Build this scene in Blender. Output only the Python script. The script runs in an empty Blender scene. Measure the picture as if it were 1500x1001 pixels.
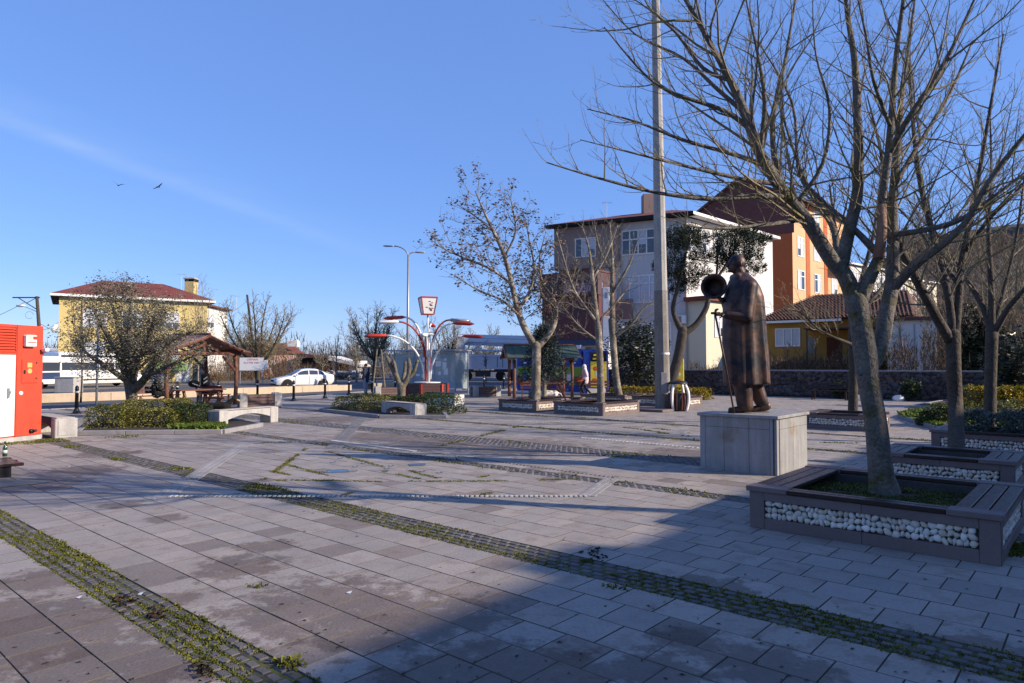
import bpy, math, random
from mathutils import Vector, Matrix, noise
R=math.radians
random.seed(7)
S=bpy.context.scene
COL=S.collection
# ---------------------------------------------------------------- camera
cam=bpy.data.objects.new('camera',bpy.data.cameras.new('camera'));COL.objects.link(cam)
PITCH=math.atan(34.5/1000)
cam.location=(0,0,1.65);cam.rotation_euler=(R(90)+PITCH,0,0)
cam.data.lens=24;cam.data.sensor_width=36;cam.data.clip_end=6000;cam.data.clip_start=.05
S.camera=cam
# ---------------------------------------------------------------- sky and sun
SUN_EL=R(24);SUN=Vector((.972*math.cos(SUN_EL),-.233*math.cos(SUN_EL),math.sin(SUN_EL)))
world=bpy.data.worlds.new('World');S.world=world;world.use_nodes=True
wn=world.node_tree;wn.nodes.clear()
def wnode(t,**k):
    n=wn.nodes.new(t)
    for a,b in k.items(): setattr(n,a,b)
    return n
sky=wnode('ShaderNodeTexSky',sky_type='NISHITA',sun_disc=False)
sky.sun_elevation=SUN_EL;sky.sun_rotation=math.atan2(SUN.x,SUN.y)
sky.air_density=1.0;sky.dust_density=.1;sky.ozone_density=3.6;sky.altitude=50
bg=wnode('ShaderNodeBackground');bg.inputs['Strength'].default_value=.108
wo=wnode('ShaderNodeOutputWorld')
# thin cirrus streak: a soft band along one great circle, broken up by noise
tc=wnode('ShaderNodeTexCoord')
def band(nrm,off,width):
    d=wnode('ShaderNodeVectorMath',operation='DOT_PRODUCT');d.inputs[1].default_value=nrm
    wn.links.new(tc.outputs['Generated'],d.inputs[0])
    a=wnode('ShaderNodeMath',operation='SUBTRACT');a.inputs[1].default_value=off;wn.links.new(d.outputs['Value'],a.inputs[0])
    b=wnode('ShaderNodeMath',operation='ABSOLUTE');wn.links.new(a.outputs[0],b.inputs[0])
    m=wnode('ShaderNodeMapRange',interpolation_type='SMOOTHSTEP');m.inputs[1].default_value=0;m.inputs[2].default_value=width;m.inputs[3].default_value=1;m.inputs[4].default_value=0
    wn.links.new(b.outputs[0],m.inputs[0]);return m.outputs[0]
def ray(px,py):
    a=(px-750)/1000;b=(500.5-py)/1000
    return Vector((a,math.cos(PITCH)-b*math.sin(PITCH),math.sin(PITCH)+b*math.cos(PITCH)))
nr=ray(0,174).cross(ray(573,384)).normalized()
bm_=band(nr,0,.016)
bm2=band(nr,-.015,.035)
nz=wnode('ShaderNodeTexNoise');nz.inputs['Scale'].default_value=6;nz.inputs['Detail'].default_value=5
mp=wnode('ShaderNodeMapping');mp.inputs['Scale'].default_value=(1,3,8)
wn.links.new(tc.outputs['Generated'],mp.inputs[0]);wn.links.new(mp.outputs[0],nz.inputs['Vector'])
ad=wnode('ShaderNodeMath',operation='MULTIPLY_ADD');ad.inputs[1].default_value=.5
wn.links.new(bm2,ad.inputs[0]);wn.links.new(bm_,ad.inputs[2])
sx=wnode('ShaderNodeSeparateXYZ');wn.links.new(tc.outputs['Generated'],sx.inputs[0]);fd=wnode('ShaderNodeMapRange');fd.inputs[1].default_value=-.55;fd.inputs[2].default_value=-.1;fd.inputs[3].default_value=1;fd.inputs[4].default_value=.0;wn.links.new(sx.outputs[0],fd.inputs[0])
fm=wnode('ShaderNodeMath',operation='MULTIPLY');wn.links.new(ad.outputs[0],fm.inputs[0]);wn.links.new(fd.outputs[0],fm.inputs[1])
ml=wnode('ShaderNodeMath',operation='MULTIPLY');wn.links.new(fm.outputs[0],ml.inputs[0]);wn.links.new(nz.outputs['Fac'],ml.inputs[1])
ml2=wnode('ShaderNodeMath',operation='MULTIPLY');ml2.inputs[1].default_value=.4;wn.links.new(ml.outputs[0],ml2.inputs[0])
mx=wnode('ShaderNodeMix',data_type='RGBA');mx.inputs[7].default_value=(4.6,5.6,6.6,1)
mx.inputs[0].default_value=0;wn.links.new(sky.outputs[0],mx.inputs[6])
tint=wnode('ShaderNodeMix',data_type='RGBA',blend_type='MULTIPLY');tint.inputs[0].default_value=1;tint.inputs[7].default_value=(.93,.96,1.12,1)
hs=wnode('ShaderNodeHueSaturation');hs.inputs['Saturation'].default_value=1.08
wn.links.new(mx.outputs[2],tint.inputs[6]);wn.links.new(tint.outputs[2],hs.inputs['Color']);ev_=wnode('ShaderNodeMix',data_type='RGBA');ev_.inputs[0].default_value=.55;ev_.inputs[7].default_value=(1.05,1.92,4.7,1)
wn.links.new(hs.outputs[0],ev_.inputs[6]);cz=wnode('ShaderNodeMix',data_type='RGBA');cz.inputs[7].default_value=(2.6,3.5,5.0,1)
wn.links.new(ml2.outputs[0],cz.inputs[0]);wn.links.new(ev_.outputs[2],cz.inputs[6]);wn.links.new(cz.outputs[2],bg.inputs[0]);wn.links.new(bg.outputs[0],wo.inputs[0])
sl=bpy.data.lights.new('sun','SUN');sl.energy=4.4;sl.angle=R(.53);sl.color=(1,.86,.70)
so=bpy.data.objects.new('sun',sl);COL.objects.link(so);so.rotation_euler=SUN.to_track_quat('Z','Y').to_euler()
S.view_settings.view_transform='Standard';S.view_settings.look='None';S.view_settings.exposure=0.82;S.view_settings.gamma=1
S.view_settings.use_curve_mapping=False
S.render.engine='CYCLES';S.cycles.max_bounces=5;S.cycles.transparent_max_bounces=8
S.cycles.use_denoising=True
# ---------------------------------------------------------------- placing helpers
def at(px,py,z=0.):
    r=ray(px,py);t=(z-1.65)/r.z
    return Vector((r.x*t,r.y*t,z))
def W(px,py,d):
    r=ray(px,py);t=d/r.y
    return Vector((r.x*t,r.y*t,1.65+r.z*t))
TH=math.atan2(1000,875)
UU=Vector((math.cos(TH),math.sin(TH),0));VV=Vector((-math.sin(TH),math.cos(TH),0))
def uv(u,v,z=0.): 
    p=UU*u+VV*v;p.z=z;return p
# ---------------------------------------------------------------- materials
MATS={}
def hexc(h):
    h=h.lstrip('#');o=[]
    for i in (0,2,4):
        c=int(h[i:i+2],16)/255;o.append(c/12.92 if c<=.04045 else ((c+.055)/1.055)**2.4)
    return (*o,1)
class NT:
    def __init__(s,m):
        s.t=m.node_tree;s.n=s.t.nodes;s.l=s.t.links
    def new(s,t,ins=None,**k):
        n=s.n.new(t)
        for a,b in k.items(): setattr(n,a,b)
        if ins:
            for a,b in ins.items():
                if hasattr(b,'is_output') or isinstance(b,bpy.types.NodeSocket): s.l.new(b,n.inputs[a])
                else: n.inputs[a].default_value=b
        return n
    def math(s,op,a,b=0.,c=0.,clamp=False):
        return s.new('ShaderNodeMath',{0:a,1:b,2:c},operation=op,use_clamp=clamp).outputs[0]
    def noise(s,vec,scale,detail=4,rough=.55):
        return s.new('ShaderNodeTexNoise',{'Vector':vec,'Scale':scale,'Detail':detail,'Roughness':rough}).outputs['Fac']
    def rng(s,v,a,b,c,d,smooth=False):
        return s.new('ShaderNodeMapRange',{0:v,1:a,2:b,3:c,4:d},interpolation_type='SMOOTHSTEP' if smooth else 'LINEAR').outputs[0]
    def mix(s,f,a,b,blend='MIX'):
        return s.new('ShaderNodeMix',{0:f,6:a,7:b},data_type='RGBA',blend_type=blend).outputs[2]
def col4(c):
    if isinstance(c,str): return hexc(c)
    return (*c,1) if len(c)==3 else c
def M(name,c,rough=.8,var=.18,vs=2.,fine=.12,fs=40.,bump=.15,bs=None,metal=0.,island=0.,c2=None,c2s=3.,c2t=(.5,.65),spec=.4,emit=None,trans=0.,streak=0.,coat=0.,hue=None,obj=False,bd=.01):
    if name in MATS: return MATS[name]
    m=bpy.data.materials.new(name);m.use_nodes=True;T=NT(m)
    b=T.n['Principled BSDF'];c=col4(c)
    if obj: P=T.new('ShaderNodeTexCoord').outputs['Object']
    else: P=T.new('ShaderNodeNewGeometry').outputs['Position']
    base=T.new('ShaderNodeRGB').outputs[0];base.default_value=c
    if c2 is not None:
        f=T.rng(T.noise(P,c2s,5,.6),c2t[0],c2t[1],0,1,True)
        base=T.mix(f,base,col4(c2))
    k=T.rng(T.noise(P,vs,5,.6),.25,.75,1-var,1+var)
    if fine: k=T.math('MULTIPLY',k,T.rng(T.noise(P,fs,3,.6),.25,.75,1-fine,1+fine))
    if streak:
        mpn=T.new('ShaderNodeMapping',{'Vector':P,'Scale':(5,5,.5)})
        k=T.math('MULTIPLY',k,T.rng(T.noise(mpn.outputs[0],1.5,4,.6),.35,.75,1,1-streak))
    if island or hue is not None:
        g=T.new('ShaderNodeNewGeometry').outputs['Random Per Island'];o=T.new('ShaderNodeObjectInfo').outputs['Random']
        r=T.math('FRACT',T.math('ADD',g,o))
        if island: k=T.math('MULTIPLY',k,T.rng(r,0,1,1-island,1+island))
        if hue is not None:
            r2=T.math('FRACT',T.math('MULTIPLY',r,7.31));base=T.mix(r2,base,col4(hue))
    cc=T.mix(1.,base,T.new('ShaderNodeCombineColor',{0:k,1:k,2:k}).outputs[0],'MULTIPLY')
    T.l.new(cc,b.inputs['Base Color'])
    b.inputs['Roughness'].default_value=rough;b.inputs['Metallic'].default_value=metal
    b.inputs['Specular IOR Level'].default_value=spec
    if coat: b.inputs['Coat Weight'].default_value=coat;b.inputs['Coat Roughness'].default_value=.08
    if rough<.95 and not metal:
        T.l.new(T.rng(T.noise(P,vs*3,3),.3,.7,max(rough-.1,.02),min(rough+.1,1)),b.inputs['Roughness'])
    if bump:
        bn=T.new('ShaderNodeBump',{'Height':T.noise(P,bs or fs,4,.6),'Strength':bump,'Distance':bd})
        T.l.new(bn.outputs[0],b.inputs['Normal'])
    if trans: b.inputs['Transmission Weight'].default_value=trans
    if emit: b.inputs['Emission Color'].default_value=col4(emit);b.inputs['Emission Strength'].default_value=1
    MATS[name]=m;return m
def Mleaf(name,c,c2,tr=.25,rough=.55):
    if name in MATS: return MATS[name]
    m=bpy.data.materials.new(name);m.use_nodes=True;T=NT(m);b=T.n['Principled BSDF']
    g=T.new('ShaderNodeNewGeometry').outputs['Random Per Island']
    P=T.new('ShaderNodeNewGeometry').outputs['Position']
    f=T.math('MULTIPLY',g,T.rng(T.noise(P,2.2,3),.35,.65,.3,1.4),clamp=True)
    cc=T.mix(f,col4(c),col4(c2))
    k=T.rng(T.math('FRACT',T.math('MULTIPLY',g,13.7)),0,1,.65,1.3)
    cc=T.mix(1.,cc,T.new('ShaderNodeCombineColor',{0:k,1:k,2:k}).outputs[0],'MULTIPLY')
    T.l.new(cc,b.inputs['Base Color']);b.inputs['Roughness'].default_value=rough;b.inputs['Specular IOR Level'].default_value=.3
    t=T.new('ShaderNodeBsdfTranslucent');T.l.new(cc,t.inputs[0])
    ms=T.new('ShaderNodeMixShader',{0:tr});T.l.new(b.outputs[0],ms.inputs[1]);T.l.new(t.outputs[0],ms.inputs[2])
    T.l.new(ms.outputs[0],T.n['Material Output'].inputs[0]);MATS[name]=m;return m
def Mglass(name,c=(.03,.04,.05),rough=.05,alpha=1.):
    if name in MATS: return MATS[name]
    m=bpy.data.materials.new(name);m.use_nodes=True;T=NT(m);b=T.n['Principled BSDF']
    b.inputs['Base Color'].default_value=col4(c);b.inputs['Roughness'].default_value=rough;b.inputs['Specular IOR Level'].default_value=.8
    if alpha<1:
        t=T.new('ShaderNodeBsdfTransparent');t.inputs[0].default_value=(.8,.88,.88,1)
        ms=T.new('ShaderNodeMixShader',{0:alpha});T.l.new(t.outputs[0],ms.inputs[1]);T.l.new(b.outputs[0],ms.inputs[2])
        T.l.new(ms.outputs[0],T.n['Material Output'].inputs[0])
    MATS[name]=m;return m
# ---------------------------------------------------------------- mesh builder
class MB:
    def __init__(s): s.v=[];s.f=[]
    def add(s,vs,fs):
        o=len(s.v);s.v.extend(vs);s.f.extend([tuple(i+o for i in f) for f in fs])
    def box(s,a,b,ch=0.,mt=None):
        x0,y0,z0=a;x1,y1,z1=b
        if x0>x1:x0,x1=x1,x0
        if y0>y1:y0,y1=y1,y0
        if z0>z1:z0,z1=z1,z0
        if ch<=0:
            vs=[(x0,y0,z0),(x1,y0,z0),(x1,y1,z0),(x0,y1,z0),(x0,y0,z1),(x1,y0,z1),(x1,y1,z1),(x0,y1,z1)]
            fs=[(0,3,2,1),(4,5,6,7),(0,1,5,4),(1,2,6,5),(2,3,7,6),(3,0,4,7)]
        else:
            c=min(ch,(x1-x0)/2.2,(y1-y0)/2.2,(z1-z0)/2.2);vs=[];ix={}
            for i,x in enumerate((x0,x1)):
                for j,y in enumerate((y0,y1)):
                    for k,z in enumerate((z0,z1)):
                        sx=c if i==0 else -c;sy=c if j==0 else -c;sz=c if k==0 else -c
                        ix[i,j,k]=len(vs);vs+=[(x,y+sy,z+sz),(x+sx,y,z+sz),(x+sx,y+sy,z)]
            fs=[]
            for ax in range(3):
                for sd in (0,1):
                    q=[(0,0),(1,0),(1,1),(0,1)];f=[]
                    for p in q:
                        key=[0,0,0];key[ax]=sd;o=[t for t in range(3) if t!=ax];key[o[0]]=p[0];key[o[1]]=p[1]
                        f.append(ix[tuple(key)]+ax)
                    if (sd==0)==(ax!=1): f.reverse()
                    fs.append(tuple(f))
            for ax in range(3):   # edges parallel to ax
                o=[t for t in range(3) if t!=ax]
                for p in (0,1):
                    for q in (0,1):
                        k0=[0,0,0];k0[o[0]]=p;k0[o[1]]=q;k1=list(k0);k1[ax]=1
                        a0=ix[tuple(k0)];a1=ix[tuple(k1)]
                        f=(a0+o[0],a1+o[0],a1+o[1],a0+o[1])
                        if (p==q)==(ax!=1): f=f[::-1]
                        fs.append(f)
            for k,i in ix.items():
                f=(i,i+1,i+2)
                if sum(k)%2==0: f=f[::-1]
                fs.append(f)
        if mt is not None: vs=[tuple(mt@Vector(v)) for v in vs]
        s.add(vs,fs);return s
    def obox(s,c,size,rz=0.,ch=0.,rx=0.,ry=0.):
        m=Matrix.Translation(c)@Matrix.Rotation(rz,4,'Z')@Matrix.Rotation(ry,4,'Y')@Matrix.Rotation(rx,4,'X')
        h=[t/2 for t in size];return s.box((-h[0],-h[1],-h[2]),(h[0],h[1],h[2]),ch,m)
    def tube(s,pts,rad,n=8,cap=True,flat=1.):
        pts=[Vector(p) for p in pts]
        if not hasattr(rad,'__len__'): rad=[rad]*len(pts)
        vs=[];up=None
        for i,p in enumerate(pts):
            d=(pts[min(i+1,len(pts)-1)]-pts[max(i-1,0)])
            if d.length<1e-9: d=Vector((0,0,1))
            d.normalize()
            if up is None:
                a=Vector((0,0,1)) if abs(d.z)<.9 else Vector((1,0,0));x=d.cross(a).normalized()
            else:
                x=up-d*up.dot(d)
                x=x.normalized() if x.length>1e-6 else d.orthogonal().normalized()
            up=x;y=d.cross(x)
            for k in range(n):
                t=2*math.pi*k/n;vs.append(tuple(p+(x*math.cos(t)+y*math.sin(t)*flat)*rad[i]))
        fs=[]
        for i in range(len(pts)-1):
            for k in range(n):
                k2=(k+1)%n;fs.append((i*n+k,i*n+k2,(i+1)*n+k2,(i+1)*n+k))
        if cap:
            fs.append(tuple(range(n))[::-1]);fs.append(tuple((len(pts)-1)*n+k for k in range(n)))
        s.add(vs,fs);return s
    def cyl(s,p0,p1,r0,r1=None,n=12): return s.tube([p0,p1],[r0,r0 if r1 is None else r1],n)
    def lathe(s,prof,n=16,c=(0,0,0)):
        vs=[];fs=[]
        for r,z in prof:
            for k in range(n):
                t=2*math.pi*k/n;vs.append((c[0]+r*math.cos(t),c[1]+r*math.sin(t),c[2]+z))
        for i in range(len(prof)-1):
            for k in range(n):
                k2=(k+1)%n;fs.append((i*n+k,i*n+k2,(i+1)*n+k2,(i+1)*n+k))
        fs.append(tuple(range(n))[::-1]);fs.append(tuple((len(prof)-1)*n+k for k in range(n)))
        s.add(vs,fs);return s
    def ell(s,c,r,nu=12,nv=8,mt=None):
        vs=[(0,0,-1)];fs=[]
        for j in range(1,nv):
            a=-math.pi/2+math.pi*j/nv
            for k in range(nu):
                t=2*math.pi*k/nu;vs.append((math.cos(a)*math.cos(t),math.cos(a)*math.sin(t),math.sin(a)))
        vs.append((0,0,1));L=len(vs)-1
        for k in range(nu):
            k2=(k+1)%nu;fs.append((0,1+k2,1+k));fs.append((L,L-nu+k,L-nu+k2))
            for j in range(nv-2):
                fs.append((1+j*nu+k,1+j*nu+k2,1+(j+1)*nu+k2,1+(j+1)*nu+k))
        out=[]
        for v in vs:
            q=Vector((v[0]*r[0],v[1]*r[1],v[2]*r[2]))
            if mt is not None:q=mt@q
            out.append((q.x+c[0],q.y+c[1],q.z+c[2]))
        s.add(out,fs);return s
    def cap(s,p0,p1,r0,r1=None,n=10):
        r1=r0 if r1 is None else r1;p0=Vector(p0);p1=Vector(p1);d=(p1-p0)
        L=d.length or 1e-6;d=d/L;pts=[];rr=[]
        for t in (-1,-.7,-.35): pts.append(p0+d*r0*t);rr.append(r0*math.sqrt(max(0,1-t*t))+.001)
        pts+=[p0,p1];rr+=[r0,r1]
        for t in (.35,.7,1): pts.append(p1+d*r1*t);rr.append(r1*math.sqrt(max(0,1-t*t))+.001)
        return s.tube(pts,rr,n)
    def prism(s,poly,z0,z1,mt=None,inset=0):
        n=len(poly);vs=[(p[0],p[1],z0) for p in poly]+[(p[0],p[1],z1) for p in poly]
        fs=[tuple(range(n))[::-1],tuple(range(n,2*n))]+[(i,(i+1)%n,n+(i+1)%n,n+i) for i in range(n)]
        if mt is not None: vs=[tuple(mt@Vector(v)) for v in vs]
        s.add(vs,fs);return s
    def poly(s,pts): s.add([tuple(p) for p in pts],[tuple(range(len(pts)))]);return s
    def build(s,name,mat,parent=None,smooth=False,kind=None,label=None,cat=None,group=None,loc=None,rz=0.,autos=None):
        me=bpy.data.meshes.new(name);me.from_pydata(s.v,[],s.f)
        if smooth: me.shade_smooth()
        if mat: me.materials.append(mat)
        if autos is not None:
            me.shade_smooth()
            try: me.set_sharp_from_angle(angle=R(autos))
            except Exception: pass
        o=bpy.data.objects.new(name,me);COL.objects.link(o)
        if parent is not None:o.parent=parent
        if loc is not None:o.location=loc
        if rz:o.rotation_euler.z=rz
        tag(o,label,cat,group,kind);return o
def tag(o,label=None,cat=None,group=None,kind=None):
    if label:o['label']=label
    if cat:o['category']=cat
    if group:o['group']=group
    if kind:o['kind']=kind
    return o
def thing(name,label,cat,loc=(0,0,0),rz=0.,group=None):
    o=bpy.data.objects.new(name,None);COL.objects.link(o);o.location=loc;o.rotation_euler.z=rz;o.empty_display_size=.2
    return tag(o,label,cat,group)
def copy_tree(o,parent=None,loc=None,rz=None,label=None,sc=None):
    c=o.copy();COL.objects.link(c);c.parent=parent
    if loc is not None:c.location=loc
    if rz is not None:c.rotation_euler.z=rz
    if label:c['label']=label
    if sc is not None:c.scale=(sc,sc,sc) if not hasattr(sc,'__len__') else sc
    for ch in list(o.children): copy_tree(ch,c)
    return c
def remesh(o,vox,smooth=3):
    """fuse the overlapping shapes of one body or garment into one continuous skin"""
    m=o.modifiers.new('r','REMESH');m.mode='VOXEL';m.voxel_size=vox;m.use_smooth_shade=True
    if smooth:
        q=o.modifiers.new('s','SMOOTH');q.iterations=smooth;q.factor=.5
    bpy.context.view_layer.update()
    dg=bpy.context.evaluated_depsgraph_get();me=bpy.data.meshes.new_from_object(o.evaluated_get(dg))
    mt=[k for k in o.data.materials];o.modifiers.clear();o.data=me
    if not me.materials:
        for k in mt: me.materials.append(k)
    return o
def text(s,size,mat,parent,loc,rot,name='lettering',ext=.002,align='CENTER'):
    c=bpy.data.curves.new('t','FONT');c.body=s;c.size=size;c.extrude=ext;c.align_x=align;c.align_y='CENTER'
    c.resolution_u=2
    t=bpy.data.objects.new('t',c);COL.objects.link(t);bpy.context.view_layer.update()
    me=bpy.data.meshes.new_from_object(t.evaluated_get(bpy.context.evaluated_depsgraph_get()));bpy.data.objects.remove(t)
    me.materials.clear();me.materials.append(mat)
    o=bpy.data.objects.new(name,me);COL.objects.link(o);o.parent=parent;o.location=loc;o.rotation_euler=rot;return o
def smooth_pts(pts,k=4):
    """Catmull-Rom through 3-D points with radii (x,y,z,r)"""
    P=[pts[0]]+list(pts)+[pts[-1]];out=[]
    for i in range(1,len(P)-2):
        for j in range(k):
            t=j/k;a,b,c,d=P[i-1],P[i],P[i+1],P[i+2]
            out.append([.5*((2*b[q])+(-a[q]+c[q])*t+(2*a[q]-5*b[q]+4*c[q]-d[q])*t*t+(-a[q]+3*b[q]-3*c[q]+d[q])*t**3) for q in range(4)])
    out.append(list(pts[-1]));return out
# ================================================================ materials in use
m_slab=M('slab_stone','#948a81',.8,var=.11,vs=3.5,fine=.16,fs=45,bump=.4,island=.11,hue='#8b847e',c2='#877b71',c2s=5,c2t=(.5,.62))
m_joint=M('joint_dirt','#5a5247',.95,var=.3,vs=3)
m_cobble=M('cobble_stone','#5a5655',.85,var=.15,fine=.25,fs=120,bump=.6,island=.22)
m_cobdark=M('cobble_dark','#605c5c',.85,var=.15,fine=.2,fs=120,bump=.5,island=.2)
m_moss=Mleaf('moss','#434819','#77762a',.15,.85)
m_mossy=M('moss_dirt','#38332c',.95,var=.3,vs=9,c2='#4d4f1e',c2s=7,c2t=(.42,.58))
m_grass=Mleaf('grass','#39501a','#6d7a2a',.3,.7)
m_soil=M('soil','#332a22',.95,var=.35,vs=4,bump=.8,fs=25)
m_ground=M('ground_dirt','#6f675b',.95,var=.3,vs=.3,bump=.3)
m_asph=M('asphalt','#4c4c50',.85,var=.12,vs=.6,fine=.2,fs=60,bump=.3)
m_kerb=M('kerb_concrete','#a49a8e',.85,var=.15,island=.12)
m_beige=M('beige_concrete','#b7a48c',.85,var=.1,island=.06,streak=.15)
m_conc=M('weathered_concrete','#a9a6a2',.85,var=.15,vs=5,streak=.3,fine=.15,bump=.3)
m_concd=M('grey_concrete','#8b898a',.85,var=.15,vs=6,streak=.2,bump=.3)
m_planter=M('planter_stone','#6c5e5b',.7,var=.12,vs=3,island=.05,fs=80,fine=.15)
m_wood=M('dark_plank','#33231d',.4,var=.25,vs=9,island=.15,bump=.2,spec=.3,streak=.2)
m_pebble=M('white_pebble','#d6d0c6',.7,var=.12,vs=6,island=.16,hue='#c0b29e',bump=.2,fs=60)
m_bark=M('bark_grey','#6f685e',.92,var=.3,vs=7,fine=.4,fs=35,bump=.9,bd=.035,bs=22,c2='#5d5834',c2s=4,c2t=(.5,.66),streak=.35)
m_twig=M('bark_twig','#7d725c',.85,var=.25,vs=2,fine=0,bump=0,c2='#6b6330',c2s=2,c2t=(.5,.68))
m_barkd=M('bark_dark','#453d34',.92,var=.35,vs=6,fine=.4,fs=30,bump=.9,bd=.035,bs=18)
m_barkp=M('bark_pale','#7b7466',.85,var=.3,vs=6,fine=.2,bump=.4,c2='#5b5346',c2s=5)
m_peel=M('bark_peeled','#8a6a56',.8,var=.2,vs=9)
m_red=M('gazebo_wood','#6c4334',.65,var=.15,vs=5,island=.1)
m_bronze=M('bronze','#574036',.5,var=.3,vs=4,fine=.2,metal=.45,bump=.2,bs=14,c2='#23242b',c2s=5,c2t=(.4,.65))
m_black=M('black_paint','#1b1c20',.45,var=.1,fine=0,bump=0)
m_white=M('white_paint','#dad9d5',.6,var=.05,vs=2,fine=.03,bump=.03)
m_dark=M('dark_void','#17171a',.8,var=.1,bump=0)
m_glassd=Mglass('window_glass',(.04,.05,.07),.06)
m_curt=M('curtain','#b9bcc4',.9,var=.12,vs=8,bump=0)
m_orangered=M('kiosk_red','#c8432c',.5,var=.07,vs=1.3,fine=.05,fs=12,bump=.04,streak=.12)
m_metal=M('galvanised_steel','#94979c',.45,var=.12,metal=.5,bump=.03)
m_skin=M('skin','#b08a72',.6,var=.05,bump=0)
m_nozzle=M('steel_fitting','#85868a',.5,var=.1,metal=.6,bump=0)

# ---- wet / stained slabs: soft-edged dirt patches with a shape of their own
def add_stains(m,spots,wet=None):
    T=NT(m);b=T.n['Principled BSDF'];l=b.inputs['Base Color'].links[0].from_socket
    r_=T.math('FRACT',T.math('MULTIPLY',T.math('ADD',T.new('ShaderNodeNewGeometry').outputs['Random Per Island'],T.new('ShaderNodeObjectInfo').outputs['Random']),5.7))
    l=T.mix(T.rng(r_,.93,.935,0,1),l,T.mix(1.,l,(.72,.68,.67,1),'MULTIPLY'))
    P=T.new('ShaderNodeNewGeometry').outputs['Position'];n=T.noise(P,2.6,6,.65);n1=T.noise(P,.9,4,.6)
    tot=None
    for (p,r) in spots:
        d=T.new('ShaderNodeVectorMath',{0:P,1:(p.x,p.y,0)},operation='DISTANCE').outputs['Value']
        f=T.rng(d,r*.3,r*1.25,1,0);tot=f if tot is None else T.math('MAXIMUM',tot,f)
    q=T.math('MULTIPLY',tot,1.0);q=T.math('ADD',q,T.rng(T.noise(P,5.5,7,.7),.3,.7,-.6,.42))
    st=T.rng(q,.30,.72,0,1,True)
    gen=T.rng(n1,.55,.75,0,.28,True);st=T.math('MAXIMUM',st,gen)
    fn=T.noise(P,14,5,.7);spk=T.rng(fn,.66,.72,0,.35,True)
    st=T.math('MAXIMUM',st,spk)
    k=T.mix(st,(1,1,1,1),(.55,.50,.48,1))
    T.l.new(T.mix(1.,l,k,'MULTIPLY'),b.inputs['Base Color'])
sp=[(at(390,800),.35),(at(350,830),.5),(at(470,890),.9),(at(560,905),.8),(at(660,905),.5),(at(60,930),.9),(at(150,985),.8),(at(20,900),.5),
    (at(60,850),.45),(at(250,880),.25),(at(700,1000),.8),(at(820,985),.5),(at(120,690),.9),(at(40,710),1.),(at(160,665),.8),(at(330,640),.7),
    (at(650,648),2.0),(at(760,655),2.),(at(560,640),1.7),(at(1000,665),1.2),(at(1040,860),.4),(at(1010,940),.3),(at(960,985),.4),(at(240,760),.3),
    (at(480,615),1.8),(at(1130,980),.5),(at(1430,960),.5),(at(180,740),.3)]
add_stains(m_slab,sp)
m_wet=M('wet_stone','#35343a',.22,var=.2,vs=3,bump=.05)

# ================================================================ setting
MB().poly([(-3000,-1500,-.14),(3000,-1500,-.14),(3000,4000,-.14),(-3000,4000,-.14)]).build('ground',m_ground,kind='structure')
PZ=[(-60,-6),(-24,18),(-17.3,25.6),(-13.2,30.2),(-10.7,37),(-8.6,45),(-4,53),(8,60),(70,60),(70,-40),(-60,-40)]
MB().prism(PZ,-.13,-.010).build('plaza_base',m_joint,kind='structure')
RD=[(-64,-10),(-22.5,16.8),(-14.5,27.5),(-11.8,30.5),(-8,44.8),(-3,52),(9,58.5),(90,58.5),(90,160),(-26,160),(-25.5,75),(-28.4,66),(-30.6,43.5),(-70,12)]
MB().poly([(x,y,-.11) for x,y in RD]).build('road',m_asph,kind='structure')
mk=MB()
for i in range(26):
    t=i*3.2;mk.obox((-19.5+t*.33,45+t*.94,-.104),(.14,1.5,.006),R(-19))
mk.build('lane_marking',m_white,kind='structure')
# kerb stones along the plaza edge, each a stone of its own
kerb=thing('plaza_kerb','','',(0,0,0));kerb['kind']='structure'
for k in ('label','category'):
    if k in kerb:del kerb[k]
kp=[Vector((*p,0)) for p in PZ[1:8]]
kst=MB();kst.box((-.49,-.09,-.13),(.49,.09,.012),.012);km=None
for a,b in zip(kp,kp[1:]):
    d=b-a;n=max(1,int(d.length/1.0))
    for i in range(n):
        p=a+d*((i+.5)/n)
        if km is None: o=kst.build('kerb_stone',m_kerb,kerb);km=o.data
        else:
            o=bpy.data.objects.new('kerb_stone',km);COL.objects.link(o);o.parent=kerb
        o.location=p;o.rotation_euler.z=math.atan2(d.y,d.x)
# ---- paving: rows follow the two laying directions measured off the photo
def inpoly(x,y,P):
    c=False;n=len(P)
    for i in range(n):
        x1,y1=P[i];x2,y2=P[(i+1)%n]
        if (y1>y)!=(y2>y) and x<(x2-x1)*(y-y1)/(y2-y1)+x1:c=not c
    return c
def seg_rows(a,b,w=.34):
    n=max(1,round((b-a)/w));return [(a+(b-a)*i/n,a+(b-a)*(i+1)/n) for i in range(n)]
STRIPS=[(1.74,2.06,4,'moss'),(4.44,4.86,5,'moss'),(8.02,8.36,4,'dark'),(10.45,11.25,9,'dark'),(13.86,14.16,3,'moss'),(17.1,17.45,4,'moss')]
rows=[];prev=-3.7
for a,b,*_ in STRIPS: rows+=seg_rows(prev,a);prev=b
rows+=seg_rows(prev,48.0)
FOV=lambda x,y,mg=1.: y>2.6 and abs(x)<.75*y+mg
tiles=[]
for i,(a,b) in enumerate(rows):
    off=(.17 if i%2 else 0)+.02*math.sin(i*3.1)
    v=-16+off
    while v<40:
        c=uv((a+b)/2,v+.17)
        if FOV(c.x,c.y) and c.y<34 and inpoly(c.x,c.y,PZ): tiles.append((c.y,a,b,v))
        v+=.34
tiles.sort()
rt=random.Random(3)
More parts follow.
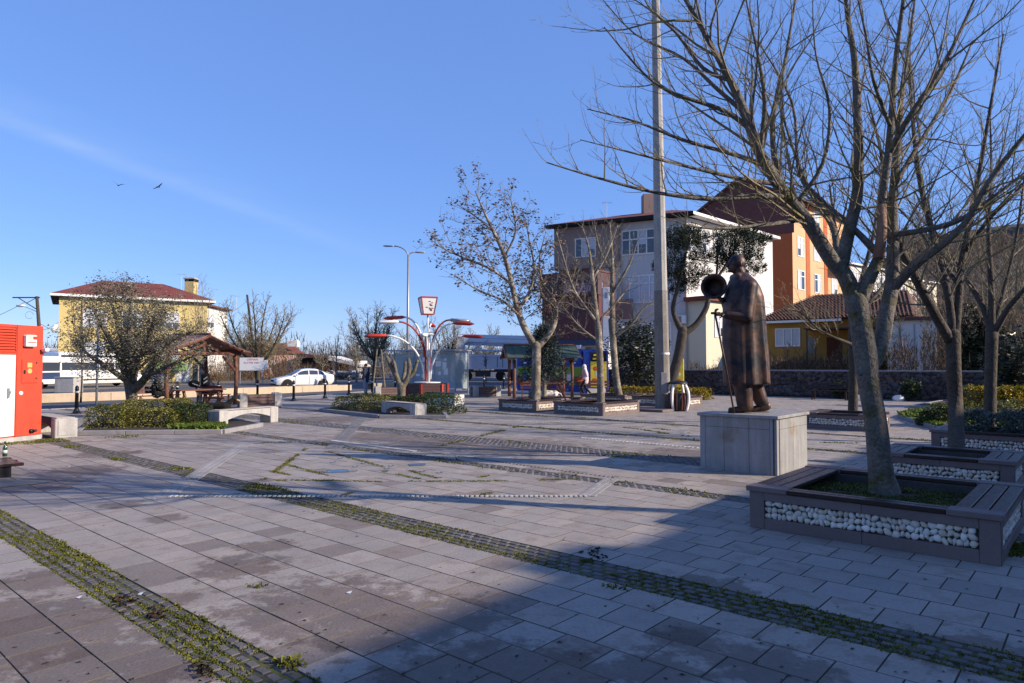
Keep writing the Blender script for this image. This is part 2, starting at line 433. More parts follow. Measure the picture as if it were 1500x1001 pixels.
def tile_mb(w,l,mb,mt=None,rr=rt):
    g=.0024;c=.003;h=-.02
    x0,x1,y0,y1=-w/2+g,w/2-g,-l/2+g,l/2-g;z=0
    vs=[(x0,y0,h),(x1,y0,h),(x1,y1,h),(x0,y1,h),(x0,y0,z-c),(x1,y0,z-c),(x1,y1,z-c),(x0,y1,z-c),(x0+c,y0+c,z),(x1-c,y0+c,z),(x1-c,y1-c,z),(x0+c,y1-c,z)]
    fs=[(8,9,10,11)]
    for k in range(4):
        k2=(k+1)%4;fs+=[(4+k,4+k2,8+k2,8+k),(k,k2,4+k2,4+k)]
    if mt is not None: vs=[tuple(mt@Vector(v)) for v in vs]
    mb.add(vs,fs)
def grime(o):
    """slab sides are caked with joint dirt"""
    o.data.materials.append(m_joint)
    for i,p in enumerate(o.data.polygons):
        if i%9: p.material_index=1
pav=bpy.data.objects.new('plaza_paving',None);COL.objects.link(pav);pav['kind']='structure'
shared={};far=MB()
for i,(y,a,b,v) in enumerate(tiles):
    w=b-a;c=uv((a+b)/2,v+.17,rt.uniform(-.001,.002))
    tilt=(rt.gauss(0,.0018),rt.gauss(0,.0018))
    mt=Matrix.Translation(c)@Matrix.Rotation(TH,4,'Z')@Matrix.Rotation(tilt[0],4,'X')@Matrix.Rotation(tilt[1],4,'Y')
    if i<300:
        k=round(w,3)
        if k not in shared:
            t=MB();tile_mb(w,.34,t);o=t.build('slab',m_slab,pav);grime(o);shared[k]=o.data
        else:
            o=bpy.data.objects.new('slab',shared[k]);COL.objects.link(o);o.parent=pav
        o.matrix_local=mt
    else: tile_mb(w,.34,far,mt)
grime(far.build('slab',m_slab,pav,kind='stuff'))
# far paving, where single slabs can no longer be told apart
MB().poly([(-11.7,33.8,-.002),(-10.8,37,-.002),(-8.7,45,-.002),(-4,52.8,-.002),(8,59.8,-.002),(70,59.8,-.002),(70,33.8,-.002)]).build('far_paving',m_slab,kind='structure')
# ---- cobble strips with moss in their joints
rc=random.Random(5)
allc=[]
for si,(a,b,n,kd) in enumerate(STRIPS):
    w=(b-a)/n;L=.115 if kd=='moss' else .13
    for k in range(n):
        v=-16+(L/2 if k%2 else 0)
        while v<26:
            c=uv(a+w*(k+.5),v+L/2)
            if FOV(c.x,c.y,.5) and c.y<30 and inpoly(c.x,c.y,PZ): allc.append((c.y,si,a+w*(k+.5),v+L/2,w,L,kd))
            v+=L
allc.sort()
for si,(a,b,n,kd) in enumerate(STRIPS[:2]):
    MB().poly([uv(a+.002,-3,-.0065),uv(b-.002,-3,-.0065),uv(b-.002,20,-.0065),uv(a+.002,20,-.0065)]).build('strip_bed',m_mossy,kind='structure')
cs=[];holders={}
for si,s in enumerate(STRIPS):
    o=bpy.data.objects.new('cobble_strip',None);COL.objects.link(o);o['kind']='structure';holders[si]=o
cm={};farc={}
cnt={}
for (y,si,u,v,w,L,kd) in allc:
    key=(si,);cnt[si]=cnt.get(si,0)+1
    g=.006
    dims=(w/2-g-rc.uniform(0,.004),L/2-g-rc.uniform(0,.006))
    z=-.001+rc.uniform(-.004,.003)
    mt=Matrix.Translation(uv(u,v,z))@Matrix.Rotation(TH+rc.gauss(0,.03),4,'Z')@Matrix.Rotation(rc.gauss(0,.02),4,'X')@Matrix.Rotation(rc.gauss(0,.02),4,'Y')
    mat=m_cobble if kd=='moss' else m_cobdark
    if si in (0,1) and cnt[si]<=300:
        vr=rc.randrange(5);kk=(si,vr)
        if kk not in cm:
            t=MB();t.box((-dims[0],-dims[1],-.03),(dims[0],dims[1],0),.009);o=t.build('cobble',mat,holders[si]);cm[kk]=o.data
        else:
            o=bpy.data.objects.new('cobble',cm[kk]);COL.objects.link(o);o.parent=holders[si]
        o.matrix_local=mt
    else:
        t=farc.setdefault(si,MB())
        x,yv=dims;c=.009
        vs=[(-x,-yv,-.02),(x,-yv,-.02),(x,yv,-.02),(-x,yv,-.02),(-x,-yv,-c),(x,-yv,-c),(x,yv,-c),(-x,yv,-c),(-x+c,-yv+c,0),(x-c,-yv+c,0),(x-c,yv-c,0),(-x+c,yv-c,0)]
        fs=[(8,9,10,11)]
        for q in range(4):
            q2=(q+1)%4;fs+=[(q,q2,4+q2,4+q),(4+q,4+q2,8+q2,8+q)]
        t.add([tuple(mt@Vector(p)) for p in vs],fs)
for si,t in farc.items(): t.build('cobble',m_cobble if STRIPS[si][3]=='moss' else m_cobdark,holders[si],kind='stuff')
rm=random.Random(11)
def tuft(mb,p,h,n,s,r=rm):
    for _ in range(n):
        a=r.uniform(0,6.28);q=Vector((p.x+r.gauss(0,s),p.y+r.gauss(0,s),p.z));w=r.uniform(.3,.6)*h
        dx,dy=math.cos(a)*w,math.sin(a)*w;t=r.uniform(-.9,.9)*h;t2=r.uniform(-.9,.9)*h
        hh=h*r.uniform(.4,1.1)
        mb.add([(q.x-dx,q.y-dy,q.z-.004),(q.x+dx,q.y+dy,q.z-.004),(q.x+t+dx*.3,q.y+t2+dy*.3,q.z+hh),(q.x+t-dx*.5,q.y+t2-dy*.5,q.z+hh*.8)],[(0,1,2,3)])
moss=MB()
for si,(a,b,n,kd) in enumerate(STRIPS):
    w=(b-a)/n
    for (v0,v1) in [(-6,22)]:
        N=int((v1-v0)*(n+1)*(80 if si<2 else 14))
        for _ in range(N):
            k=rm.randrange(n+1);v=rm.uniform(v0,v1);u=a+k*w+rm.gauss(0,.006)
            if rm.random()<.35: # cross joints
                u=a+rm.uniform(0,1)*(b-a);L=.115;v=round(v/(L/2))*(L/2)+rm.gauss(0,.005)
            c=uv(u,v,-.006)
            if not FOV(c.x,c.y,.3) or c.y>(16 if si<2 else 27): continue
            q=noise.noise(Vector((u*2.2+si*7,v*1.1,0)))+.5*noise.noise(Vector((u*9,v*5,3)))
            lim=-.15
            if si==0: lim=-.25
            if si==1: lim=-.22 if v<8.7 else .32
            if si==2: lim=0 if 5<v<14 else .15
            if si==3: lim=.35
            if q<lim: continue
            edge=1.35 if k in (0,n) else 1.
            far_=c.y>9
            tuft(moss,c,(.0105 if si<2 else .012)*edge*(1+.6*max(0,q))*(1.6 if far_ else 1),3 if far_ else 6,.011 if not far_ else .03)
# moss and weeds in the joints of the star-shaped slab fields
def joint_moss(p,q,dens,h=.014,s=.012,lim=-.1,seed=0):
    L=(q-p).length
    for i in range(int(L*dens)):
        c=p.lerp(q,rm.random());c=Vector((c.x+rm.gauss(0,s),c.y+rm.gauss(0,s),0.002))
        if noise.noise(Vector((c.x*1.5,c.y*1.5,seed)))<lim: continue
        tuft(moss,c,h,4,.015)
J=[((449,657),(385,704)),((385,704),(480,704.5)),((480,704.5),(560,706)),((560,706),(740,705)),((740,705),(850,702)),((395,690),(470,705)),((470,705),(520,700)),
   ((600,690),(640,701)),((640,701),(690,696)),((700,700),(760,690)),((560,690),(620,704)),((415,680),(480,697)),((480,662),(560,684)),((690,728),(720,722)),((495,728),(515,722))]
for i,(p,q) in enumerate(J): joint_moss(at(*p),at(*q),90,.015,.02,-.2,i)
for i,(p,q) in enumerate([((370,650),(480,645)),((760,625),(1025,647)),((640,655),(760,625)),((905,625),(1010,640)),((960,628),(1025,636)),((1185,648),(1270,650)),((845,693),(903,700))]):
    joint_moss(at(*p),at(*q),60,.02,.05,-.05,i+20)
# tufts scattered in ordinary joints
for _ in range(900):
    y,a,b,v=tiles[rm.randrange(min(len(tiles),4200))]
    if rm.random()<.5: c=uv(a,v+rm.uniform(0,.34))
    else: c=uv(rm.uniform(a,b),v)
    if noise.noise(Vector((c.x*.9,c.y*.9,9)))<.12: continue
    for _k in range(4): tuft(moss,Vector((c.x+rm.gauss(0,.02),c.y+rm.gauss(0,.02),0)),.010,3,.012)
for (px,py,n,s) in [(860,822,12,.03),(905,862,10,.03),(375,860,6,.02),(1480,800,160,.12),(1475,808,120,.09),(180,640,60,.2),(20,650,90,.2),(55,648,90,.15),(75,645,90,.12),(1140,668,30,.1),(425,972,24,.04)]:
    c=at(px,py)
    for _ in range(n): tuft(moss,Vector((c.x+rm.gauss(0,s),c.y+rm.gauss(0,s),0)),.028,3,.02)
moss.build('moss',m_moss,kind='stuff')
# ---- the star pattern: bands of narrow stones laid proud of the slabs
m_band=M('band_stone','#8f8a86',.75,var=.12,island=.14,fine=.15)
m_bandd=M('band_stone_dark','#6d6968',.8,var=.15,island=.15)
m_bandw=M('band_stone_white','#aeaaa3',.7,var=.1,island=.15)
def bandrow(p,q,n_across,w,l,mat,gap=.006,z=.008,start=0):
    hold=bpy.data.objects.new('stone_band',None);COL.objects.link(hold);hold['kind']='structure'
    d=q-p;L=d.length;an=math.atan2(d.y,d.x);nn=Vector((-math.sin(an),math.cos(an),0));d=d/L
    k=int(L/l);data=None;stuff=k*n_across>300
    big=MB()
    for i in range(k):
        for j in range(n_across):
            c=p+d*(l*(i+.5))+nn*(w/n_across*(j+.5));c.z=z/2+rm.uniform(-.001,.001)
            if stuff: big.obox(c,(l-gap,w/n_across-gap,z),an+rm.gauss(0,.02))
            elif data is None:
                o=MB().box((-l/2+gap/2,-w/n_across/2+gap/2,-z/2),(l/2-gap/2,w/n_across/2-gap/2,z/2),.003).build('band_stone',mat,hold);data=o.data;o.location=c;o.rotation_euler.z=an
            else:
                o=bpy.data.objects.new('band_stone',data);COL.objects.link(o);o.parent=hold;o.location=c;o.rotation_euler.z=an+rm.gauss(0,.01)
    if stuff: big.build('band_stone',mat,hold,kind='stuff')
bandrow(at(255,728),at(368,651),3,.26,.2,m_band)
bandrow(at(243,729),at(868,729),1,.11,.062,m_bandw,gap=.026,z=.014)
bandrow(at(872,728),at(910,700),3,.22,.2,m_band)
bandrow(at(905,700),at(620,661),1,.09,.08,m_bandd,gap=.03,z=.01)
bandrow(at(612,661),at(486,645),1,.13,.09,m_bandw,gap=.01,z=.012)
bandrow(at(375,651),at(480,645),1,.1,.1,m_bandd,gap=.04,z=.01)
bandrow(at(500,657),at(541,609),3,.32,.2,m_bandd)
bandrow(at(1025,656),at(850,641),1,.12,.09,m_bandw,gap=.02,z=.012)
bandrow(at(820,618),at(765,618),1,.12,.09,m_bandw,gap=.03,z=.012)
# small steel fittings set in the inner field, with thin puddles round them
ft=None
for px,py in [(500,672),(489,678),(534,679),(522,684),(478,691),(515,691),(568,687),(574,683),(520,691),(566,691),(620,691),(645,693)][:12]:
    p=at(px,py)
    if ft is None:
        ft=thing('ground_fitting','small round steel fitting sunk in the slabs of the star field','floor fitting',p,0,'steel fittings in the star-shaped slab field')
        MB().lathe([(.06,0),(.06,.008),(.04,.012),(.04,.003)],14).build('ring',m_nozzle,ft)
    else: copy_tree(ft,loc=p)
def blob(c,rx,ry,rz,z,n=26,seed=0):
    pts=[]
    for k in range(n):
        t=2*math.pi*k/n;r=1+.35*noise.noise(Vector((math.cos(t)*1.3+seed,math.sin(t)*1.3,seed)))
        x,y=rx*r*math.cos(t),ry*r*math.sin(t);pts.append((c.x+x*math.cos(rz)-y*math.sin(rz),c.y+x*math.sin(rz)+y*math.cos(rz),z))
    return pts
pud=MB()
for i,(px,py,rx,ry) in enumerate([(495,691,.22,.16),(612,681,.16,.14)]):
    pud.poly(blob(at(px,py),rx,ry,.3,.0075,seed=i*3.3))
pud.build('puddle',m_wet,kind='structure')
MB().poly(blob(at(12,709),.55,.35,.6,.006,seed=9)).build('concrete_patch',M('patch','#5f605f',.9,var=.3,vs=8,bump=.8,fs=30),kind='structure')
# litter
for i,(px,py,lb) in enumerate([(42,688,'crumpled white scrap on the slabs beside the low slatted deck'),(101,685,'white scrap on the slabs right of the slatted deck'),(226,732,'small white scrap left of the ridged white stone line'),(511,875-5,'white scrap in front of the second mossy strip'),(115,877,'tiny bright scrap on slabs left of the mossy strip'),(205,872,'white chip of paper lying on the near mossy strip')]):
    p=at(px,py);t=MB();t.add([(p.x-.02,p.y,.006),(p.x+.015,p.y-.012,.006),(p.x+.022,p.y+.01,.02),(p.x-.01,p.y+.015,.012)],[(0,1,2,3)]);t.build('paper_scrap',m_white,label=lb,cat='litter')
lf=Mleaf('dead_leaf','#241c14','#3a2c1c',.1)
dl=MB()
for _ in range(170):
    px=rm.uniform(0,1500);py=1001-(rm.random()**1.6)*260;c=at(px,py);a=rm.uniform(0,6.28);s=rm.uniform(.008,.022)
    dl.add([(c.x-math.cos(a)*s,c.y-math.sin(a)*s,.004),(c.x+math.sin(a)*s*.4,c.y-math.cos(a)*s*.4,.010),(c.x+math.cos(a)*s,c.y+math.sin(a)*s,.005),(c.x-math.sin(a)*s*.4,c.y+math.cos(a)*s*.4,.006)],[(0,1,2,3)])
for cx,cy in [(295,983),(185,882),(870,813),(230,902)]:
    for _ in range(40):
        c=at(cx+rm.gauss(0,9),cy+rm.gauss(0,6));a=rm.uniform(0,6.28);s=rm.uniform(.01,.03)
        dl.add([(c.x-math.cos(a)*s,c.y-math.sin(a)*s,.004),(c.x+math.sin(a)*s*.4,c.y-math.cos(a)*s*.4,.02),(c.x+math.cos(a)*s,c.y+math.sin(a)*s,.008),(c.x-math.sin(a)*s*.4,c.y+math.cos(a)*s*.4,.006)],[(0,1,2,3)])
dl.build('fallen_leaves',lf,kind='stuff')
# ================================================================ planters
rp=random.Random(21);m_inner=M('planter_inner','#4a4542',.9,var=.25,vs=5,fine=.2)
def pebble_mesh(i):
    t=MB();t.ell((0,0,0),(1,1,1),7,5)
    me=bpy.data.meshes.new('pebble');vs=[]
    for v in t.v:
        q=Vector(v);k=1+.5*noise.noise(q*1.1+Vector((i*5.1,0,0)));vs.append(tuple(q*k))
    me.from_pydata(vs,[],t.f);me.shade_smooth();me.materials.append(m_pebble);return me
PEB=[pebble_mesh(i) for i in range(8)]
def fill_pebbles(x0,x1,z0,z1,size,rr):
    """jittered rows of pebble centres with sizes"""
    out=[];nz=max(2,round((z1-z0)/size));hz=(z1-z0)/nz
    for j in range(nz):
        x=x0+rr.uniform(.2,.6)*size*.5
        while x<x1-size*.25:
            w=size*rr.uniform(.6,1.55);out.append((min(x+w/2,x1-w*.4),z0+hz*(j+.5)+rr.uniform(-.2,.2)*size,w*.54,hz*.60*rr.uniform(.72,1.18)));x+=w*.95
    return out
def planter(loc,Lu,Lv,label,h=.42,pebs='single',rim=.36,size=.05,soil=.27,group='stone planters with white pebble panels',rz=TH,plants=True,wallthick=.2):
    """local x runs away from the viewer (u), local y to the left (v)"""
    t=thing('stone_planter',label,'planter',loc,rz,group)
    bt=h-.05;b0=.11;b1=bt-.085;post=.15
    # four walls: each a frame of bands and posts round a recessed panel
    def wall(ax,pos,sgn,L,inner,det):
        # ax 0: wall runs along y at x=pos, outer side towards sgn
        def bx(mb,a0,a1,d0,d1,z0,z1,c=.004):
            if ax==0: mb.box((pos+min(d0*sgn,d1*sgn),a0,z0),(pos+max(d0*sgn,d1*sgn),a1,z1),c)
            else: mb.box((a0,pos+min(d0*sgn,d1*sgn),z0),(a1,pos+max(d0*sgn,d1*sgn),z1),c)
        n=max(2,round((L-2*post)/.72))
        for i in range(n):
            a0=post+(L-2*post)*i/n;a1=post+(L-2*post)*(i+1)/n
            for (z0,z1) in ((0,b0),(b1,bt)):
                m=MB();bx(m,a0+.001,a1-.001,-.05,0,z0,z1);m.build('panel_band',m_planter,t)
        for a0,a1 in ((.0015,post),(L-post,L-.0015)):
            m=MB();bx(m,a0,a1,-.05,.0 if ax==0 else -.0015,0,bt);m.build('corner_panel',m_planter,t)
        m=MB();bx(m,.051,L-.051,-wallthick,-.046,0,bt,0);m.build('wall_core',m_inner,t)
        if not det: return
        ps=fill_pebbles(post+.003,L-post-.003,b0+.003,b1-.003,size,rp)
        if pebs=='single':
            for (a,z,ra,rzz) in ps:
                o=bpy.data.objects.new('pebble',PEB[rp.randrange(8)]);COL.objects.link(o);o.parent=t
                dep=rp.uniform(.018,.028)
                if ax==0: o.location=(pos+sgn*-.032,a,z);o.scale=(dep,ra,rzz);
                else: o.location=(a,pos+sgn*-.032,z);o.scale=(ra,dep,rzz)
                if ax==0:o.rotation_euler=(rp.uniform(-.8,.8),0,0)
                else:o.rotation_euler=(0,rp.uniform(-.8,.8),0)
        else:
            g=MB()
            for (a,z,ra,rzz) in ps:
                c=(pos+sgn*-.032,a,z) if ax==0 else (a,pos+sgn*-.032,z)
                r=(.024,ra,rzz) if ax==0 else (ra,.024,rzz)
                g.ell(c,r,6,4,Matrix.Rotation(rp.uniform(-.4,.4),4,'X' if ax==0 else 'Y'))
            g.build('pebble',m_pebble,t,smooth=True,kind='stuff')
    wall(0,0,-1,Lv,1,True);wall(1,0,-1,Lu,1,True);wall(0,Lu,1,Lv,1,False);wall(1,Lv,1,Lu,1,False)
    # rim: corner stones and planks
    e=.025;cu=.17
    for (x0,x1) in ((-e,cu),(Lu-cu,Lu+e)):
        for (y0,y1) in ((-e,rim+.02),(Lv-rim-.02,Lv+e)):
            MB().box((x0,y0,bt+.001),(x1,y1,h+.004),.006).build('corner_stone',m_planter,t)
    pw=(cu+e)/2
    for k in range(2):
        for x0 in (-e,Lu-cu):
            MB().box((x0+k*pw+.005,rim+.024,bt+.004),(x0+(k+1)*pw-.006,Lv-rim-.024,h-.004),.006).build('plank',m_wood,t)
    pw=(rim+e)/3
    for k in range(3):
        for y0 in (-e,Lv-rim):
            MB().box((cu+.004,y0+k*pw+.006,bt+.004),(Lu-cu-.004,y0+(k+1)*pw-.008,h-.004),.006).build('plank',m_wood,t)
    so_=MB();nx=10
    for i in range(nx):
        for j in range(nx):
            q=[]
            for (a,b) in ((i,j),(i+1,j),(i+1,j+1),(i,j+1)):
                x=wallthick-.01+(Lu-2*wallthick+.02)*a/nx;y=wallthick-.01+(Lv-2*wallthick+.02)*b/nx
                q.append((x,y,soil+.04*noise.noise(Vector((x*3,y*3,loc[0])))))
            so_.add(q,[(0,1,2,3)])
    so_.build('soil',m_soil,t)
    return t
P1=planter(uv(6.88,.70),1.93,2.10,'large stone planter nearest the viewer, white pebble panels and plank rim round the forked tree',size=.052)
P2=planter(uv(10.76,.94),1.35,1.62,'stone planter directly behind the nearest one, with a slim dark tree standing in it',pebs='single',size=.055)
P3=planter(uv(15.12,.75),1.6,1.85,'stone planter full of grey-green shrubs beside the grass bed at right',pebs='stuff',size=.06)
P4=planter(uv(18.6,4.38),1.5,1.75,'low stone planter behind the trunk of the big tree, right of the statue',pebs='stuff',size=.06)
P5=planter(at(785,604.5),1.6,1.75,'stone planter with the leaf-hung plane tree in front of the second pavilion',pebs='stuff',size=.07)
P6=planter(at(806,603)+UU*1.2+VV*.2,1.2,1.6,'stone planter half hidden behind the plane tree planter',pebs='stuff',size=.07)
P7=planter(at(883,610),2.3,2.0,'stone planter with the pale forked tree left of the concrete mast',pebs='stuff',size=.07)
P8=planter(at(915,594),1.6,2.2,'long low planter behind the pale forked tree, left of the mast',pebs='stuff',size=.07)
P9=planter(at(1005,598),1.4,2.4,'low pebble-panelled planter behind the round litter bin',pebs='stuff',size=.07)
# grass and litter on the soil of the planters
gr=MB();rg=random.Random(4)
for (u0,u1,v0,v1,n,h) in [(7.1,8.6,.95,2.6,5200,.028),(10.95,11.95,1.15,2.35,500,.04)]:
    for _ in range(n):
        c=uv(rg.uniform(u0,u1),rg.uniform(v0,v1),.275)
        if noise.noise(Vector((c.x*3,c.y*3,1)))<-.25: continue
        tuft(gr,c,h,3,.02,rg)
gr.build('planter_weeds',Mleaf('weed','#3a4520','#6c6a35',.2),kind='stuff')
# ================================================================ pedestal and statue
pd=thing('statue_pedestal','square grey marble-clad pedestal under the bronze statue','pedestal',uv(10.26,3.75),TH)
Lu,Lv,ph=1.35,1.22,.84
m_marb=M('grey_marble','#929190',.6,var=.14,vs=3,fine=.3,fs=110,bump=.05,streak=.35,island=.06,c2='#86796a',c2s=2.2,c2t=(.55,.75))
MB().box((.03,.03,0),(Lu-.03,Lv-.03,ph-.005)).build('core',m_concd,pd)
def pan(x0,x1,y0,y1,z0,z1): MB().box((x0,y0,z0),(x1,y1,z1),.003).build('marble_panel',m_marb,pd)
g=.0018
ys=[0.0,.12,.47,.83,Lv-.1]
ys=[.10,.42,.82,Lv-.09]
for a,b in zip(ys,ys[1:]): pan(0,.028,a+g,b-g,.0,.68-g);pan(0,.028,a+g,b-g,.68+g,ph)
pan(0,.028,Lv-.09+g,Lv,0,ph);pan(-.004,.028,.055,.10-g,0,ph)
for a,b in ((.13,.72),(.72,Lu-.0)): pan(a+g,b-g,0,.028,0,.68-g);pan(a+g,b-g,0,.028,.68+g,ph)
pan(.055,.13-g,.012,.03,0,ph);pan(.0,.055-g,-.004,.03,0,ph)
for a,b in ((0,.7),(.7,Lu)): pan(a+g,b-g,Lv-.028,Lv,0,ph)
for a,b in ((.03,.6),(.6,Lv-.03)): pan(Lu-.028,Lu,a+g,b-g,0,ph)
MB().box((-.035,-.035,ph+.001),(Lu+.035,Lv+.035,ph+.05),.008).build('cap_slab',m_marb,pd)
# the statue: a man striding to the left in a long coat
D0=10.95;PZ0=ph+.05
def SP(px,py,dy=0.): # statue outline pixel -> local x,z about the statue root
    w=W(px,py,D0);return (w.x,w.z)
root=Vector((W(1090,600,D0).x,D0,PZ0))
st=thing('statue','dark bronze statue of a bald man in a long coat with hat and cane','statue',root)
def L(px,py): 
    w=W(px,py,D0);return w.x-root.x,w.z-root.z
prof=[(563,1061,1127),(548,1060,1126.5),(520,1059,1125),(495,1059,1122.5),(470,1059.5,1120.5),(450,1060,1119),(435,1061.5,1117),(422,1065,1112),(412,1068.5,1106),(405,1072,1099),(400,1075,1093)]
yw=[.27,.27,.26,.255,.255,.26,.262,.25,.215,.15,.09]
def coat_ring(z,xa,xb,hw,f,n=72):
    cx=(xa+xb)/2;rx=(xb-xa)/2;o=[]
    for k in range(n):
        t=2*math.pi*k/n
        fold=1+f*(.05*math.sin(7*t+.8)+.035*math.sin(13*t+2.1)+.02*math.sin(19*t))
        e=.85
        c,s=math.cos(t),math.sin(t)
        o.append((cx+rx*math.copysign(abs(c)**e,c)*(1 if abs(c)>.8 else fold),hw*math.copysign(abs(s)**e,s)*fold,z+.012*f*math.sin(5*t)))
    return o
ct=MB();rings=[];pp=[]
for (py,xa,xb),hw in zip(prof,yw): 
    a,z=L(xa,py);b,_=L(xb,py);pp.append((z,a,b,hw))
fine=[]
for i in range(len(pp)-1):
    for j in range(4):
        t=j/4;fine.append(tuple(pp[i][q]*(1-t)+pp[i+1][q]*t for q in range(4)))
fine.append(pp[-1])
n=72;vs=[];fs=[]
for i,(z,a,b,hw) in enumerate(fine):
    f=max(0,1-i/26)*1.25;vs+=coat_ring(z,a,b,hw,f)
for i in range(len(fine)-1):
    for k in range(n): fs.append((i*n+k,i*n+(k+1)%n,(i+1)*n+(k+1)%n,(i+1)*n+k))
fs.append(tuple(range(n))[::-1]);fs.append(tuple((len(fine)-1)*n+k for k in range(n)))
ct.add(vs,fs)
# sleeves
sx,sz=L(1092,420);ex,ez=L(1082,466);hx,hz=L(1046,465)
ct.cap((sx,-.19,sz-.02),(ex+.03,-.27,ez),.12,.10,14);ct.cap((ex+.03,-.27,ez),(hx+.13,-.24,hz+.02),.095,.068,14)
ex2,ez2=L(1078,462);hx2,hz2=L(1058,437)
ct.cap((sx,.19,sz-.03),(ex2,.28,ez2),.12,.09,14);ct.cap((ex2,.28,ez2),(hx2+.06,.10,hz2-.03),.085,.06,14)
# collar and lapel
cx,cz=L(1083,405);ct.cap((cx-.06,-.1,cz-.02),(cx+.1,0,cz+.02),.07,.06,12);ct.cap((cx-.06,.1,cz-.02),(cx+.1,0,cz+.02),.07,.06,12)
lx,lz=L(1062,450);ct.cap((cx-.1,-.05,cz-.05),(lx+.03,-.08,lz),.035,.03,8)
remesh(ct.build('coat',m_bronze,st),.013,2)
hd=MB()
a,b=L(1080,386)
hd.ell((a,0,b+.01),(.135,.105,.135),20,14);hd.ell((a-.045,0,b-.065),(.095,.08,.10),16,10)
hd.ell((a-.118,0,b-.115),(.035,.045,.035),10,8)                      # chin
hd.cap((a-.128,0,b+.005),(a-.158,0,b-.045),.018,.024,8)               # nose
hd.ell((a-.118,0,b+.03),(.03,.07,.018),10,6);hd.ell((a-.135,0,b-.078),(.022,.035,.012),10,6)
hd.ell((a-.125,-.035,b-.002),(.014,.018,.01),8,6);hd.ell((a-.125,.035,b-.002),(.014,.018,.01),8,6)
for s in (-1,1): hd.ell((a+.02,s*.104,b-.02),(.022,.014,.038),10,8)
hd.cap((a+.01,0,b-.06),(a+.05,0,b-.22),.085,.10,14)
remesh(hd.build('head',m_bronze,st),.0085,2)
lg=MB()
def Lp(px,py,y): 
    x,z=L(px,py);return (x,y,z)
lg.cap(Lp(1084,555,-.10),Lp(1088,592,-.10),.155,.125,16);lg.cap(Lp(1103,550,.10),Lp(1118,587,.11),.15,.11,16)
remesh(lg.build('trousers',m_bronze,st),.013,1)
for (tip,heel,y,tz) in (((1064,600),(1096,599),-.10,.03),((1102,600),(1129,592),.11,.05)):
    s=MB();x0,_=L(*tip);x1,z1=L(*heel)
    s.cap((x0+.04,y,.045),(x1-.03,y,.055+max(0,z1)*.3),.045,.06,12);s.cap((x1-.12,y,.07),(x1-.03,y,.1),.06,.075,12)
    s.box((x0,y-.05,0),(x1,y+.05,.022),.01)
    s.build('shoe',m_bronze,st,smooth=True)
# hat held out, its hollow side towards the viewer's left
hxx,hzz=L(1045,420)
nd=Vector((-.35,-.93,.05)).normalized();q=nd.to_track_quat('Z','Y').to_matrix().to_4x4()
ht=MB();ht.lathe([(.10,-.20),(.142,-.17),(.150,-.08),(.152,-.01),(.165,.006),(.20,.012),(.206,.0),(.20,-.010),(.17,-.016),(.150,-.022)],28)
hb=MB();hb.lathe([(.02,-.185),(.13,-.165),(.138,-.08),(.140,.0),(.146,.004)],28)
mt=Matrix.Translation((hxx,-.02,hzz))@q
h1=MB();h1.add([tuple(mt@Vector(v)) for v in ht.v],[f for f in ht.f if len(f)<20]);h1.add([tuple(mt@Vector(v)) for v in hb.v],[f[::-1] for f in hb.f if len(f)<20]+[hb.f[-2][::-1]])
h1.build('hat',m_bronze,st,smooth=True)
ca=MB();c0=Lp(1041,462,-.24);c1=Lp(1069,596,-.22)
ca.tube([c0,tuple((Vector(c0)*.5+Vector(c1)*.5)),(c1[0],c1[1],.0)],[.016,.015,.013],10);ca.cap((c0[0]-.05,-.24,c0[2]+.015),(c0[0]+.07,-.24,c0[2]+.015),.02)
ca.build('cane',m_bronze,st,smooth=True)
def hand(parent,mat,wrist,dirv,up,s=1.,curl=.9,name='hand',side=1):
    """palm, four curled fingers and a thumb, fused"""
    w=Vector(wrist);d=Vector(dirv).normalized();u=Vector(up).normalized();r=d.cross(u).normalized()*side;m=MB()
    m.cap(w,w+d*.03*s,.032*s,.034*s,10)
    for k in range(4):
        o=r*((k-1.5)*.021*s);m.cap(w+d*.02*s+o*.8,w+d*.09*s+o,.017*s,.0125*s,8)
        Ls=[.042,.047,.044,.035][k]*s;a=w+d*.09*s+o;dd=d.copy()
        for j in range(3):
            dd=(Matrix.Rotation(curl*(.7 if j==0 else 1),3,r*side)@dd).normalized() if curl else dd
            b=a+dd*Ls*(1-.2*j);m.cap(a,b,.0105*s,.0092*s,8);a=b
    a=w+d*.025*s-r*.03*s;b=a+(d*.6-r*.55-u*.4).normalized()*.04*s;c=b+(d*.7-u*.6).normalized()*.032*s
    m.cap(a,b,.015*s,.012*s,8);m.cap(b,c,.0115*s,.0095*s,8)
    return remesh(m.build(name,mat,parent),.0055*max(s,1),1)
hand(st,m_bronze,(hx+.10,-.24,hz+.025),(-1,0,-.05),(0,0,1),1.25,1.05)
hand(st,m_bronze,(hx2+.03,.06,hz2-.04),(-.7,-.5,.4),(.3,0,1),1.25,1.0)
m_barkm=M('bark_mottled','#6b6256',.9,var=.3,vs=4,fine=.35,fs=25,bump=.9,bd=.03,bs=15,c2='#93897a',c2s=2.5,c2t=(.5,.6))
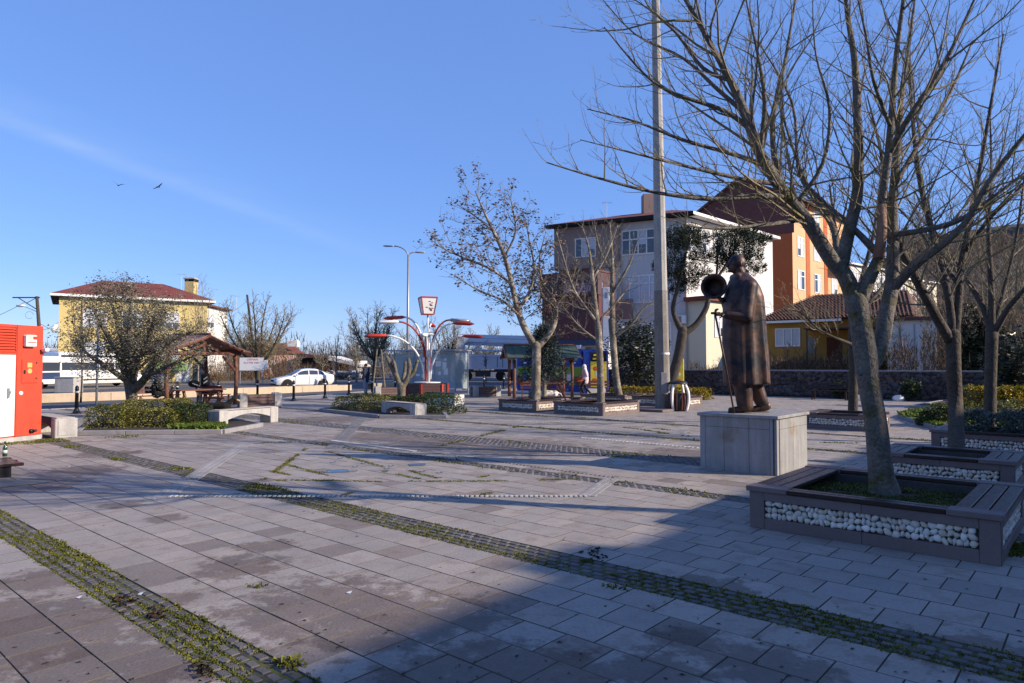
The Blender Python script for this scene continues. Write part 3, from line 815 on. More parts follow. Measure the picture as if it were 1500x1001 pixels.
# ================================================================ trees
def bend(d,amt,r):
    return (d+Vector((r.gauss(0,amt),r.gauss(0,amt),r.gauss(0,amt)))).normalized()
class Tree:
    def __init__(s,seed,up=.12,wig=.12,rat=.55,ang=(30,60),dens=1.,sides=(8,5,4,3),tips=None,maxlvl=3,minr=.0016,spacing=.16,kl=.42,rs=1.):
        s.rs=rs;
        s.r=random.Random(seed);s.m=MB();s.big=MB();s.up=up;s.wig=wig;s.ang=ang;s.dens=dens;s.tips=[] ;s.maxlvl=maxlvl;s.minr=minr;s.sp=spacing;s.kl=kl
    def limb(s,pts,lvl=0,start=.15,kids=True,Lk=None,mb=None,n=8):
        """pts: list of (Vector, radius); grows side branches along it"""
        P=smooth_pts([(*p,r*s.rs) for p,r in pts],4)
        (mb or s.big).tube([Vector(q[:3]) for q in P],[q[3] for q in P],n,cap=True)
        if not kids: e=P[-1];(mb or s.big).ell(tuple(e[:3]),(e[3]*1.03,e[3]*1.03,e[3]*1.1),12,8)
        if kids: s.kids([Vector(q[:3]) for q in P],[q[3] for q in P],lvl+1,start,Lk)
    def kids(s,P,Rr,lvl,start,Lk=None):
        r=s.r;L=sum((b-a).length for a,b in zip(P,P[1:]))
        n=max(2,int(L*start_d(lvl)*s.dens/s.sp*.16));
        base=Lk if Lk else L*s.kl
        ph=r.uniform(0,6.28)
        for i in range(n):
            t=start+(1-start)*((i+r.random())/n)
            x=t*(len(P)-1);k=min(int(x),len(P)-2);f=x-k
            p=P[k].lerp(P[k+1],f);rad=Rr[k]*(1-f)+Rr[k+1]*f;d=(P[k+1]-P[k]).normalized()
            ph+=2.4+r.gauss(0,.4);a=R(r.uniform(*s.ang));o=d.orthogonal().normalized();o=Matrix.Rotation(ph,3,d)@o
            nd=(d*math.cos(a)+o*math.sin(a)).normalized()
            if nd.z<-.25: nd.z*=-.4;nd.normalize()
            ln=base*r.uniform(.55,1.15)*(1-.45*t)
            s.grow(p,nd,ln,min(rad*.6,s.minr*1.4+ln*.0075),lvl)
    def grow(s,p,d,L,rad,lvl):
        r=s.r;rad=max(rad,s.minr);n=6 if lvl<=1 else (4 if lvl==2 else 3);st=L/n;pts=[p];rr=[rad];q=p;dd=d
        for i in range(n):
            dd=bend(dd,s.wig,r);dd.z+=s.up;dd.normalize();q=q+dd*st;pts.append(q);rr.append(max(rad*(1-(i+1)/n*.85),s.minr*.7))
        s.m.tube(pts,rr,3 if lvl>=2 else (5 if rad>.012 else 4),cap=False)
        if lvl<s.maxlvl and L>.12: s.kids(pts,rr,lvl+1,.12,L*s.kl)
        if lvl>=s.maxlvl-1: s.tips.append((pts[-1],dd))
        if lvl>=s.maxlvl: s.tips.append((pts[len(pts)//2],dd))
def start_d(l): return {1:6.,2:6.,3:6.,4:6.}.get(l,6)
def PX(l,d0,r0=None):
    """pixel path with depth and radius -> points"""
    return [(W(px,py,d),r) for px,py,d,r in l]
def tree_thing(name,label,loc,T,mb,mt,group=None,trunk='trunk'):
    t=thing(name,label,'tree',loc,0,group)
    o=Vector(loc)
    for m,nm,mat,sm in ((T.big,trunk,mb,True),(T.m,'crown',mt,False)):
        if not m.v: continue
        m.v=[(v[0]-o.x,v[1]-o.y,v[2]-o.z) for v in m.v];m.build(nm,mat,t,smooth=sm)
    return t
# --- big forked tree in the near planter
T=Tree(1,up=.10,wig=.12,ang=(28,58),dens=1.12,maxlvl=4,kl=.42,minr=.0018)
d=7.3;b0=Vector((at(1296,735,.2).x,at(1296,735,.2).y,.12))
trunk=[(b0,.215),(b0+Vector((-.005,0,.2)),.155),(W(1290,690,d),.124),(W(1283,620,d),.110),(W(1272,560,d),.108),(W(1268,520,d),.118),(W(1260,470,d),.108),(W(1254,440,d),.112)]
T.limb(trunk,kids=False,n=16)
T.limb(PX([(1254,445,d,.095),(1238,405,7.3,.085),(1216,378,7.25,.078),(1183,325,7.1,.068),(1152,288,7.0,.062),(1113,225,6.9,.053),(1085,150,6.8,.042),(1052,85,6.8,.03),(1010,10,6.7,.02),(970,-60,6.7,.01)],0),start=.3,Lk=2.3,n=12)
T.limb(PX([(1210,370,7.2,.05),(1166,292,7.3,.042),(1140,262,7.5,.035),(1132,180,7.7,.028),(1150,90,7.9,.02),(1170,-30,8,.01)],0),start=.2,Lk=1.6)
T.limb(PX([(1152,288,7.0,.034),(1100,288,6.8,.028),(1040,292,6.6,.022),(960,282,6.4,.017),(880,262,6.2,.012),(800,238,6.1,.006)],0),start=.12,Lk=.95)
T.limb(PX([(1125,245,6.95,.03),(1080,228,6.9,.024),(1000,205,6.8,.018),(930,178,6.8,.011),(860,160,6.8,.005)],0),start=.1,Lk=1.0)
T.limb(PX([(1100,190,6.85,.03),(1060,162,6.8,.024),(990,138,6.7,.018),(945,110,6.7,.012),(885,40,6.7,.006)],0),start=.1,Lk=1.1)
T.limb(PX([(1070,118,6.8,.025),(1030,100,6.9,.02),(990,48,7,.014),(950,10,7,.008),(930,-40,7,.004)],0),start=.1,Lk=1.0)
T.limb(PX([(1140,270,6.95,.028),(1085,262,6.7,.022),(1010,245,6.5,.016),(930,225,6.4,.010),(850,205,6.3,.004)],0),start=.1,Lk=.95)
T.limb(PX([(1090,165,6.8,.026),(1050,130,6.9,.021),(1000,85,7.,.015),(930,50,7.1,.009),(875,-10,7.1,.004)],0),start=.1,Lk=1.0)
T.limb(PX([(1060,100,6.8,.022),(1035,55,6.7,.016),(1020,0,6.6,.011),(1015,-50,6.6,.005)],0),start=.1,Lk=.9)
T.limb(PX([(1113,225,6.9,.028),(1120,150,6.7,.021),(1110,80,6.6,.015),(1095,10,6.6,.009),(1085,-50,6.6,.004)],0),start=.1,Lk=1.0)
T.limb(PX([(1165,300,7.1,.026),(1205,240,7.0,.02),(1215,160,6.9,.014),(1195,80,6.8,.009),(1190,0,6.8,.004)],0),start=.1,Lk=1.0)
T.limb(PX([(1180,320,7.1,.03),(1120,330,6.7,.02),(1040,335,6.4,.012),(990,325,6.2,.006)],0),start=.2,Lk=.8)
T.limb(PX([(1232,392,7.3,.075),(1242,345,7.3,.066),(1255,290,7.3,.06),(1258,240,7.3,.052),(1256,170,7.35,.045),(1252,90,7.4,.035),(1240,10,7.4,.024),(1236,-70,7.4,.012)],0),start=.2,Lk=1.9,n=10)
T.limb(PX([(1226,400,7.3,.04),(1222,340,7.5,.034),(1200,300,7.7,.028),(1170,250,7.9,.022),(1160,150,8.1,.015),(1110,60,8.2,.008)],0),start=.15,Lk=1.4)
T.limb(PX([(1256,450,d,.085),(1270,415,7.25,.07),(1287,378,7.2,.056),(1290,352,7.2,.05)],0),kids=False,n=12)
T.limb(PX([(1289,365,7.2,.042),(1292,300,7.2,.04),(1300,235,7.15,.038),(1306,170,7.1,.034),(1312,90,7.1,.028),(1322,10,7,.02),(1330,-60,7,.01)],0),start=.1,Lk=1.7)
T.limb(PX([(1286,372,7.2,.042),(1250,335,7.3,.032),(1200,290,7.5,.024),(1175,255,7.6,.018),(1140,150,7.8,.01)],0),start=.2,Lk=1.2)
T.limb(PX([(1302,225,7.15,.035),(1330,175,6.9,.03),(1370,115,6.8,.024),(1400,60,6.7,.017),(1440,-30,6.6,.008)],0),start=.12,Lk=1.5)
T.limb(PX([(1304,185,7.1,.022),(1280,120,6.8,.017),(1268,50,6.6,.012),(1250,-30,6.5,.006)],0),start=.15,Lk=1.1)
T.limb(PX([(1272,540,d,.095),(1290,505,7.35,.086),(1298,460,7.4,.082),(1306,420,7.45,.075),(1308,370,7.5,.065),(1308,300,7.6,.052),(1314,220,7.7,.042),(1322,130,7.8,.03),(1335,40,7.9,.018),(1345,-40,8,.01)],0),start=.35,Lk=1.8,n=12)
T.limb(PX([(1307,425,7.45,.055),(1340,390,7.2,.048),(1385,355,6.95,.042),(1420,320,6.8,.036),(1450,265,6.7,.03),(1500,200,6.6,.022),(1570,120,6.5,.01)],0),start=.15,Lk=1.5)
T.limb(PX([(1300,345,7.3,.034),(1350,338,7.0,.03),(1400,325,6.9,.027),(1440,300,6.8,.02),(1490,262,6.7,.014),(1560,210,6.6,.008)],0),start=.15,Lk=1.3)
T.limb(PX([(1311,270,7.6,.03),(1350,205,7.7,.024),(1390,140,7.8,.018),(1425,60,7.9,.01)],0),start=.15,Lk=1.3)
t1=tree_thing('deciduous_tree','big bare forked tree leaning over the nearest stone planter, lichen on its limbs',b0,T,m_bark,m_twig)
pl=MB();pl.tube([W(1287,378,7.16)-b0,W(1292,340,7.16)-b0,W(1292,300,7.16)-b0],[.058,.05,.042],10);pl.build('peeled_stub',m_peel,t1,smooth=True)
kn=MB()
for px,py,s in ((1266,519,.07),(1261,545,.05)): kn.ell(tuple(W(px,py,7.25)-b0),(s,s*.5,s*.9),10,7)
kn.build('bark_knot',m_bark,t1,smooth=True)
# --- slim dark tree in the second planter
T=Tree(2,up=.12,wig=.13,dens=.95,maxlvl=4,kl=.45,minr=.003,rs=.8)
d=11.3;b=Vector((*at(1401,676,.2).xy,.15))
T.limb([(b,.15),(W(1400,600,d),.135),(W(1397,540,d),.135),(W(1396,492,d),.14)],kids=False,n=14)
T.limb(PX([(1392,500,d,.11),(1372,465,11.2,.095),(1345,415,11,.085),(1320,365,10.9,.07),(1300,300,10.8,.05),(1290,220,10.8,.03),(1270,140,10.8,.012)],0),start=.2,Lk=1.8)
T.limb(PX([(1396,495,d,.085),(1388,430,11.4,.075),(1365,340,11.6,.065),(1345,250,11.7,.05),(1335,150,11.8,.035),(1330,60,11.8,.015)],0),start=.15,Lk=1.8)
T.limb(PX([(1399,495,d,.085),(1405,430,11.4,.075),(1408,390,11.5,.07),(1420,330,11.5,.06),(1435,250,11.5,.045),(1452,150,11.5,.03),(1470,50,11.5,.015)],0),start=.15,Lk=1.9)
T.limb(PX([(1406,420,11.4,.05),(1370,370,12,.04),(1340,330,12.4,.03),(1300,290,12.8,.015)],0),start=.15,Lk=1.4)
T.limb(PX([(1412,370,11.5,.05),(1450,320,11.2,.04),(1490,280,11,.03),(1540,220,11,.015)],0),start=.15,Lk=1.5)
tree_thing('deciduous_tree','slim dark bare tree with three upright forks in the second planter from the viewer',b,T,m_barkd,m_twig)
T=Tree(3,up=.12,wig=.14,dens=.95,maxlvl=4,kl=.45,minr=.0036,rs=.78)
d=14.3;b=Vector((W(1449,640,d).x,d,.15))
T.limb([(b,.16),(W(1451,560,d),.14),(W(1453,485,d),.15)],kids=False,n=12)
for i,l in enumerate([[(1452,490,14.3,.10),(1440,450,14.5,.08),(1410,400,14.8,.06),(1370,340,15,.04),(1340,280,15.2,.02)],[(1453,488,14.3,.09),(1452,420,14.4,.075),(1448,340,14.5,.055),(1452,250,14.6,.035),(1450,160,14.6,.015)],
    [(1455,490,14.3,.09),(1475,455,14,.075),(1500,425,13.8,.06),(1540,380,13.6,.04),(1580,320,13.6,.02)],[(1454,490,14.3,.07),(1472,420,14.8,.055),(1490,340,15,.04),(1500,260,15,.02)]]):
    T.limb(PX(l,0),start=.12,Lk=1.7)
tree_thing('deciduous_tree','bare tree with a pollarded head in the shrub-filled planter at the right edge',b,T,m_barkd,m_twig)
T=Tree(4,up=.12,wig=.14,dens=.9,maxlvl=4,kl=.45,minr=.0045,rs=.78)
d=18.9;b=Vector((W(1249,603,d).x,d,.15))
T.limb([(b,.17),(W(1250,560,d),.155),(W(1250,500,d),.16),(W(1251,455,d),.17)],kids=False,n=12)
for l in [[(1250,460,d,.12),(1262,410,19.2,.09),(1280,340,19.4,.06),(1290,260,19.5,.03)],[(1250,460,d,.11),(1240,400,18.8,.09),(1225,340,18.6,.06),(1215,270,18.5,.03)],[(1249,505,18.8,.06),(1222,494,18.2,.05),(1196,480,17.8,.04),(1176,460,17.6,.03),(1150,448,17.4,.012)],
          [(1252,470,d,.08),(1285,430,19.5,.06),(1320,380,20,.04),(1350,320,20,.02)]]:
    T.limb(PX(l,0),start=.2,Lk=1.6)
tree_thing('deciduous_tree','bare tree in the low planter directly behind the trunk of the biggest tree',b,T,m_barkd,m_twig)
# --- plane tree with hanging dead leaves
T=Tree(5,up=.03,wig=.20,dens=.85,maxlvl=4,kl=.42,minr=.005,rs=.75)
d=25.2;b=Vector((W(784,604,d).x,d,.1))
T.limb([(b,.27),(W(785,560,d),.23),(W(786,508,d),.22),(W(785,506,d),.2)],kids=False,n=14)
for l,lk in [([(785,510,d,.17),(768,480,25.2,.16),(757,450,25.2,.14),(748,410,25,.12),(737,370,25,.10),(722,338,24.8,.075),(708,308,24.6,.05),(696,280,24.6,.02)],2.1),([(786,510,d,.16),(806,488,25.3,.14),(814,465,25.4,.12),(812,440,25.5,.08),(795,415,25.6,.06),(790,380,25.6,.04),(800,340,25.6,.02)],2.3),
          ([(757,455,25.1,.09),(775,430,25.4,.08),(782,390,25.8,.06),(775,350,26,.04),(770,320,26,.02)],2.0),([(748,415,25,.08),(720,395,24.5,.06),(685,380,24.2,.05),(650,365,24,.03),(630,350,24,.012)],1.9),
          ([(740,375,25,.06),(755,340,25,.045),(750,300,25,.03),(745,285,25,.015)],1.5),([(760,462,25,.07),(735,440,24.5,.055),(700,425,24,.04),(668,405,23.8,.02)],1.7),([(728,345,24.9,.05),(700,320,25.2,.035),(670,300,25.5,.015)],1.5),([(812,450,25.5,.06),(835,420,25.5,.04),(845,380,25.5,.02)],1.2)]:
    T.limb(PX(l,0),start=.12,Lk=lk,n=8)
pt=tree_thing('plane_tree','plane tree still hung with curled brown leaves, in the planter by the second pavilion',b,T,m_barkm,m_barkp)
def leafmesh(tips,o,size,k,r,droop=.5,spread=.1,every=1.):
    m=MB()
    for p,dd in tips:
        if r.random()>every: continue
        for _ in range(k):
            q=p-o+Vector((r.gauss(0,spread),r.gauss(0,spread),r.gauss(0,spread)-droop*r.random()*.15));a=r.uniform(0,6.28);t=r.uniform(-.6,.6);s=size*r.uniform(.6,1.3)
            x=Vector((math.cos(a),math.sin(a),t)).normalized()*s;y=x.orthogonal().normalized()*s*.55
            y=Matrix.Rotation(r.uniform(0,6.28),3,x)@y
            m.add([tuple(q-x),tuple(q+y+x*.1),tuple(q+x),tuple(q-y+x*.1)],[(0,1,2,3)])
    return m
rl=random.Random(31)
leafmesh(T.tips,b,.055,4,rl,spread=.07,every=.34).build('dead_leaf',Mleaf('brown_leaf','#4c3d33','#7d6654',.2),pt,kind='stuff')
# ================================================================ middle ground
def winset(mb_frame,o,du,w,h,cols,rows_=(1.,),fw=.06,dep=.05,nrm=None):
    """window frame bars: o lower-left, du unit along the wall, nrm outward"""
    up=Vector((0,0,1))
    def bar(a,b,c,d2):
        p=[o+du*a+up*c,o+du*b+up*c,o+du*b+up*d2,o+du*a+up*d2]
        vs=[tuple(q-nrm*.0) for q in p]+[tuple(q+nrm*dep) for q in p]
        mb_frame.add(vs,[(4,5,6,7),(0,1,5,4),(1,2,6,5),(2,3,7,6),(3,0,4,7)])
    bar(0,w,0,fw);bar(0,w,h-fw,h);bar(0,fw,fw,h-fw);bar(w-fw,w,fw,h-fw)
    for i in range(1,cols): x=w*i/cols;bar(x-fw/2,x+fw/2,fw,h-fw)
    z=0
    for r_ in rows_[:-1]: z+=r_*h;bar(fw,w-fw,z-fw/2,z+fw/2)
def window(parent,o,du,nrm,w,h,cols=2,rows_=(1.,),curtain=.6,fmat=None,fw=.06,seed=0,name='window'):
    """frame > pane, curtain; o is in the parent's space, nrm points outward"""
    m=MB();winset(m,o,du,w,h,cols,rows_,fw,.06,nrm);f=m.build(name,fmat or m_white,parent)
    g=MB();p=[o,o+du*w,o+du*w+Vector((0,0,h)),o+Vector((0,0,h))];g.poly([q+nrm*.02 for q in p]);g.build('pane',m_glassd,f)
    if curtain:
        rr=random.Random(seed);c=MB()
        for i in range(cols):
            a=w*i/cols+fw*.7;b=w*(i+1)/cols-fw*.7
            if rr.random()>curtain: continue
            zt=rr.choice((.0,.0,.35));k=8
            for q in range(k):
                x0=a+(b-a)*q/k;x1=a+(b-a)*(q+1)/k;e0=.024+.006*(q%2);e1=.024+.006*((q+1)%2)
                P=[o+du*x0+nrm*e0+Vector((0,0,fw+zt*h)),o+du*x1+nrm*e1+Vector((0,0,fw+zt*h)),o+du*x1+nrm*e1+Vector((0,0,h-fw)),o+du*x0+nrm*e0+Vector((0,0,h-fw))]
                c.poly(P)
        if c.v: c.build('curtain',m_curt,f)
    return f
# ---- red and white kiosk at the left edge
ke=at(60,643);kd=Vector((-.228,-.974,0)).normalized()   # along its face, towards the viewer
kn_=Vector((-kd.y,kd.x,0));kn_=kn_ if kn_.x>0 else -kn_
kz=2.52
ks=thing('kiosk','red and white sheet-metal kiosk cut by the left edge, louvres above a white door','kiosk',ke,math.atan2(kd.y,kd.x))
# local: x along face towards viewer, y: check side of the outward normal
ysg=1 if (Matrix.Rotation(math.atan2(kd.y,kd.x),3,'Z')@Vector((0,1,0))).dot(kn_)>0 else -1
def kb(x0,x1,d0,d1,z0,z1,ch=.004): return MB().box((x0,ysg*d0,z0),(x1,ysg*d1,z1),ch)
kb(.0,4.2,-2.3,-.03,.1,kz-.02).build('body',m_orangered,ks)
kb(-.03,4.2,-2.35,.0,0,.10).build('concrete_base',m_conc,ks)
kb(.0,.62,-.029,.0,.11,kz).build('red_panel',m_orangered,ks)
kb(.64,2.2,-.029,.004,.13,1.87).build('door',m_white,ks)
dr=ks.children[-1]
kb(.635,.655,-.03,.008,.12,kz).build('corner_trim',m_orangered,ks)
hn=MB();hn.box((.80,ysg*.006,.95),(.84,ysg*.05,1.16),.008);hn.cyl((.82,ysg*.05,1.0),(.80,ysg*.07,1.1),.012);hn.build('handle',m_metal,dr)
lv=thing('x','','')
bpy.data.objects.remove(lv)
kb(.655,2.2,-.029,.0,1.89,kz).build('louvre_back',m_dark,ks)
for i in range(9):
    z=1.95+i*.06
    m=MB();m.obox((1.43,ysg*.012,z),(1.5,.012,.052),0,0,R(38*ysg));m.build('louvre_slat',m_orangered,ks)
kb(.655,2.2,.0,.02,2.46,kz).build('top_trim',m_orangered,ks);kb(.655,2.2,.0,.02,1.88,1.92).build('lower_trim',m_orangered,ks)
kb(.24,.50,.0,.11,2.05,2.31,.02).build('sign_box',m_white,ks);sb=ks.children[-1]
rotk=(R(90),0,0 if ysg<0 else math.pi)
kb(.26,.35,.11,.113,2.21,2.28,0).build('sign_print',M('print_red','#b8322c',.6,fine=0),sb)
kb(.36,.46,.11,.113,2.21,2.28,0).build('sign_print',M('print_tan','#cdb58f',.6,fine=0),sb)
kb(.27,.47,.11,.113,2.135,2.155,0).build('sign_print',MATS['print_red'],sb)
kb(.12,.52,.0,.012,1.25,1.78,.004).build('hatch',m_orangered,ks);hc=ks.children[-1]
kb(.135,.505,.012,.02,1.265,1.765,.004).build('hatch_door',m_orangered,hc)
for z in (1.36,1.7): kb(.16,.19,.02,.035,z-.015,z+.015,.004).build('hinge',m_dark,hc)
kb(.44,.48,.02,.04,1.46,1.54,.006).build('latch',m_dark,hc)
kb(.28,.39,.02,.023,1.6,1.7,0).build('sticker',M('sticker','#b8a35e',.6),hc)
MB().lathe([(.0,0),(.055,0),(.055,.004),(0,.004)][1:3],12).build('sticker',MATS['sticker'],hc);sk=hc.children[-1];sk.location=(.33,ysg*.021,1.52);sk.rotation_euler=(R(90),0,0)
m=MB();m.ell((.52,ysg*.01,1.04),(.05,.02,.045),14,8);m.build('vent_knob',m_white,ks,smooth=True)
m=MB();m.cyl((.26,ysg*0,.2),(.26,ysg*.05,.2),.045,.045,14);m.cyl((.23,ysg*.03,.19),(.2,ysg*.09,.21),.03,.03,10);m.build('outlet',m_black,ks,smooth=True)
m=MB();m.cyl((.03,ysg*.02,1.98),(.03,ysg*.1,1.98),.03,.03,10);m.box((-.02,ysg*.06,1.95),(.08,ysg*.16,2.03),.01);m.build('camera_box',m_white,ks)
# ---- low slatted deck with a green bottle
dk=thing('slatted_deck','low dark slatted wooden platform at the left edge with a bottle on it','platform',at(36,678,.2)*1.0,R(47))
dk.location.z=0
for i in range(7):
    m=MB();m.box((-1.0-.02*(i%2),.02+i*.135,.155),(-.02*(i%3),.13+i*.135,.2),.008);m.build('slat',m_wood,dk)
m=MB();m.box((-1.,.05,.0),(-.15,.12,.15));m.box((-1.,.78,.0),(-.15,.85,.15));m.build('bearer',m_dark,dk)
bp=at(7,669,.2)
bt_=thing('bottle','green glass bottle standing on the slatted platform','bottle',(bp.x,bp.y,.203))
m_gg=M('green_glass','#1e4a24',.08,var=.05,fine=0,bump=0,spec=.8)
MB().lathe([(.031,0),(.033,.01),(.033,.13),(.02,.165),(.0125,.185),(.0125,.222),(.015,.225),(.015,.236)],14).build('glass_body',m_gg,bt_,smooth=True)
MB().lathe([(.0338,.05),(.0338,.10)],14).build('paper_label',m_white,bt_,smooth=True)
# ---- concrete arch benches
def arch_bench(loc,rz,L,label,mat=m_conc,side=None,dpt=.42,h=.44):
    t=thing('concrete_bench',label,'bench',loc,rz,'concrete arch benches')
    ew=.30
    for x0 in (0,L-ew):
        MB().box((x0,0,0),(x0+ew,dpt,h),.012).build('end_block',mat,t)
    n=14;pts=[(ew+.001,h-.012),(L-ew-.001,h-.012)]
    arc=[(L-ew-.001-(L-2*ew-.002)*i/n,h-.25+.13*math.sin(math.pi*i/n)) for i in range(n+1)]
    poly=pts+arc
    vs=[(x,.02,z) for x,z in poly]+[(x,dpt-.02,z) for x,z in poly];k=len(poly)
    m=MB();fs=[(i,k+i,k+(i+1)%k,(i+1)%k) for i in range(k)]
    # front and back faces as strips so the concave outline fills properly
    for i in range(n):
        a=2+i;b=3+i;m.add([(arc[i][0],.02,arc[i][1]),(arc[i+1][0],.02,arc[i+1][1]),(arc[i+1][0],.02,h-.012),(arc[i][0],.02,h-.012)],[(0,1,2,3)])
        m.add([(arc[i][0],dpt-.02,arc[i][1]),(arc[i+1][0],dpt-.02,arc[i+1][1]),(arc[i+1][0],dpt-.02,h-.012),(arc[i][0],dpt-.02,h-.012)],[(3,2,1,0)])
    m.add(vs,fs);m.build('arch_beam',side or mat,t)
    MB().box((.04,.04,h+.001),(L-.04,dpt-.04,h+.02),.006).build('seat_slab',m_kerb,t)
    m=MB();m.box((L+.0,.06,.06),(L+.012,dpt-.06,h-.06),.005);m.build('end_panel',mat,t)
    return t
p=at(80,643);arch_bench(p+VV*2.1,TH-R(90),2.1,'concrete arch bench with a red painted side, against the kiosk',side=M('bench_red','#8a3d34',.8,var=.2,vs=6),dpt=.45)
p=at(297,627.5);arch_bench(p+Vector((.42,.03,0)),R(66),2.15,'pale concrete arch bench with the dark dog behind it, in front of the left pavilion')
p=at(608,613.5);a=R(-50);arch_bench(p-Vector((math.cos(a),math.sin(a),0))*2.1,a,2.1,'shaded concrete arch bench with a sunlit end, before the middle hedge bed')
# ---- tree beds with kerbs
def leafbox(n,x0,x1,y0,y1,z0,z1,size,seed,fill=.35,wob=.09,shape=None):
    """leaves concentrated near the surface of a clipped hedge block"""
    r=random.Random(seed);m=MB()
    for _ in range(n):
        q=[r.random(),r.random(),r.random()]
        if r.random()>fill:
            k=r.choice((0,0,1,2,2,2,3,1));ax=k%3;q[ax]=r.choice((0,1)) if ax<2 else 1
            q[ax]+=r.gauss(0,.03)
        x=x0+(x1-x0)*q[0];y=y0+(y1-y0)*q[1];z=z0+(z1-z0)*q[2]
        w=noise.noise(Vector((x*1.7,y*1.7,z*2+seed)))*wob*1.3+noise.noise(Vector((x*6,y*6,z*6)))*wob*.8
        e=1-.13*(max(0,q[2])**2)
        cx,cy=(x0+x1)/2,(y0+y1)/2;kx=min(abs(x1-x0)/2,.8);ky=min(abs(y1-y0)/2,.8);x=cx+(x-cx)*(1-(1-e)*kx/max(.01,abs(x1-x0)/2))+math.copysign(kx*w,x-cx);y=cy+(y-cy)*e+math.copysign(ky*w,y-cy);z=z0+(z-z0)*(1+w*1.6)
        a=r.uniform(0,6.28);s=size*r.uniform(.6,1.25);d=Vector((math.cos(a),math.sin(a),r.uniform(-.3,.9))).normalized()*s
        o=d.orthogonal().normalized()*s*.5;o=Matrix.Rotation(r.uniform(0,6.28),3,d)@o
        c=Vector((x,y,z));m.add([tuple(c-d),tuple(c+o),tuple(c+d),tuple(c-o)],[(0,1,2,3)])
    return m
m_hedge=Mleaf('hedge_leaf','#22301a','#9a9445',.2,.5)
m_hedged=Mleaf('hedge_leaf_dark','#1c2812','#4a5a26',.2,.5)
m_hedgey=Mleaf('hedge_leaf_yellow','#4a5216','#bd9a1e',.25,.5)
def bed(name,label,poly,z=.09,seed=0,soilm=None):
    t=thing(name,label,'planting bed',(poly[0].x,poly[0].y,0));o=poly[0]
    P=[q-o for q in poly];c=sum(P,Vector())/len(P)
    kd_=None;KM=None
    for a,b in zip(P,P[1:]+P[:1]):
        d=b-a;n=max(1,int(d.length/.9))
        for i in range(n):
            L=d.length/n;m=MB();m.box((-L/2+.004,-.06,0),(L/2-.004,.06,z+.02),.01);k=m.build('kerb_stone',m_concd,t);k.location=a+d*((i+.5)/n);k.rotation_euler.z=math.atan2(d.y,d.x)
    MB().poly([(q.x,q.y,z) for q in P]).build('soil',soilm or m_soil,t)
    return t
B1=[at(113,638),at(326,636),at(345,632)+Vector((.2,1.2,0)),at(262,603),at(160,603)]
bed('tree_bed','kerbed planting bed of variegated hedge round the olive tree at left',B1)
def hedge(label,loc,rz,dims,n,size,mat,seed,group=None,wob=.09,name='hedge',cat='hedge'):
    t=thing(name,label,cat,loc,rz,group);leafbox(n,0,dims[0],0,dims[1],.02,dims[2],size,seed,wob=wob).build('foliage',mat,t,kind='stuff')
    m=MB();rr=random.Random(seed)
    for _ in range(14):
        x,y=rr.uniform(.15,.85)*dims[0],rr.uniform(.2,.8)*dims[1];m.tube([(x,y,0),(x+rr.gauss(0,.05),y+rr.gauss(0,.05),dims[2]*.5),(x+rr.gauss(0,.12),y+rr.gauss(0,.12),dims[2]*.85)],[.012,.009,.005],4)
    m.build('stem',m_barkd,t);return t
h0=at(122,632,.1);ang1=math.atan2(.66,2.73)
hedge('rounded yellow-green shrub at the left end of the olive tree bed',at(120,633),.1,(.95,1.1,.58),5600,.024,m_hedge,1)
hedge('variegated hedge in front of the olive trunk',at(172,632),.12,(1.25,1.0,.50),7500,.024,m_hedge,2)
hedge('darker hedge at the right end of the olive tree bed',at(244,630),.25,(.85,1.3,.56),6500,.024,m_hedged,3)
hedge('hedge behind the olive trunk, nearer the left pavilion',at(172,618),.2,(1.9,1.0,.58),7500,.026,m_hedge,4)
g2=MB();rg=random.Random(6)
for _ in range(2600):
    c=at(rg.uniform(255,325),rg.uniform(622,634));tuft(g2,Vector((c.x,c.y,.09)),.09,2,.04,rg)
g2.build('grass_tufts',m_grass,kind='stuff',label=None)
B2=[at(470,603),at(556,613),at(655,613.5),at(640,600),at(520,592)]
bed('tree_bed','kerbed bed of low clipped hedge round the pollarded tree in the middle',B2)
p0=at(486,602.5);p1=at(560,607.5);d=(p1-p0);hedge('left half of the low clipped hedge beside the pollarded tree',p0,math.atan2(d.y,d.x),(d.length,1.6,.54),9000,.03,m_hedge,5)
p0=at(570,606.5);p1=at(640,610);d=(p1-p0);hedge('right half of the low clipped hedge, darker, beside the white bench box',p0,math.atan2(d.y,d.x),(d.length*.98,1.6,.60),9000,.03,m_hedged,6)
# grass bed and shrubs at right
B3=[at(1318,612),at(1372,630),at(1500,638),at(1560,612),at(1340,604)]
bed('grass_bed','kerbed bed of long grass right of the low planter',B3)
g3=MB()
for _ in range(5200):
    a=rg.random();c=at(rg.uniform(1318,1520),rg.uniform(606,632))
    if inpoly(c.x,c.y,[(q.x,q.y) for q in B3]): tuft(g3,Vector((c.x,c.y,.09)),.12,2,.05,rg)
g3.build('long_grass',m_grass,kind='stuff')
for i,(px,py,w,h,dm,lb) in enumerate([(1400,627,.9,.55,m_hedge,'olive-green shrub between the two right-hand trunks'),(1378,627,.7,.42,m_hedged,'dark low shrub left of the second tree trunk'),(1480,628,1.0,.6,m_hedge,'loose green shrub in the grass bed at the right edge')]):
    hedge(lb,at(px,py),.3,(w,w,h),2600,.035,dm,40+i,wob=.2,name='shrub',cat='shrub')
m_lav=Mleaf('grey_foliage','#3a4440','#6a766c',.2)
p=uv(15.5,1.1,.2);hedge('grey-green lavender-like shrubs filling the planter at right',p,TH,(.95,1.15,.48),6500,.03,m_lav,44,wob=.2,name='shrub',cat='shrub')
B4=[at(1335,598),at(1520,605),at(1530,590),at(1390,588)]
bed('tree_bed','kerbed bed of yellow-green hedge in front of the stone wall at right',B4)
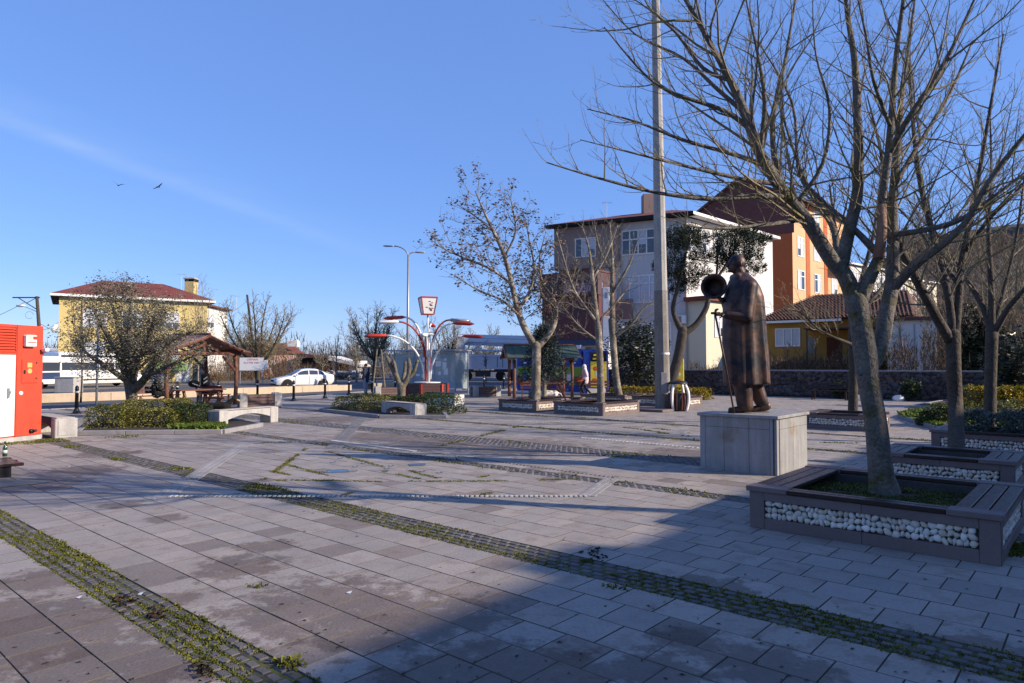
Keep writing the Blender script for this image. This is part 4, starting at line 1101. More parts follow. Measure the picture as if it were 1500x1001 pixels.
for i,(px,w) in enumerate(((1408,2.0),(1450,1.6),(1486,2.2))):
    hedge(['yellow-tipped hedge right of the second tree trunk','yellow-tipped hedge between the third trunk and the pale shrub','yellow-tipped hedge at the right edge by the wall'][i],at(px,600),-.3,(w,1.3,.78),4200,.045,m_hedgey,50+i)
p=at(895,583);hedge('low yellow-green hedge behind the planters left of the mast',p,R(-32),(4.6,1.0,.55),5000,.05,m_hedgey,60)
# ---- bollards
bl=thing('bollard','x','bollard',at(112,606),0,'black bollards along the plaza edge')
MB().lathe([(.17,0),(.17,.02),(.12,.04),(.075,.14),(.06,.2)],16).build('foot',m_black,bl,smooth=True)
MB().lathe([(.058,.2),(.055,.80),(.066,.81),(.066,.83),(.055,.84),(.06,.88),(.045,.93),(.015,.955)],16).build('shaft',m_black,bl,smooth=True)
MB().lathe([(.0585,.70),(.0585,.76)],16).build('pale_band',m_white,bl,smooth=True)
bl['label']='black bollard left of the olive tree, nearest the kiosk'
for px,py,lb in [(259,592,'black bollard seen through the left pavilion beside the table'),(320,590,'black bollard behind the dark dog and the bench'),(377,585,'black bollard behind the concrete planter box'),(430,588,'black bollard below the front wheel of the white car'),
    (476,584,'black bollard below the rear wheel of the white car'),(511,579,'white-topped bollard left of the standing man'),(545,579,'white-topped bollard right of the standing man'),(579,579,'bollard just left of the pollarded trunk'),
    (680,571,'bollard right of the glass shelter, first of the row before the truck'),(709,571,'second bollard right of the glass shelter'),(738,570,'third bollard right of the glass shelter, left of the second pavilion')]:
    c=copy_tree(bl,loc=at(px,py),label=lb)
# ---- sign pole in the olive bed
sp_=thing('sign_post','plain grey steel post rising in front of the olive tree','post',at(141,606))
MB().cyl((0,0,0),(0,0,3.1),.038,.038,10).build('steel_post',m_metal,sp_,smooth=True);MB().lathe([(.09,0),(.09,.02),(.045,.06)],10).build('foot_plate',m_metal,sp_)
# ---- timber-sided planter boxes
def tbox(loc,rz,label,L=1.55,sc=1.):
    t=thing('planter_box',label,'planter',loc,rz,'concrete and timber planter boxes');h=.52
    for x in (0,L-.28):
        for y in (0,.52): MB().box((x,y,0),(x+.28,y+.16,h+.05),.012).build('concrete_post',m_conc,t)
    for k in range(4):
        for y in (.03,.60): MB().box((.282,y,.04+k*.12),(L-.282,y+.05,.145+k*.12),.005).build('board',m_woodp,t)
        MB().box((.03,.162,.04+k*.12),(.08,.518,.145+k*.12),.005).build('board',m_woodp,t);MB().box((L-.08,.162,.04+k*.12),(L-.03,.518,.145+k*.12),.005).build('board',m_woodp,t)
    MB().box((.09,.09,.3),(L-.09,.6,.46)).build('soil',m_soil,t)
    g=MB()
    for _ in range(260): tuft(g,Vector((rg.uniform(.3,L-.3),rg.uniform(.12,.56),.45)),.07,2,.03,rg)
    g.build('weeds',m_grass,t,kind='stuff');return t
m_woodp=M('planter_board','#6b5550',.7,var=.15,vs=5,island=.12)
tbox(at(351,599),R(30),'concrete and timber planter box right of the left pavilion')
tbox(at(694,581.5),R(25),'concrete and timber planter box between the glass shelter and the plane tree')
tbox(at(550,583),R(20),'dark planter box half hidden behind the middle hedge')
# ---- concrete mast
cp=at(971,601);mtop=W(958.5,0,25.3)
ms=thing('concrete_mast','tall tapering concrete utility mast standing on a low dark plinth','mast',cp)
H=19.;dx=(mtop.x-cp.x)/(mtop.z)*H
MB().tube([(dx*.225,0,4.3),(dx,0,H)],[.238,.115],10).build('upper_shaft',M('mast_concrete','#a09c95',.8,var=.12,vs=2,fine=.25,fs=18,bump=.3,streak=.3),ms,autos=30)
MB().tube([(0,0,0),(dx*.225,0,4.3)],[.282,.246],10).build('lower_shaft',M('mast_concrete_dark','#857e76',.85,var=.18,vs=2.5,fine=.25,fs=18,bump=.3,streak=.4),ms,autos=30)
m=MB();m.lathe([(.262,1.95),(.262,2.02)],14);m.build('white_band',m_white,ms)
MB().box((-.12,-.30,.5),(.10,-.262,1.3),.01).build('cover_plate',m_concd,ms)
p0=at(925,604);MB().obox((0,0,0),(1,1,1)) 
pb=thing('mast_plinth','low dark stone slab at the foot of the concrete mast','plinth',(cp.x-.35,cp.y-.1,0),TH)
MB().box((-.9,-.85,0),(.75,.85,.09),.015).build('slab',m_planter,pb)
pb.location.z=-.002;ms.location.z=.085
# ---- round litter bin
bn=thing('litter_bin','round litter bin with white ribs and brown slats beside the mast','litter bin',at(994,603)+Vector((.05,.3,0)),R(20))
m_ribs=M('bin_slat','#6e3f33',.55,var=.12,island=.12)
MB().lathe([(.27,0),(.30,.05),(.30,.62),(.27,.64)],18).build('drum',m_black,bn,smooth=True)
for k in range(22):
    a=k*2*math.pi/22
    if k%5==0: continue
    m=MB();pts=[];
    for j in range(7):
        z=.05+.6*j/6;r=.315+.045*math.sin(math.pi*j/6);pts.append((r*math.cos(a),r*math.sin(a),z))
    m.tube(pts,.026,4);m.build('slat',m_ribs,bn)
for k in range(4):
    a=k*math.pi/2+.5;m=MB();pts=[]
    for j in range(11):
        t=j/10;z=1.02*t;r=.33+.10*math.sin(math.pi*min(1,t*1.05))-.10*max(0,t-.75)*4*.6;pts.append((r*math.cos(a),r*math.sin(a),z))
    m.tube(pts,.034,6,flat=1.6);m.build('rib',m_white,bn,smooth=True)
MB().lathe([(.36,.97),(.36,1.0),(.27,1.07),(.0001,1.10)],18).build('lid',m_black,bn,smooth=True)
# ---- pavilions
def pavilion(label,loc,rz,w=3.2,dpt=1.75,hp=2.05,ov=.6,roofm=None,lr=1.3,rise=.66):
    t=thing('pavilion',label,'pavilion',loc,rz,'timber picnic pavilions')
    for x in (0,w):
        for y in (0,dpt):
            s=1 if x==0 else -1;m=MB();m.tube([(x,y,0),(x-s*.06,y,.8),(x-s*.05,y,1.5),(x+s*.02,y,hp)],[.085,.08,.078,.085],8);m.build('post',m_red,t,smooth=True)
            m=MB();m.obox((x+s*.33,y,hp-.33),(.85,.07,.09),0,0,0,R(-42)*s);m.build('brace',m_red,t)
    for y in (-.04,dpt+.04):
        m=MB();m.box((-.25,y-.04,hp),(w+.25,y+.04,hp+.13),.01);m.build('tie_beam',m_red,t)
        m=MB();m.box((w/2-.06,y-.04,hp+.132),(w/2+.06,y+.04,hp+rise-.08),.01);m.build('king_post',m_red,t)
        for s in (-1,1):
            m=MB();m.obox((w/2+s*.40,y,hp+rise*.42),(.80,.06,.08),0,0,0,R(22)*s);m.build('strut',m_red,t)
    for x in (0,w):
        m=MB();m.box((x-.05,-.5,hp+.132),(x+.05,dpt+.5,hp+.23),.01);m.build('plate_beam',m_red,t)
    # roof: two flared slopes of boards
    def z(s): return hp+rise*(1-s)**1.25+.10
    n=6
    for sd in (-1,1):
        for i in range(9):
            y0=-lr*.55+(dpt+lr*1.1)*i/9;y1=-lr*.55+(dpt+lr*1.1)*(i+1)/9-.012;m=MB();P=[]
            for j in range(n+1):
                s=j/n*1.0;x=w/2+sd*(w/2+ov)*s;P.append((x,z(s)))
            vs=[];fs=[]
            for (x,zz) in P: vs+=[(x,y0,zz),(x,y1,zz),(x,y1,zz+.05),(x,y0,zz+.05)]
            for j in range(n):
                for k in range(4): fs.append((j*4+k,j*4+(k+1)%4,(j+1)*4+(k+1)%4,(j+1)*4+k))
            fs.append((3,2,1,0));fs.append((n*4,n*4+1,n*4+2,n*4+3));m.add(vs,fs);m.build('roof_board',roofm or m_roofw,t)
        for y in (-lr*.55-.03,dpt+lr*.55+.03):
            m=MB()
            for j in range(n):
                a=(w/2+sd*(w/2+ov)*j/n,y,z(j/n)-.02);b=(w/2+sd*(w/2+ov)*(j+1)/n,y,z((j+1)/n)-.02);m.tube([a,b],.055,4)
            m.build('barge_board',m_red,t)
    m=MB();m.tube([(w/2,-lr*.6,z(0)+.06),(w/2,dpt+lr*.6,z(0)+.06)],.06,6);m.build('ridge_cap',m_red,t)
    return t
m_roofw=M('roof_board','#8a6a5a',.75,var=.15,island=.08)
m_roofg=M('roof_green','#3c4a3c',.75,var=.15,island=.05)
def picnic(loc,rz,label):
    t=thing('picnic_table',label,'picnic table',loc,rz,'picnic tables in the pavilions')
    for k in range(5): MB().box((-.95,-.36+k*.145,.71),(.95,-.225+k*.145,.75),.006).build('tabletop_plank',m_red,t)
    for s in (-1,1):
        MB().obox((s*.7,-.30,.36),(.07,.09,.80),0,0,R(-24)).build('leg',m_red,t);MB().obox((s*.7,.30,.36),(.07,.09,.80),0,0,R(24)).build('leg',m_red,t)
        MB().box((s*.7-.035,-.62,.36),(s*.7+.035,.62,.43),.005).build('cross_bar',m_red,t)
    return t
def slat_bench(loc,rz,label,L=1.8,group='timber benches in the pavilions',mat=None):
    t=thing('bench',label,'bench',loc,rz,group);mat=mat or m_red
    for k in range(3): MB().box((0,k*.13,.42),(L,.11+k*.13,.45),.006).build('seat_slat',mat,t)
    for k in range(2):
        m=MB();m.obox((L/2,.43+k*.03,.58+k*.16),(L,.03,.12),0,.005,R(-12));m.build('back_slat',mat,t)
    for x in (.1,L-.1):
        MB().box((x-.03,.02,0),(x+.03,.07,.42)).build('leg',mat,t);MB().box((x-.03,.36,0),(x+.03,.42,.42)).build('leg',mat,t);MB().obox((x,.44,.6),(.05,.05,.42),0,0,R(-12)).build('back_support',mat,t)
    return t
g1=at(245,599.5)
pavilion('left timber picnic pavilion with a flared gable roof and two seated people inside',g1,R(65),lr=.6)
ga=R(65);gx=Vector((math.cos(ga),math.sin(ga),0));gy=Vector((-math.sin(ga),math.cos(ga),0))
tb1=g1+gx*1.35+gy*.45+Vector((.45,-.5,0));picnic(at(290,600),R(60),'picnic table under the left pavilion with a dark bag on it')
slat_bench(g1+gy*1.75+gx*.1+Vector((.1,-.15,0)),R(65)+0,'timber bench under the left pavilion where the person in the blue headscarf sits',1.9)
slat_bench(g1+gx*3.1+gy*.1,R(65+90),'timber bench at the far right end of the left pavilion',1.6)
g2_=at(757,577.5)
pa2=pavilion('second timber pavilion with a green roof, behind the plane tree',at(838,583.5),R(96),w=2.4,dpt=2.9,hp=1.9,roofm=m_roofg,ov=.5,rise=.62,lr=.7)
picnic(at(812,583),R(80),'picnic table under the green-roofed pavilion')
slat_bench(at(762,581),R(0),'timber bench under the green-roofed pavilion, left of the plane trunk',1.6)
slat_bench(at(848,580),R(-10),'dark slatted bench behind the walking woman',1.6)
slat_bench(at(1186,585.5),TH-R(90),'dark slatted bench against the shaded stone wall',1.7,group=None,mat=m_wood)
# ================================================================ people and animals
m_navy=M('navy_cloth','#20263a',.9,var=.1);m_blk=M('black_cloth','#17171b',.9,var=.1);m_gry=M('grey_cloth','#8d9099',.9,var=.08);m_pink=M('pink_cloth','#d2bcc2',.9,var=.06)
m_blues=M('blue_scarf','#26306e',.85,var=.1);m_org=M('orange_cloth','#c4532c',.8);m_hair=M('hair','#1a1512',.8)
def person(label,loc,rz,joints,garments,hair=None,hairmat=None):
    """local x forward. joints: name->(x,y,z). One continuous body, clothes as children."""
    t=thing('person',label,'person',loc,rz);J={k:Vector(v) for k,v in joints.items()}
    b=MB()
    def seg(a,c,r0,r1): b.cap(J[a],J[c],r0,r1,10)
    h=J['head'];b.ell(tuple(h),(.098,.078,.118),12,9);b.ell(tuple(h+Vector((.03,0,-.06))),(.06,.055,.06),10,7);b.cap(h+Vector((.09,0,.0)),h+Vector((.115,0,-.03)),.014,.018,6)
    for s in (-1,1): b.ell(tuple(h+Vector((0,s*.08,-.01))),(.02,.012,.03),6,5)
    b.cap(h-Vector((.01,0,.06)),J['neck'],.055,.06,8);b.cap(J['neck'],J['chest'],.10,.14,10);b.cap(J['chest'],J['hip'],.14,.14,10)
    for s in 'LR':
        seg('sh'+s,'el'+s,.05,.042);seg('el'+s,'wr'+s,.040,.028)
        w=J['wr'+s];d=(w-J['el'+s]).normalized()
        b.cap(w,w+d*.07,.032,.034,8)
        o=d.orthogonal().normalized()
        for k in range(4): b.cap(w+d*.07+o*((k-1.5)*.019),w+d*(.125+.008*(k in (1,2)))+o*((k-1.5)*.019)-Vector((0,0,.01)),.010,.008,6)
        b.cap(w+d*.03,w+d*.08+o*.05,.012,.009,6)
        seg('hp'+s,'kn'+s,.075,.055);seg('kn'+s,'an'+s,.05,.035);b.cap(J['an'+s],J['an'+s]+Vector((.12,0,-.05)),.035,.03,8)
        b.cap(J['neck']-Vector((0,0,.03)),J['sh'+s],.06,.055,8)
    remesh(b.build('body',m_skin,t),.012,1)
    for nm,mat,segs in garments:
        m=MB()
        for a,c,r0,r1 in segs:
            A=J[a] if isinstance(a,str) else Vector(a);C=J[c] if isinstance(c,str) else Vector(c);m.cap(A,C,r0,r1,12)
        remesh(m.build(nm,mat,t),.014,2)
    if hair:
        m=MB()
        for c,r in hair: m.ell(tuple(h+Vector(c)),r,12,8)
        remesh(m.build('hair' if hairmat is None else 'headscarf',hairmat or m_hair,t),.012,1)
    for s in 'LR':
        a=J['an'+s];m=MB();m.cap(a+Vector((-.05,0,-.045)),a+Vector((.15,0,-.055)),.045,.04,8);m.build('shoe',m_blk,t,smooth=True)
    return t
st_j=dict(head=(.03,0,1.62),neck=(0,0,1.46),chest=(0,0,1.25),hip=(0,0,.95),shL=(0,.19,1.42),elL=(-.03,.24,1.13),wrL=(.08,.22,.92),shR=(0,-.19,1.42),elR=(-.03,-.24,1.13),wrR=(.08,-.2,.92),hpL=(0,.09,.92),knL=(.02,.10,.50),anL=(-.02,.11,.09),hpR=(0,-.09,.92),knR=(.04,-.09,.50),anR=(.05,-.12,.09))
person('man in a dark navy jacket and light grey trousers standing between two bollards',at(536,578),R(160),st_j,
    [('jacket',m_navy,[('neck','chest',.12,.19),('chest','hip',.19,.185),('hip',(0,0,.80),.185,.17),('shL','elL',.085,.072),('elL','wrL',.07,.055),('shR','elR',.085,.072),('elR','wrR',.07,.055),('shL','shR',.09,.09)]),
     ('trousers',m_gry,[('hpL','knL',.105,.08),('knL',(-.02,.11,.13),.078,.066),('hpR','knR',.105,.08),('knR',(.05,-.12,.13),.078,.066),((0,0,.95),(0,0,.9),.14,.14)])],
    hair=[((-.02,0,.03),(.098,.088,.105))])
wk=dict(head=(.06,0,1.55),neck=(.02,0,1.40),chest=(.01,0,1.2),hip=(0,0,.90),shL=(.0,.17,1.35),elL=(-.08,.22,1.1),wrL=(.12,.2,.98),shR=(.0,-.17,1.35),elR=(.06,-.22,1.08),wrR=(.24,-.15,1.02),hpL=(0,.09,.88),knL=(.20,.09,.5),anL=(.05,.10,.13),hpR=(0,-.09,.88),knR=(-.02,-.09,.48),anR=(-.33,-.09,.14))
pw=person('woman in a white headscarf, pink jacket and black trousers walking with an orange bag',at(857,581.5),R(178),wk,
    [('jacket',m_pink,[('neck','chest',.12,.18),('chest','hip',.18,.19),('hip',(0,0,.80),.19,.18),('shL','elL',.08,.07),('elL','wrL',.068,.052),('shR','elR',.08,.07),('elR','wrR',.068,.052),('shL','shR',.09,.09)]),
     ('trousers',m_blk,[('hpL','knL',.10,.07),('knL','anL',.068,.05),('hpR','knR',.10,.07),('knR','anR',.068,.05),((0,0,.92),(0,0,.86),.14,.14)])],
    hair=[((-.02,0,.01),(.125,.108,.14)),((-.04,0,-.13),(.12,.12,.10)),((.02,0,-.16),(.10,.10,.07))],hairmat=M('white_scarf','#cfc9cc',.9))
bgx=thing('shoulder_bag','orange bag carried by the walking woman in the pink jacket','bag',pw.location+Vector((-.28,-.12,.78)));m=MB();m.box((-.14,-.05,0),(.14,.05,.24),.03);m.build('pouch',m_org,bgx);m=MB();m.tube([(-.1,0,.22),(-.04,0,.36),(.06,0,.42),(.1,0,.22)],.012,6);m.build('strap',m_org,bgx)
sit=dict(head=(.06,0,1.20),neck=(0,0,1.03),chest=(-.02,0,.82),hip=(0,0,.53),shL=(0,.18,.98),elL=(.05,.24,.72),wrL=(.28,.12,.62),shR=(0,-.18,.98),elR=(.05,-.24,.72),wrR=(.28,-.1,.62),hpL=(.02,.10,.52),knL=(.45,.12,.5),anL=(.42,.12,.10),hpR=(.02,-.10,.52),knR=(.45,-.12,.5),anR=(.42,-.12,.10))
coat=lambda mat,nm='coat':(nm,mat,[('neck','chest',.12,.20),('chest','hip',.20,.21),('shL','elL',.09,.08),('elL','wrL',.075,.06),('shR','elR',.09,.08),('elR','wrR',.075,.06),('shL','shR',.1,.1),('hpL','knL',.12,.10),('hpR','knR',.12,.10)])
legs=lambda mat:('trousers',mat,[('knL','anL',.085,.06),('knR','anR',.085,.06)])
pa=W(229,588,27.1)
person('seated person in a blue headscarf and dark coat, back turned, in the left pavilion',Vector((pa.x,27.15,.0)),R(40),sit,[coat(m_blk),legs(m_blk)],hair=[((-.02,0,.01),(.125,.112,.14)),((-.05,0,-.13),(.11,.12,.10))],hairmat=m_blues)
lean=dict(sit);lean.update(head=(.30,0,1.02),neck=(.18,0,.92),chest=(.08,0,.76),shL=(.15,.18,.88),shR=(.15,-.18,.88),elL=(.28,.24,.7),elR=(.28,-.24,.7),wrL=(.45,.12,.75),wrR=(.45,-.1,.75))
pc=W(309,590,29.2)
person('seated person in a dark jacket leaning over the table in the left pavilion',Vector((pc.x,29.25,0)),R(200),lean,[coat(m_navy,'jacket'),legs(m_gry)],hair=[((-.01,0,.02),(.115,.10,.12))])
bgg=thing('bag','dark rounded bag with pale trim on the picnic table of the left pavilion','bag',Vector((W(283,575,27.7).x,27.75,.752)));m=MB();m.ell((0,0,.14),(.24,.15,.15),12,8);m.build('bag_body',m_blk,bgg,smooth=True);m=MB();m.tube([(.0,-.13,.16),(.14,-.12,.1),(.25,-.02,.05)],.02,6);m.build('trim',m_white,bgg)
bp_=thing('backpack','black upright backpack with white stripes beside the leaning person','backpack',Vector((W(299,575,28.2).x,28.3,.752)));m=MB();m.box((-.17,-.12,0),(.17,.12,.55),.07);m.build('pack',m_blk,bp_)
for s in (0,1):
    m=MB();m.obox((.06,-.13,.2+.16*s),(.18,.012,.04),0,.0,0,R(-35));m.build('stripe',m_white,bp_)
def dog(label,loc,rz,mat,s=1.,headdown=False,mat2=None):
    t=thing('dog',label,'dog',loc,rz);m=MB();V=lambda *a:Vector(a)*s
    m.ell(tuple(V(.18,0,.43)),(.17*s,.12*s,.15*s),12,8);m.cap(V(.15,0,.44),V(-.22,0,.45),.135*s,.105*s,12);m.ell(tuple(V(-.25,0,.44)),(.13*s,.10*s,.12*s),10,7)
    if headdown: n0,h=V(.27,0,.45),V(.46,0,.26)
    else: n0,h=V(.26,0,.52),V(.42,0,.66)
    m.cap(n0,h,.085*s,.06*s,10);m.ell(tuple(h+V(.03,0,0)),(.085*s,.065*s,.07*s),10,8)
    mz=V(.16,0,-.06) if not headdown else V(.11,0,-.14)
    m.cap(h+V(.06,0,-.02),h+mz,.042*s,.028*s,8)
    for y in (-1,1):
        m.cap(h+V(-.02,y*.045,.05),h+V(-.05,y*.06,.11 if not headdown else .02),.025*s,.01*s,6)
        m.cap(V(.20,y*.075,.38),V(.19,y*.08,.20),.05*s,.028*s,8);m.cap(V(.19,y*.08,.20),V(.20,y*.08,.03),.026*s,.02*s,8);m.cap(V(.20,y*.08,.025),V(.25,y*.08,.02),.026*s,.022*s,6)
        m.cap(V(-.25,y*.075,.40),V(-.20,y*.09,.27),.08*s,.045*s,8);m.cap(V(-.20,y*.09,.27),V(-.32,y*.09,.17),.038*s,.024*s,8);m.cap(V(-.32,y*.09,.17),V(-.29,y*.09,.03),.022*s,.019*s,8);m.cap(V(-.29,y*.09,.025),V(-.24,y*.09,.02),.026*s,.022*s,6)
    m.cap(V(-.34,0,.48),V(-.48,0,.42),.03*s,.022*s,6);m.cap(V(-.48,0,.42),V(-.55,0,.30),.022*s,.012*s,6)
    remesh(m.build('body',mat,t),.011,1)
    if mat2:
        k=MB();k.cap(h+V(.10,0,-.035),h+mz*1.03,.036*s,.032*s,8);k.build('muzzle',mat2,t,smooth=True)
    return t
m_furb=M('black_fur','#16130f',.9,var=.3,vs=12);m_furw=M('white_fur','#d8d2c8',.9,var=.1,vs=12);m_furt=M('tan_fur','#b08d66',.9)
pd_=at(324,615);dog('black dog with a tan muzzle standing behind the pale concrete bench',Vector((pd_.x-.05,pd_.y,0)),R(8),m_furb,.95,mat2=m_furt)
dog('white dog with lowered head standing between the plane tree planter and the picnic table',Vector((W(804,583,28.6).x,28.6,0)),R(185),m_furw,1.05,headdown=True)
ct_=thing('cat','small grey cat sitting upright on the planter rim left of the plane trunk','cat',Vector((W(777,586,25.1).x,25.15,.428)),R(160));m=MB()
m.cap((-.03,0,.07),(.02,0,.20),.075,.05,10);m.ell((.04,0,.27),(.045,.04,.042),10,7);m.cap((.05,-.03,.14),(.06,-.03,.01),.018,.014,6);m.cap((.05,.03,.14),(.06,.03,.01),.018,.014,6);m.cap((-.08,0,.03),(-.16,.05,.02),.018,.012,6)
for s in (-1,1): m.cap((.035,s*.025,.30),(.03,s*.032,.335),.012,.004,5)
remesh(m.build('body',M('grey_fur','#6d655c',.9,var=.3,vs=20),ct_),.007,1)
def bird(label,px,py,d,rz,roll,up,s=1.):
    t=thing('bird',label,'bird',W(px,py,d),rz,'birds in the sky');t.rotation_euler=(roll,0,rz);m=MB();m.cap((-.22*s,0,0),(.2*s,0,0),.05*s,.06*s,8);m.ell((.28*s,0,.02*s),(.07*s,.05*s,.05*s),8,6);m.add([(-.2*s,-.04*s,0),(-.42*s,-.1*s,0),(-.42*s,.1*s,0),(-.2*s,.04*s,0),(-.3*s,0,.02*s)],[(0,1,4),(1,2,4),(2,3,4),(0,3,2,1)]);m.build('body',m_black,t,smooth=True)
    for sd in (-1,1):
        w=MB();u=up if sd<0 else up*.4;P=[(0,.16,-.10,0),(.28,.17,-.12,.10),(.6,.10,-.13,.16),(.9,-.05,-.16,.15)]
        vs=[]
        for y,a,b,z in P: vs+=[(a*s,sd*y*s,z*u*s*2),(b*s,sd*y*s,z*u*s*2),((a+b)/2*s,sd*y*s,(z*u*2+.02)*s)]
        fs=[]
        for k in range(3): fs+=[(3*k,3*k+1,3*k+4,3*k+3),(3*k,3*k+3,3*k+5,3*k+2),(3*k+1,3*k+2,3*k+5,3*k+4)]
        w.add(vs,fs);w.build('wing',m_black,t)
bird('dark bird gliding, left one of the two in the sky',173,272,78,R(100),R(28),1.8,.75)
bird('dark bird gliding, right one of the two in the sky',232,274,78,R(75),R(-22),.5,.75)
# ================================================================ red and white lamp tree, shelter, street lamps
m_lred=M('lamp_red','#a83224',.5,var=.05);m_board=M('brown_board','#4a3431',.6,var=.15,island=.1)
lc=W(626,590,31.2);lc=Vector((lc.x,31.2,0))
lt=thing('lamp_tree','red and white multi-armed plaza lamp with a lantern on a brown box base','lamp',lc,R(20))
for k in range(6):
    a=k*math.pi/3;b=(k+1)*math.pi/3;R_=.95
    for j in range(4):
        pa_=Vector((R_*math.cos(a),R_*math.sin(a),0));pb_=Vector((R_*math.cos(b),R_*math.sin(b),0));m=MB();m.obox(tuple((pa_+pb_)/2+Vector((0,0,.35+.13*j))),((pb_-pa_).length-.12,.04,.12),math.atan2((pb_-pa_).y,(pb_-pa_).x),.004);m.build('board',m_board,lt)
    m=MB();m.obox((R_*math.cos(a),R_*math.sin(a),.40),(.10,.10,.80),a,.01);m.build('corner_post',m_lred,lt)
MB().lathe([(.9,.0),(.9,.82),(.5,.84)],6).build('base_core',m_dark,lt)
MB().lathe([(.6,.842),(.6,.88),(.0001,.90)],20).build('base_plate',m_white,lt)
for k in range(4):
    a=k*math.pi/2+.4;x,y=.10*math.cos(a),.10*math.sin(a);MB().cyl((x,y,.89),(x,y,3.0),.05,.05,8).build('column_tube',m_lred if k%2==0 else m_white,lt,smooth=True)
MB().lathe([(.32,3.0),(.36,3.05),(.30,3.09),(.0001,3.11)],18).build('collar_disc',m_white,lt)
MB().cyl((0,0,3.1),(0,0,3.98),.035,.035,8).build('mast_tube',m_white,lt,smooth=True)
ln=MB();ln.prism([(-1,-1),(1,-1),(1,1),(-1,1)],0,1)
ln.v=[(x*(.24 if z==0 else .36),y*(.24 if z==0 else .36),3.98+z*.72) for x,y,z in ln.v];ln.build('lantern_glass',m_white,lt);lg_=lt.children[-1]
m=MB()
for a,b in ((-1,-1),(1,-1),(1,1),(-1,1)): m.tube([(a*.245,b*.245,3.97),(a*.365,b*.365,4.71)],.022,5)
m.box((-.38,-.38,4.70),(.38,.38,4.76));m.box((-.26,-.26,3.95),(.26,.26,3.99));m.build('lantern_frame',m_lred,lg_)
m=MB();rr=random.Random(3)
for _ in range(11):
    z=4.1+rr.random()*.5;x=rr.uniform(-.18,.1);f=.24+.12*(z-3.98)/.72+.004;m.add([(x,-f,z),(x+rr.uniform(.06,.16),-f,z),(x+.1,-f-.005,z+.04),(x,-f-.005,z+.035)],[(0,1,2,3)])
m.build('lantern_script',M('print_dark','#5a2f35',.6,fine=0),lg_)
def arm(a,reach,z0,z1,c1,c2,name='arm'):
    ca,sa=math.cos(a),math.sin(a);P=[]
    for j in range(10):
        t=j/9;r=.14+(reach-.14)*(1-math.cos(t*math.pi/2));z=z0+(z1-z0)*math.sin(t*math.pi/2);P.append((r*ca,r*sa,z))
    m=MB();m.tube(P,[.045]*6+[.04]*4,7);o=m.build(name,c1,lt,smooth=True)
    h=MB();e=Vector(P[-1]);d=Vector((ca,sa,-.05));h.tube([e-d*.05,e+d*.1,e+d*.75,e+d*.95],[.05,.13,.14,.04],8,flat=.6);h.build('lamp_head',c2,o,smooth=True)
pdx=-R(20)
for a,re,z0,z1,c1,c2 in [(R(175),1.1,2.0,3.85,m_white,m_lred),(R(190),1.35,2.0,3.62,m_lred,m_white),(R(200),1.9,1.0,2.98,m_white,m_lred),(R(5),1.0,2.0,3.72,m_lred,m_metal),(R(-12),1.25,2.0,3.55,m_white,m_lred),(R(-20),1.8,1.0,2.95,m_white,m_lred),(R(90),1.3,2.,3.6,m_white,m_lred),(R(270),.7,2.,3.0,m_white,m_white)]:
    arm(a+pdx,re,z0,z1,c1,c2)
wb=thing('bench_box','long white bench box with a brown top beside the lamp tree','bench',at(640,586),R(40))
w0=at(624,591.5);w1=at(666,594.5);d=w1-w0;wb.location=w0;wb.rotation_euler.z=math.atan2(d.y,d.x)
MB().box((0,0,0),(d.length,.5,.45),.01).build('box',m_white,wb);MB().box((-.03,-.03,.452),(d.length+.03,.53,.50),.008).build('seat_top',m_board,wb)
# shelter
s0=Vector((W(577,577,38.5).x,38.5,0));s1=Vector((W(667,577,36.9).x,36.9,0));d=s1-s0;SL=d.length
sh=thing('bus_shelter','glass bus shelter with paper notices stuck on its panes behind the lamp tree','shelter',s0,math.atan2(d.y,d.x))
m_pane=Mglass('shelter_glass',(.5,.57,.6),.3,.38)
for x in (0,SL*.34,SL*.67,SL): MB().box((x-.03,-.03,0),(x+.03,.03,2.42),.004).build('post',m_metal,sh)
for x in (0.,SL): MB().box((x-.03,1.4,0),(x+.03,1.46,2.42),.004).build('post',m_metal,sh)
MB().box((-.35,-.25,2.422),(SL+.1,1.7,2.5),.01).build('roof',m_metal,sh)
MB().box((0,-.032,.28),(SL,.032,.34),.004).build('rail',m_metal,sh);MB().box((0,-.034,2.30),(SL,.034,2.36),.004).build('rail',m_metal,sh)
for i in range(3):
    x0=SL*(i*.333)+.04;x1=SL*((i+1)*.333)-.04;MB().box((x0,-.008,.35),(x1,.008,2.29)).build('glass_pane',m_pane,sh)
for x in (0.,SL): MB().box((x-.007,.06,.35),(x+.007,1.37,2.29)).build('glass_pane',m_pane,sh)
rr=random.Random(8)
for (fx,fz,w,h) in [(.50,1.95,.18,.2),(.54,1.55,.22,.22),(.62,1.60,.15,.2),(.52,1.25,.17,.3),(.63,1.28,.16,.2),(.70,2.0,.1,.1),(.73,1.72,.26,.25),(.83,1.62,.2,.32),(.85,1.3,.2,.28),(.75,1.2,.13,.15),(.56,2.1,.12,.1),(.84,1.95,.12,.1),(.4,1.1,.2,.1),(.3,1.3,.12,.25),(.2,1.2,.1,.2),(.48,1.05,.1,.14)]:
    x=SL*fx;w*=1.25;h*=1.25;m=MB();m.box((x-w/2,-.014,fz-h/2),(x+w/2,-.009,fz+h/2));m.build('paper_notice',m_white,sh)
MB().box((.3,.5,.42),(SL-.3,.85,.46),.004).build('bench_seat',m_metal,sh)
MB().box((SL*.02,.9,.1),(SL*.31,.96,2.1)).build('advert_panel',M('advert','#3c4148',.5),sh)
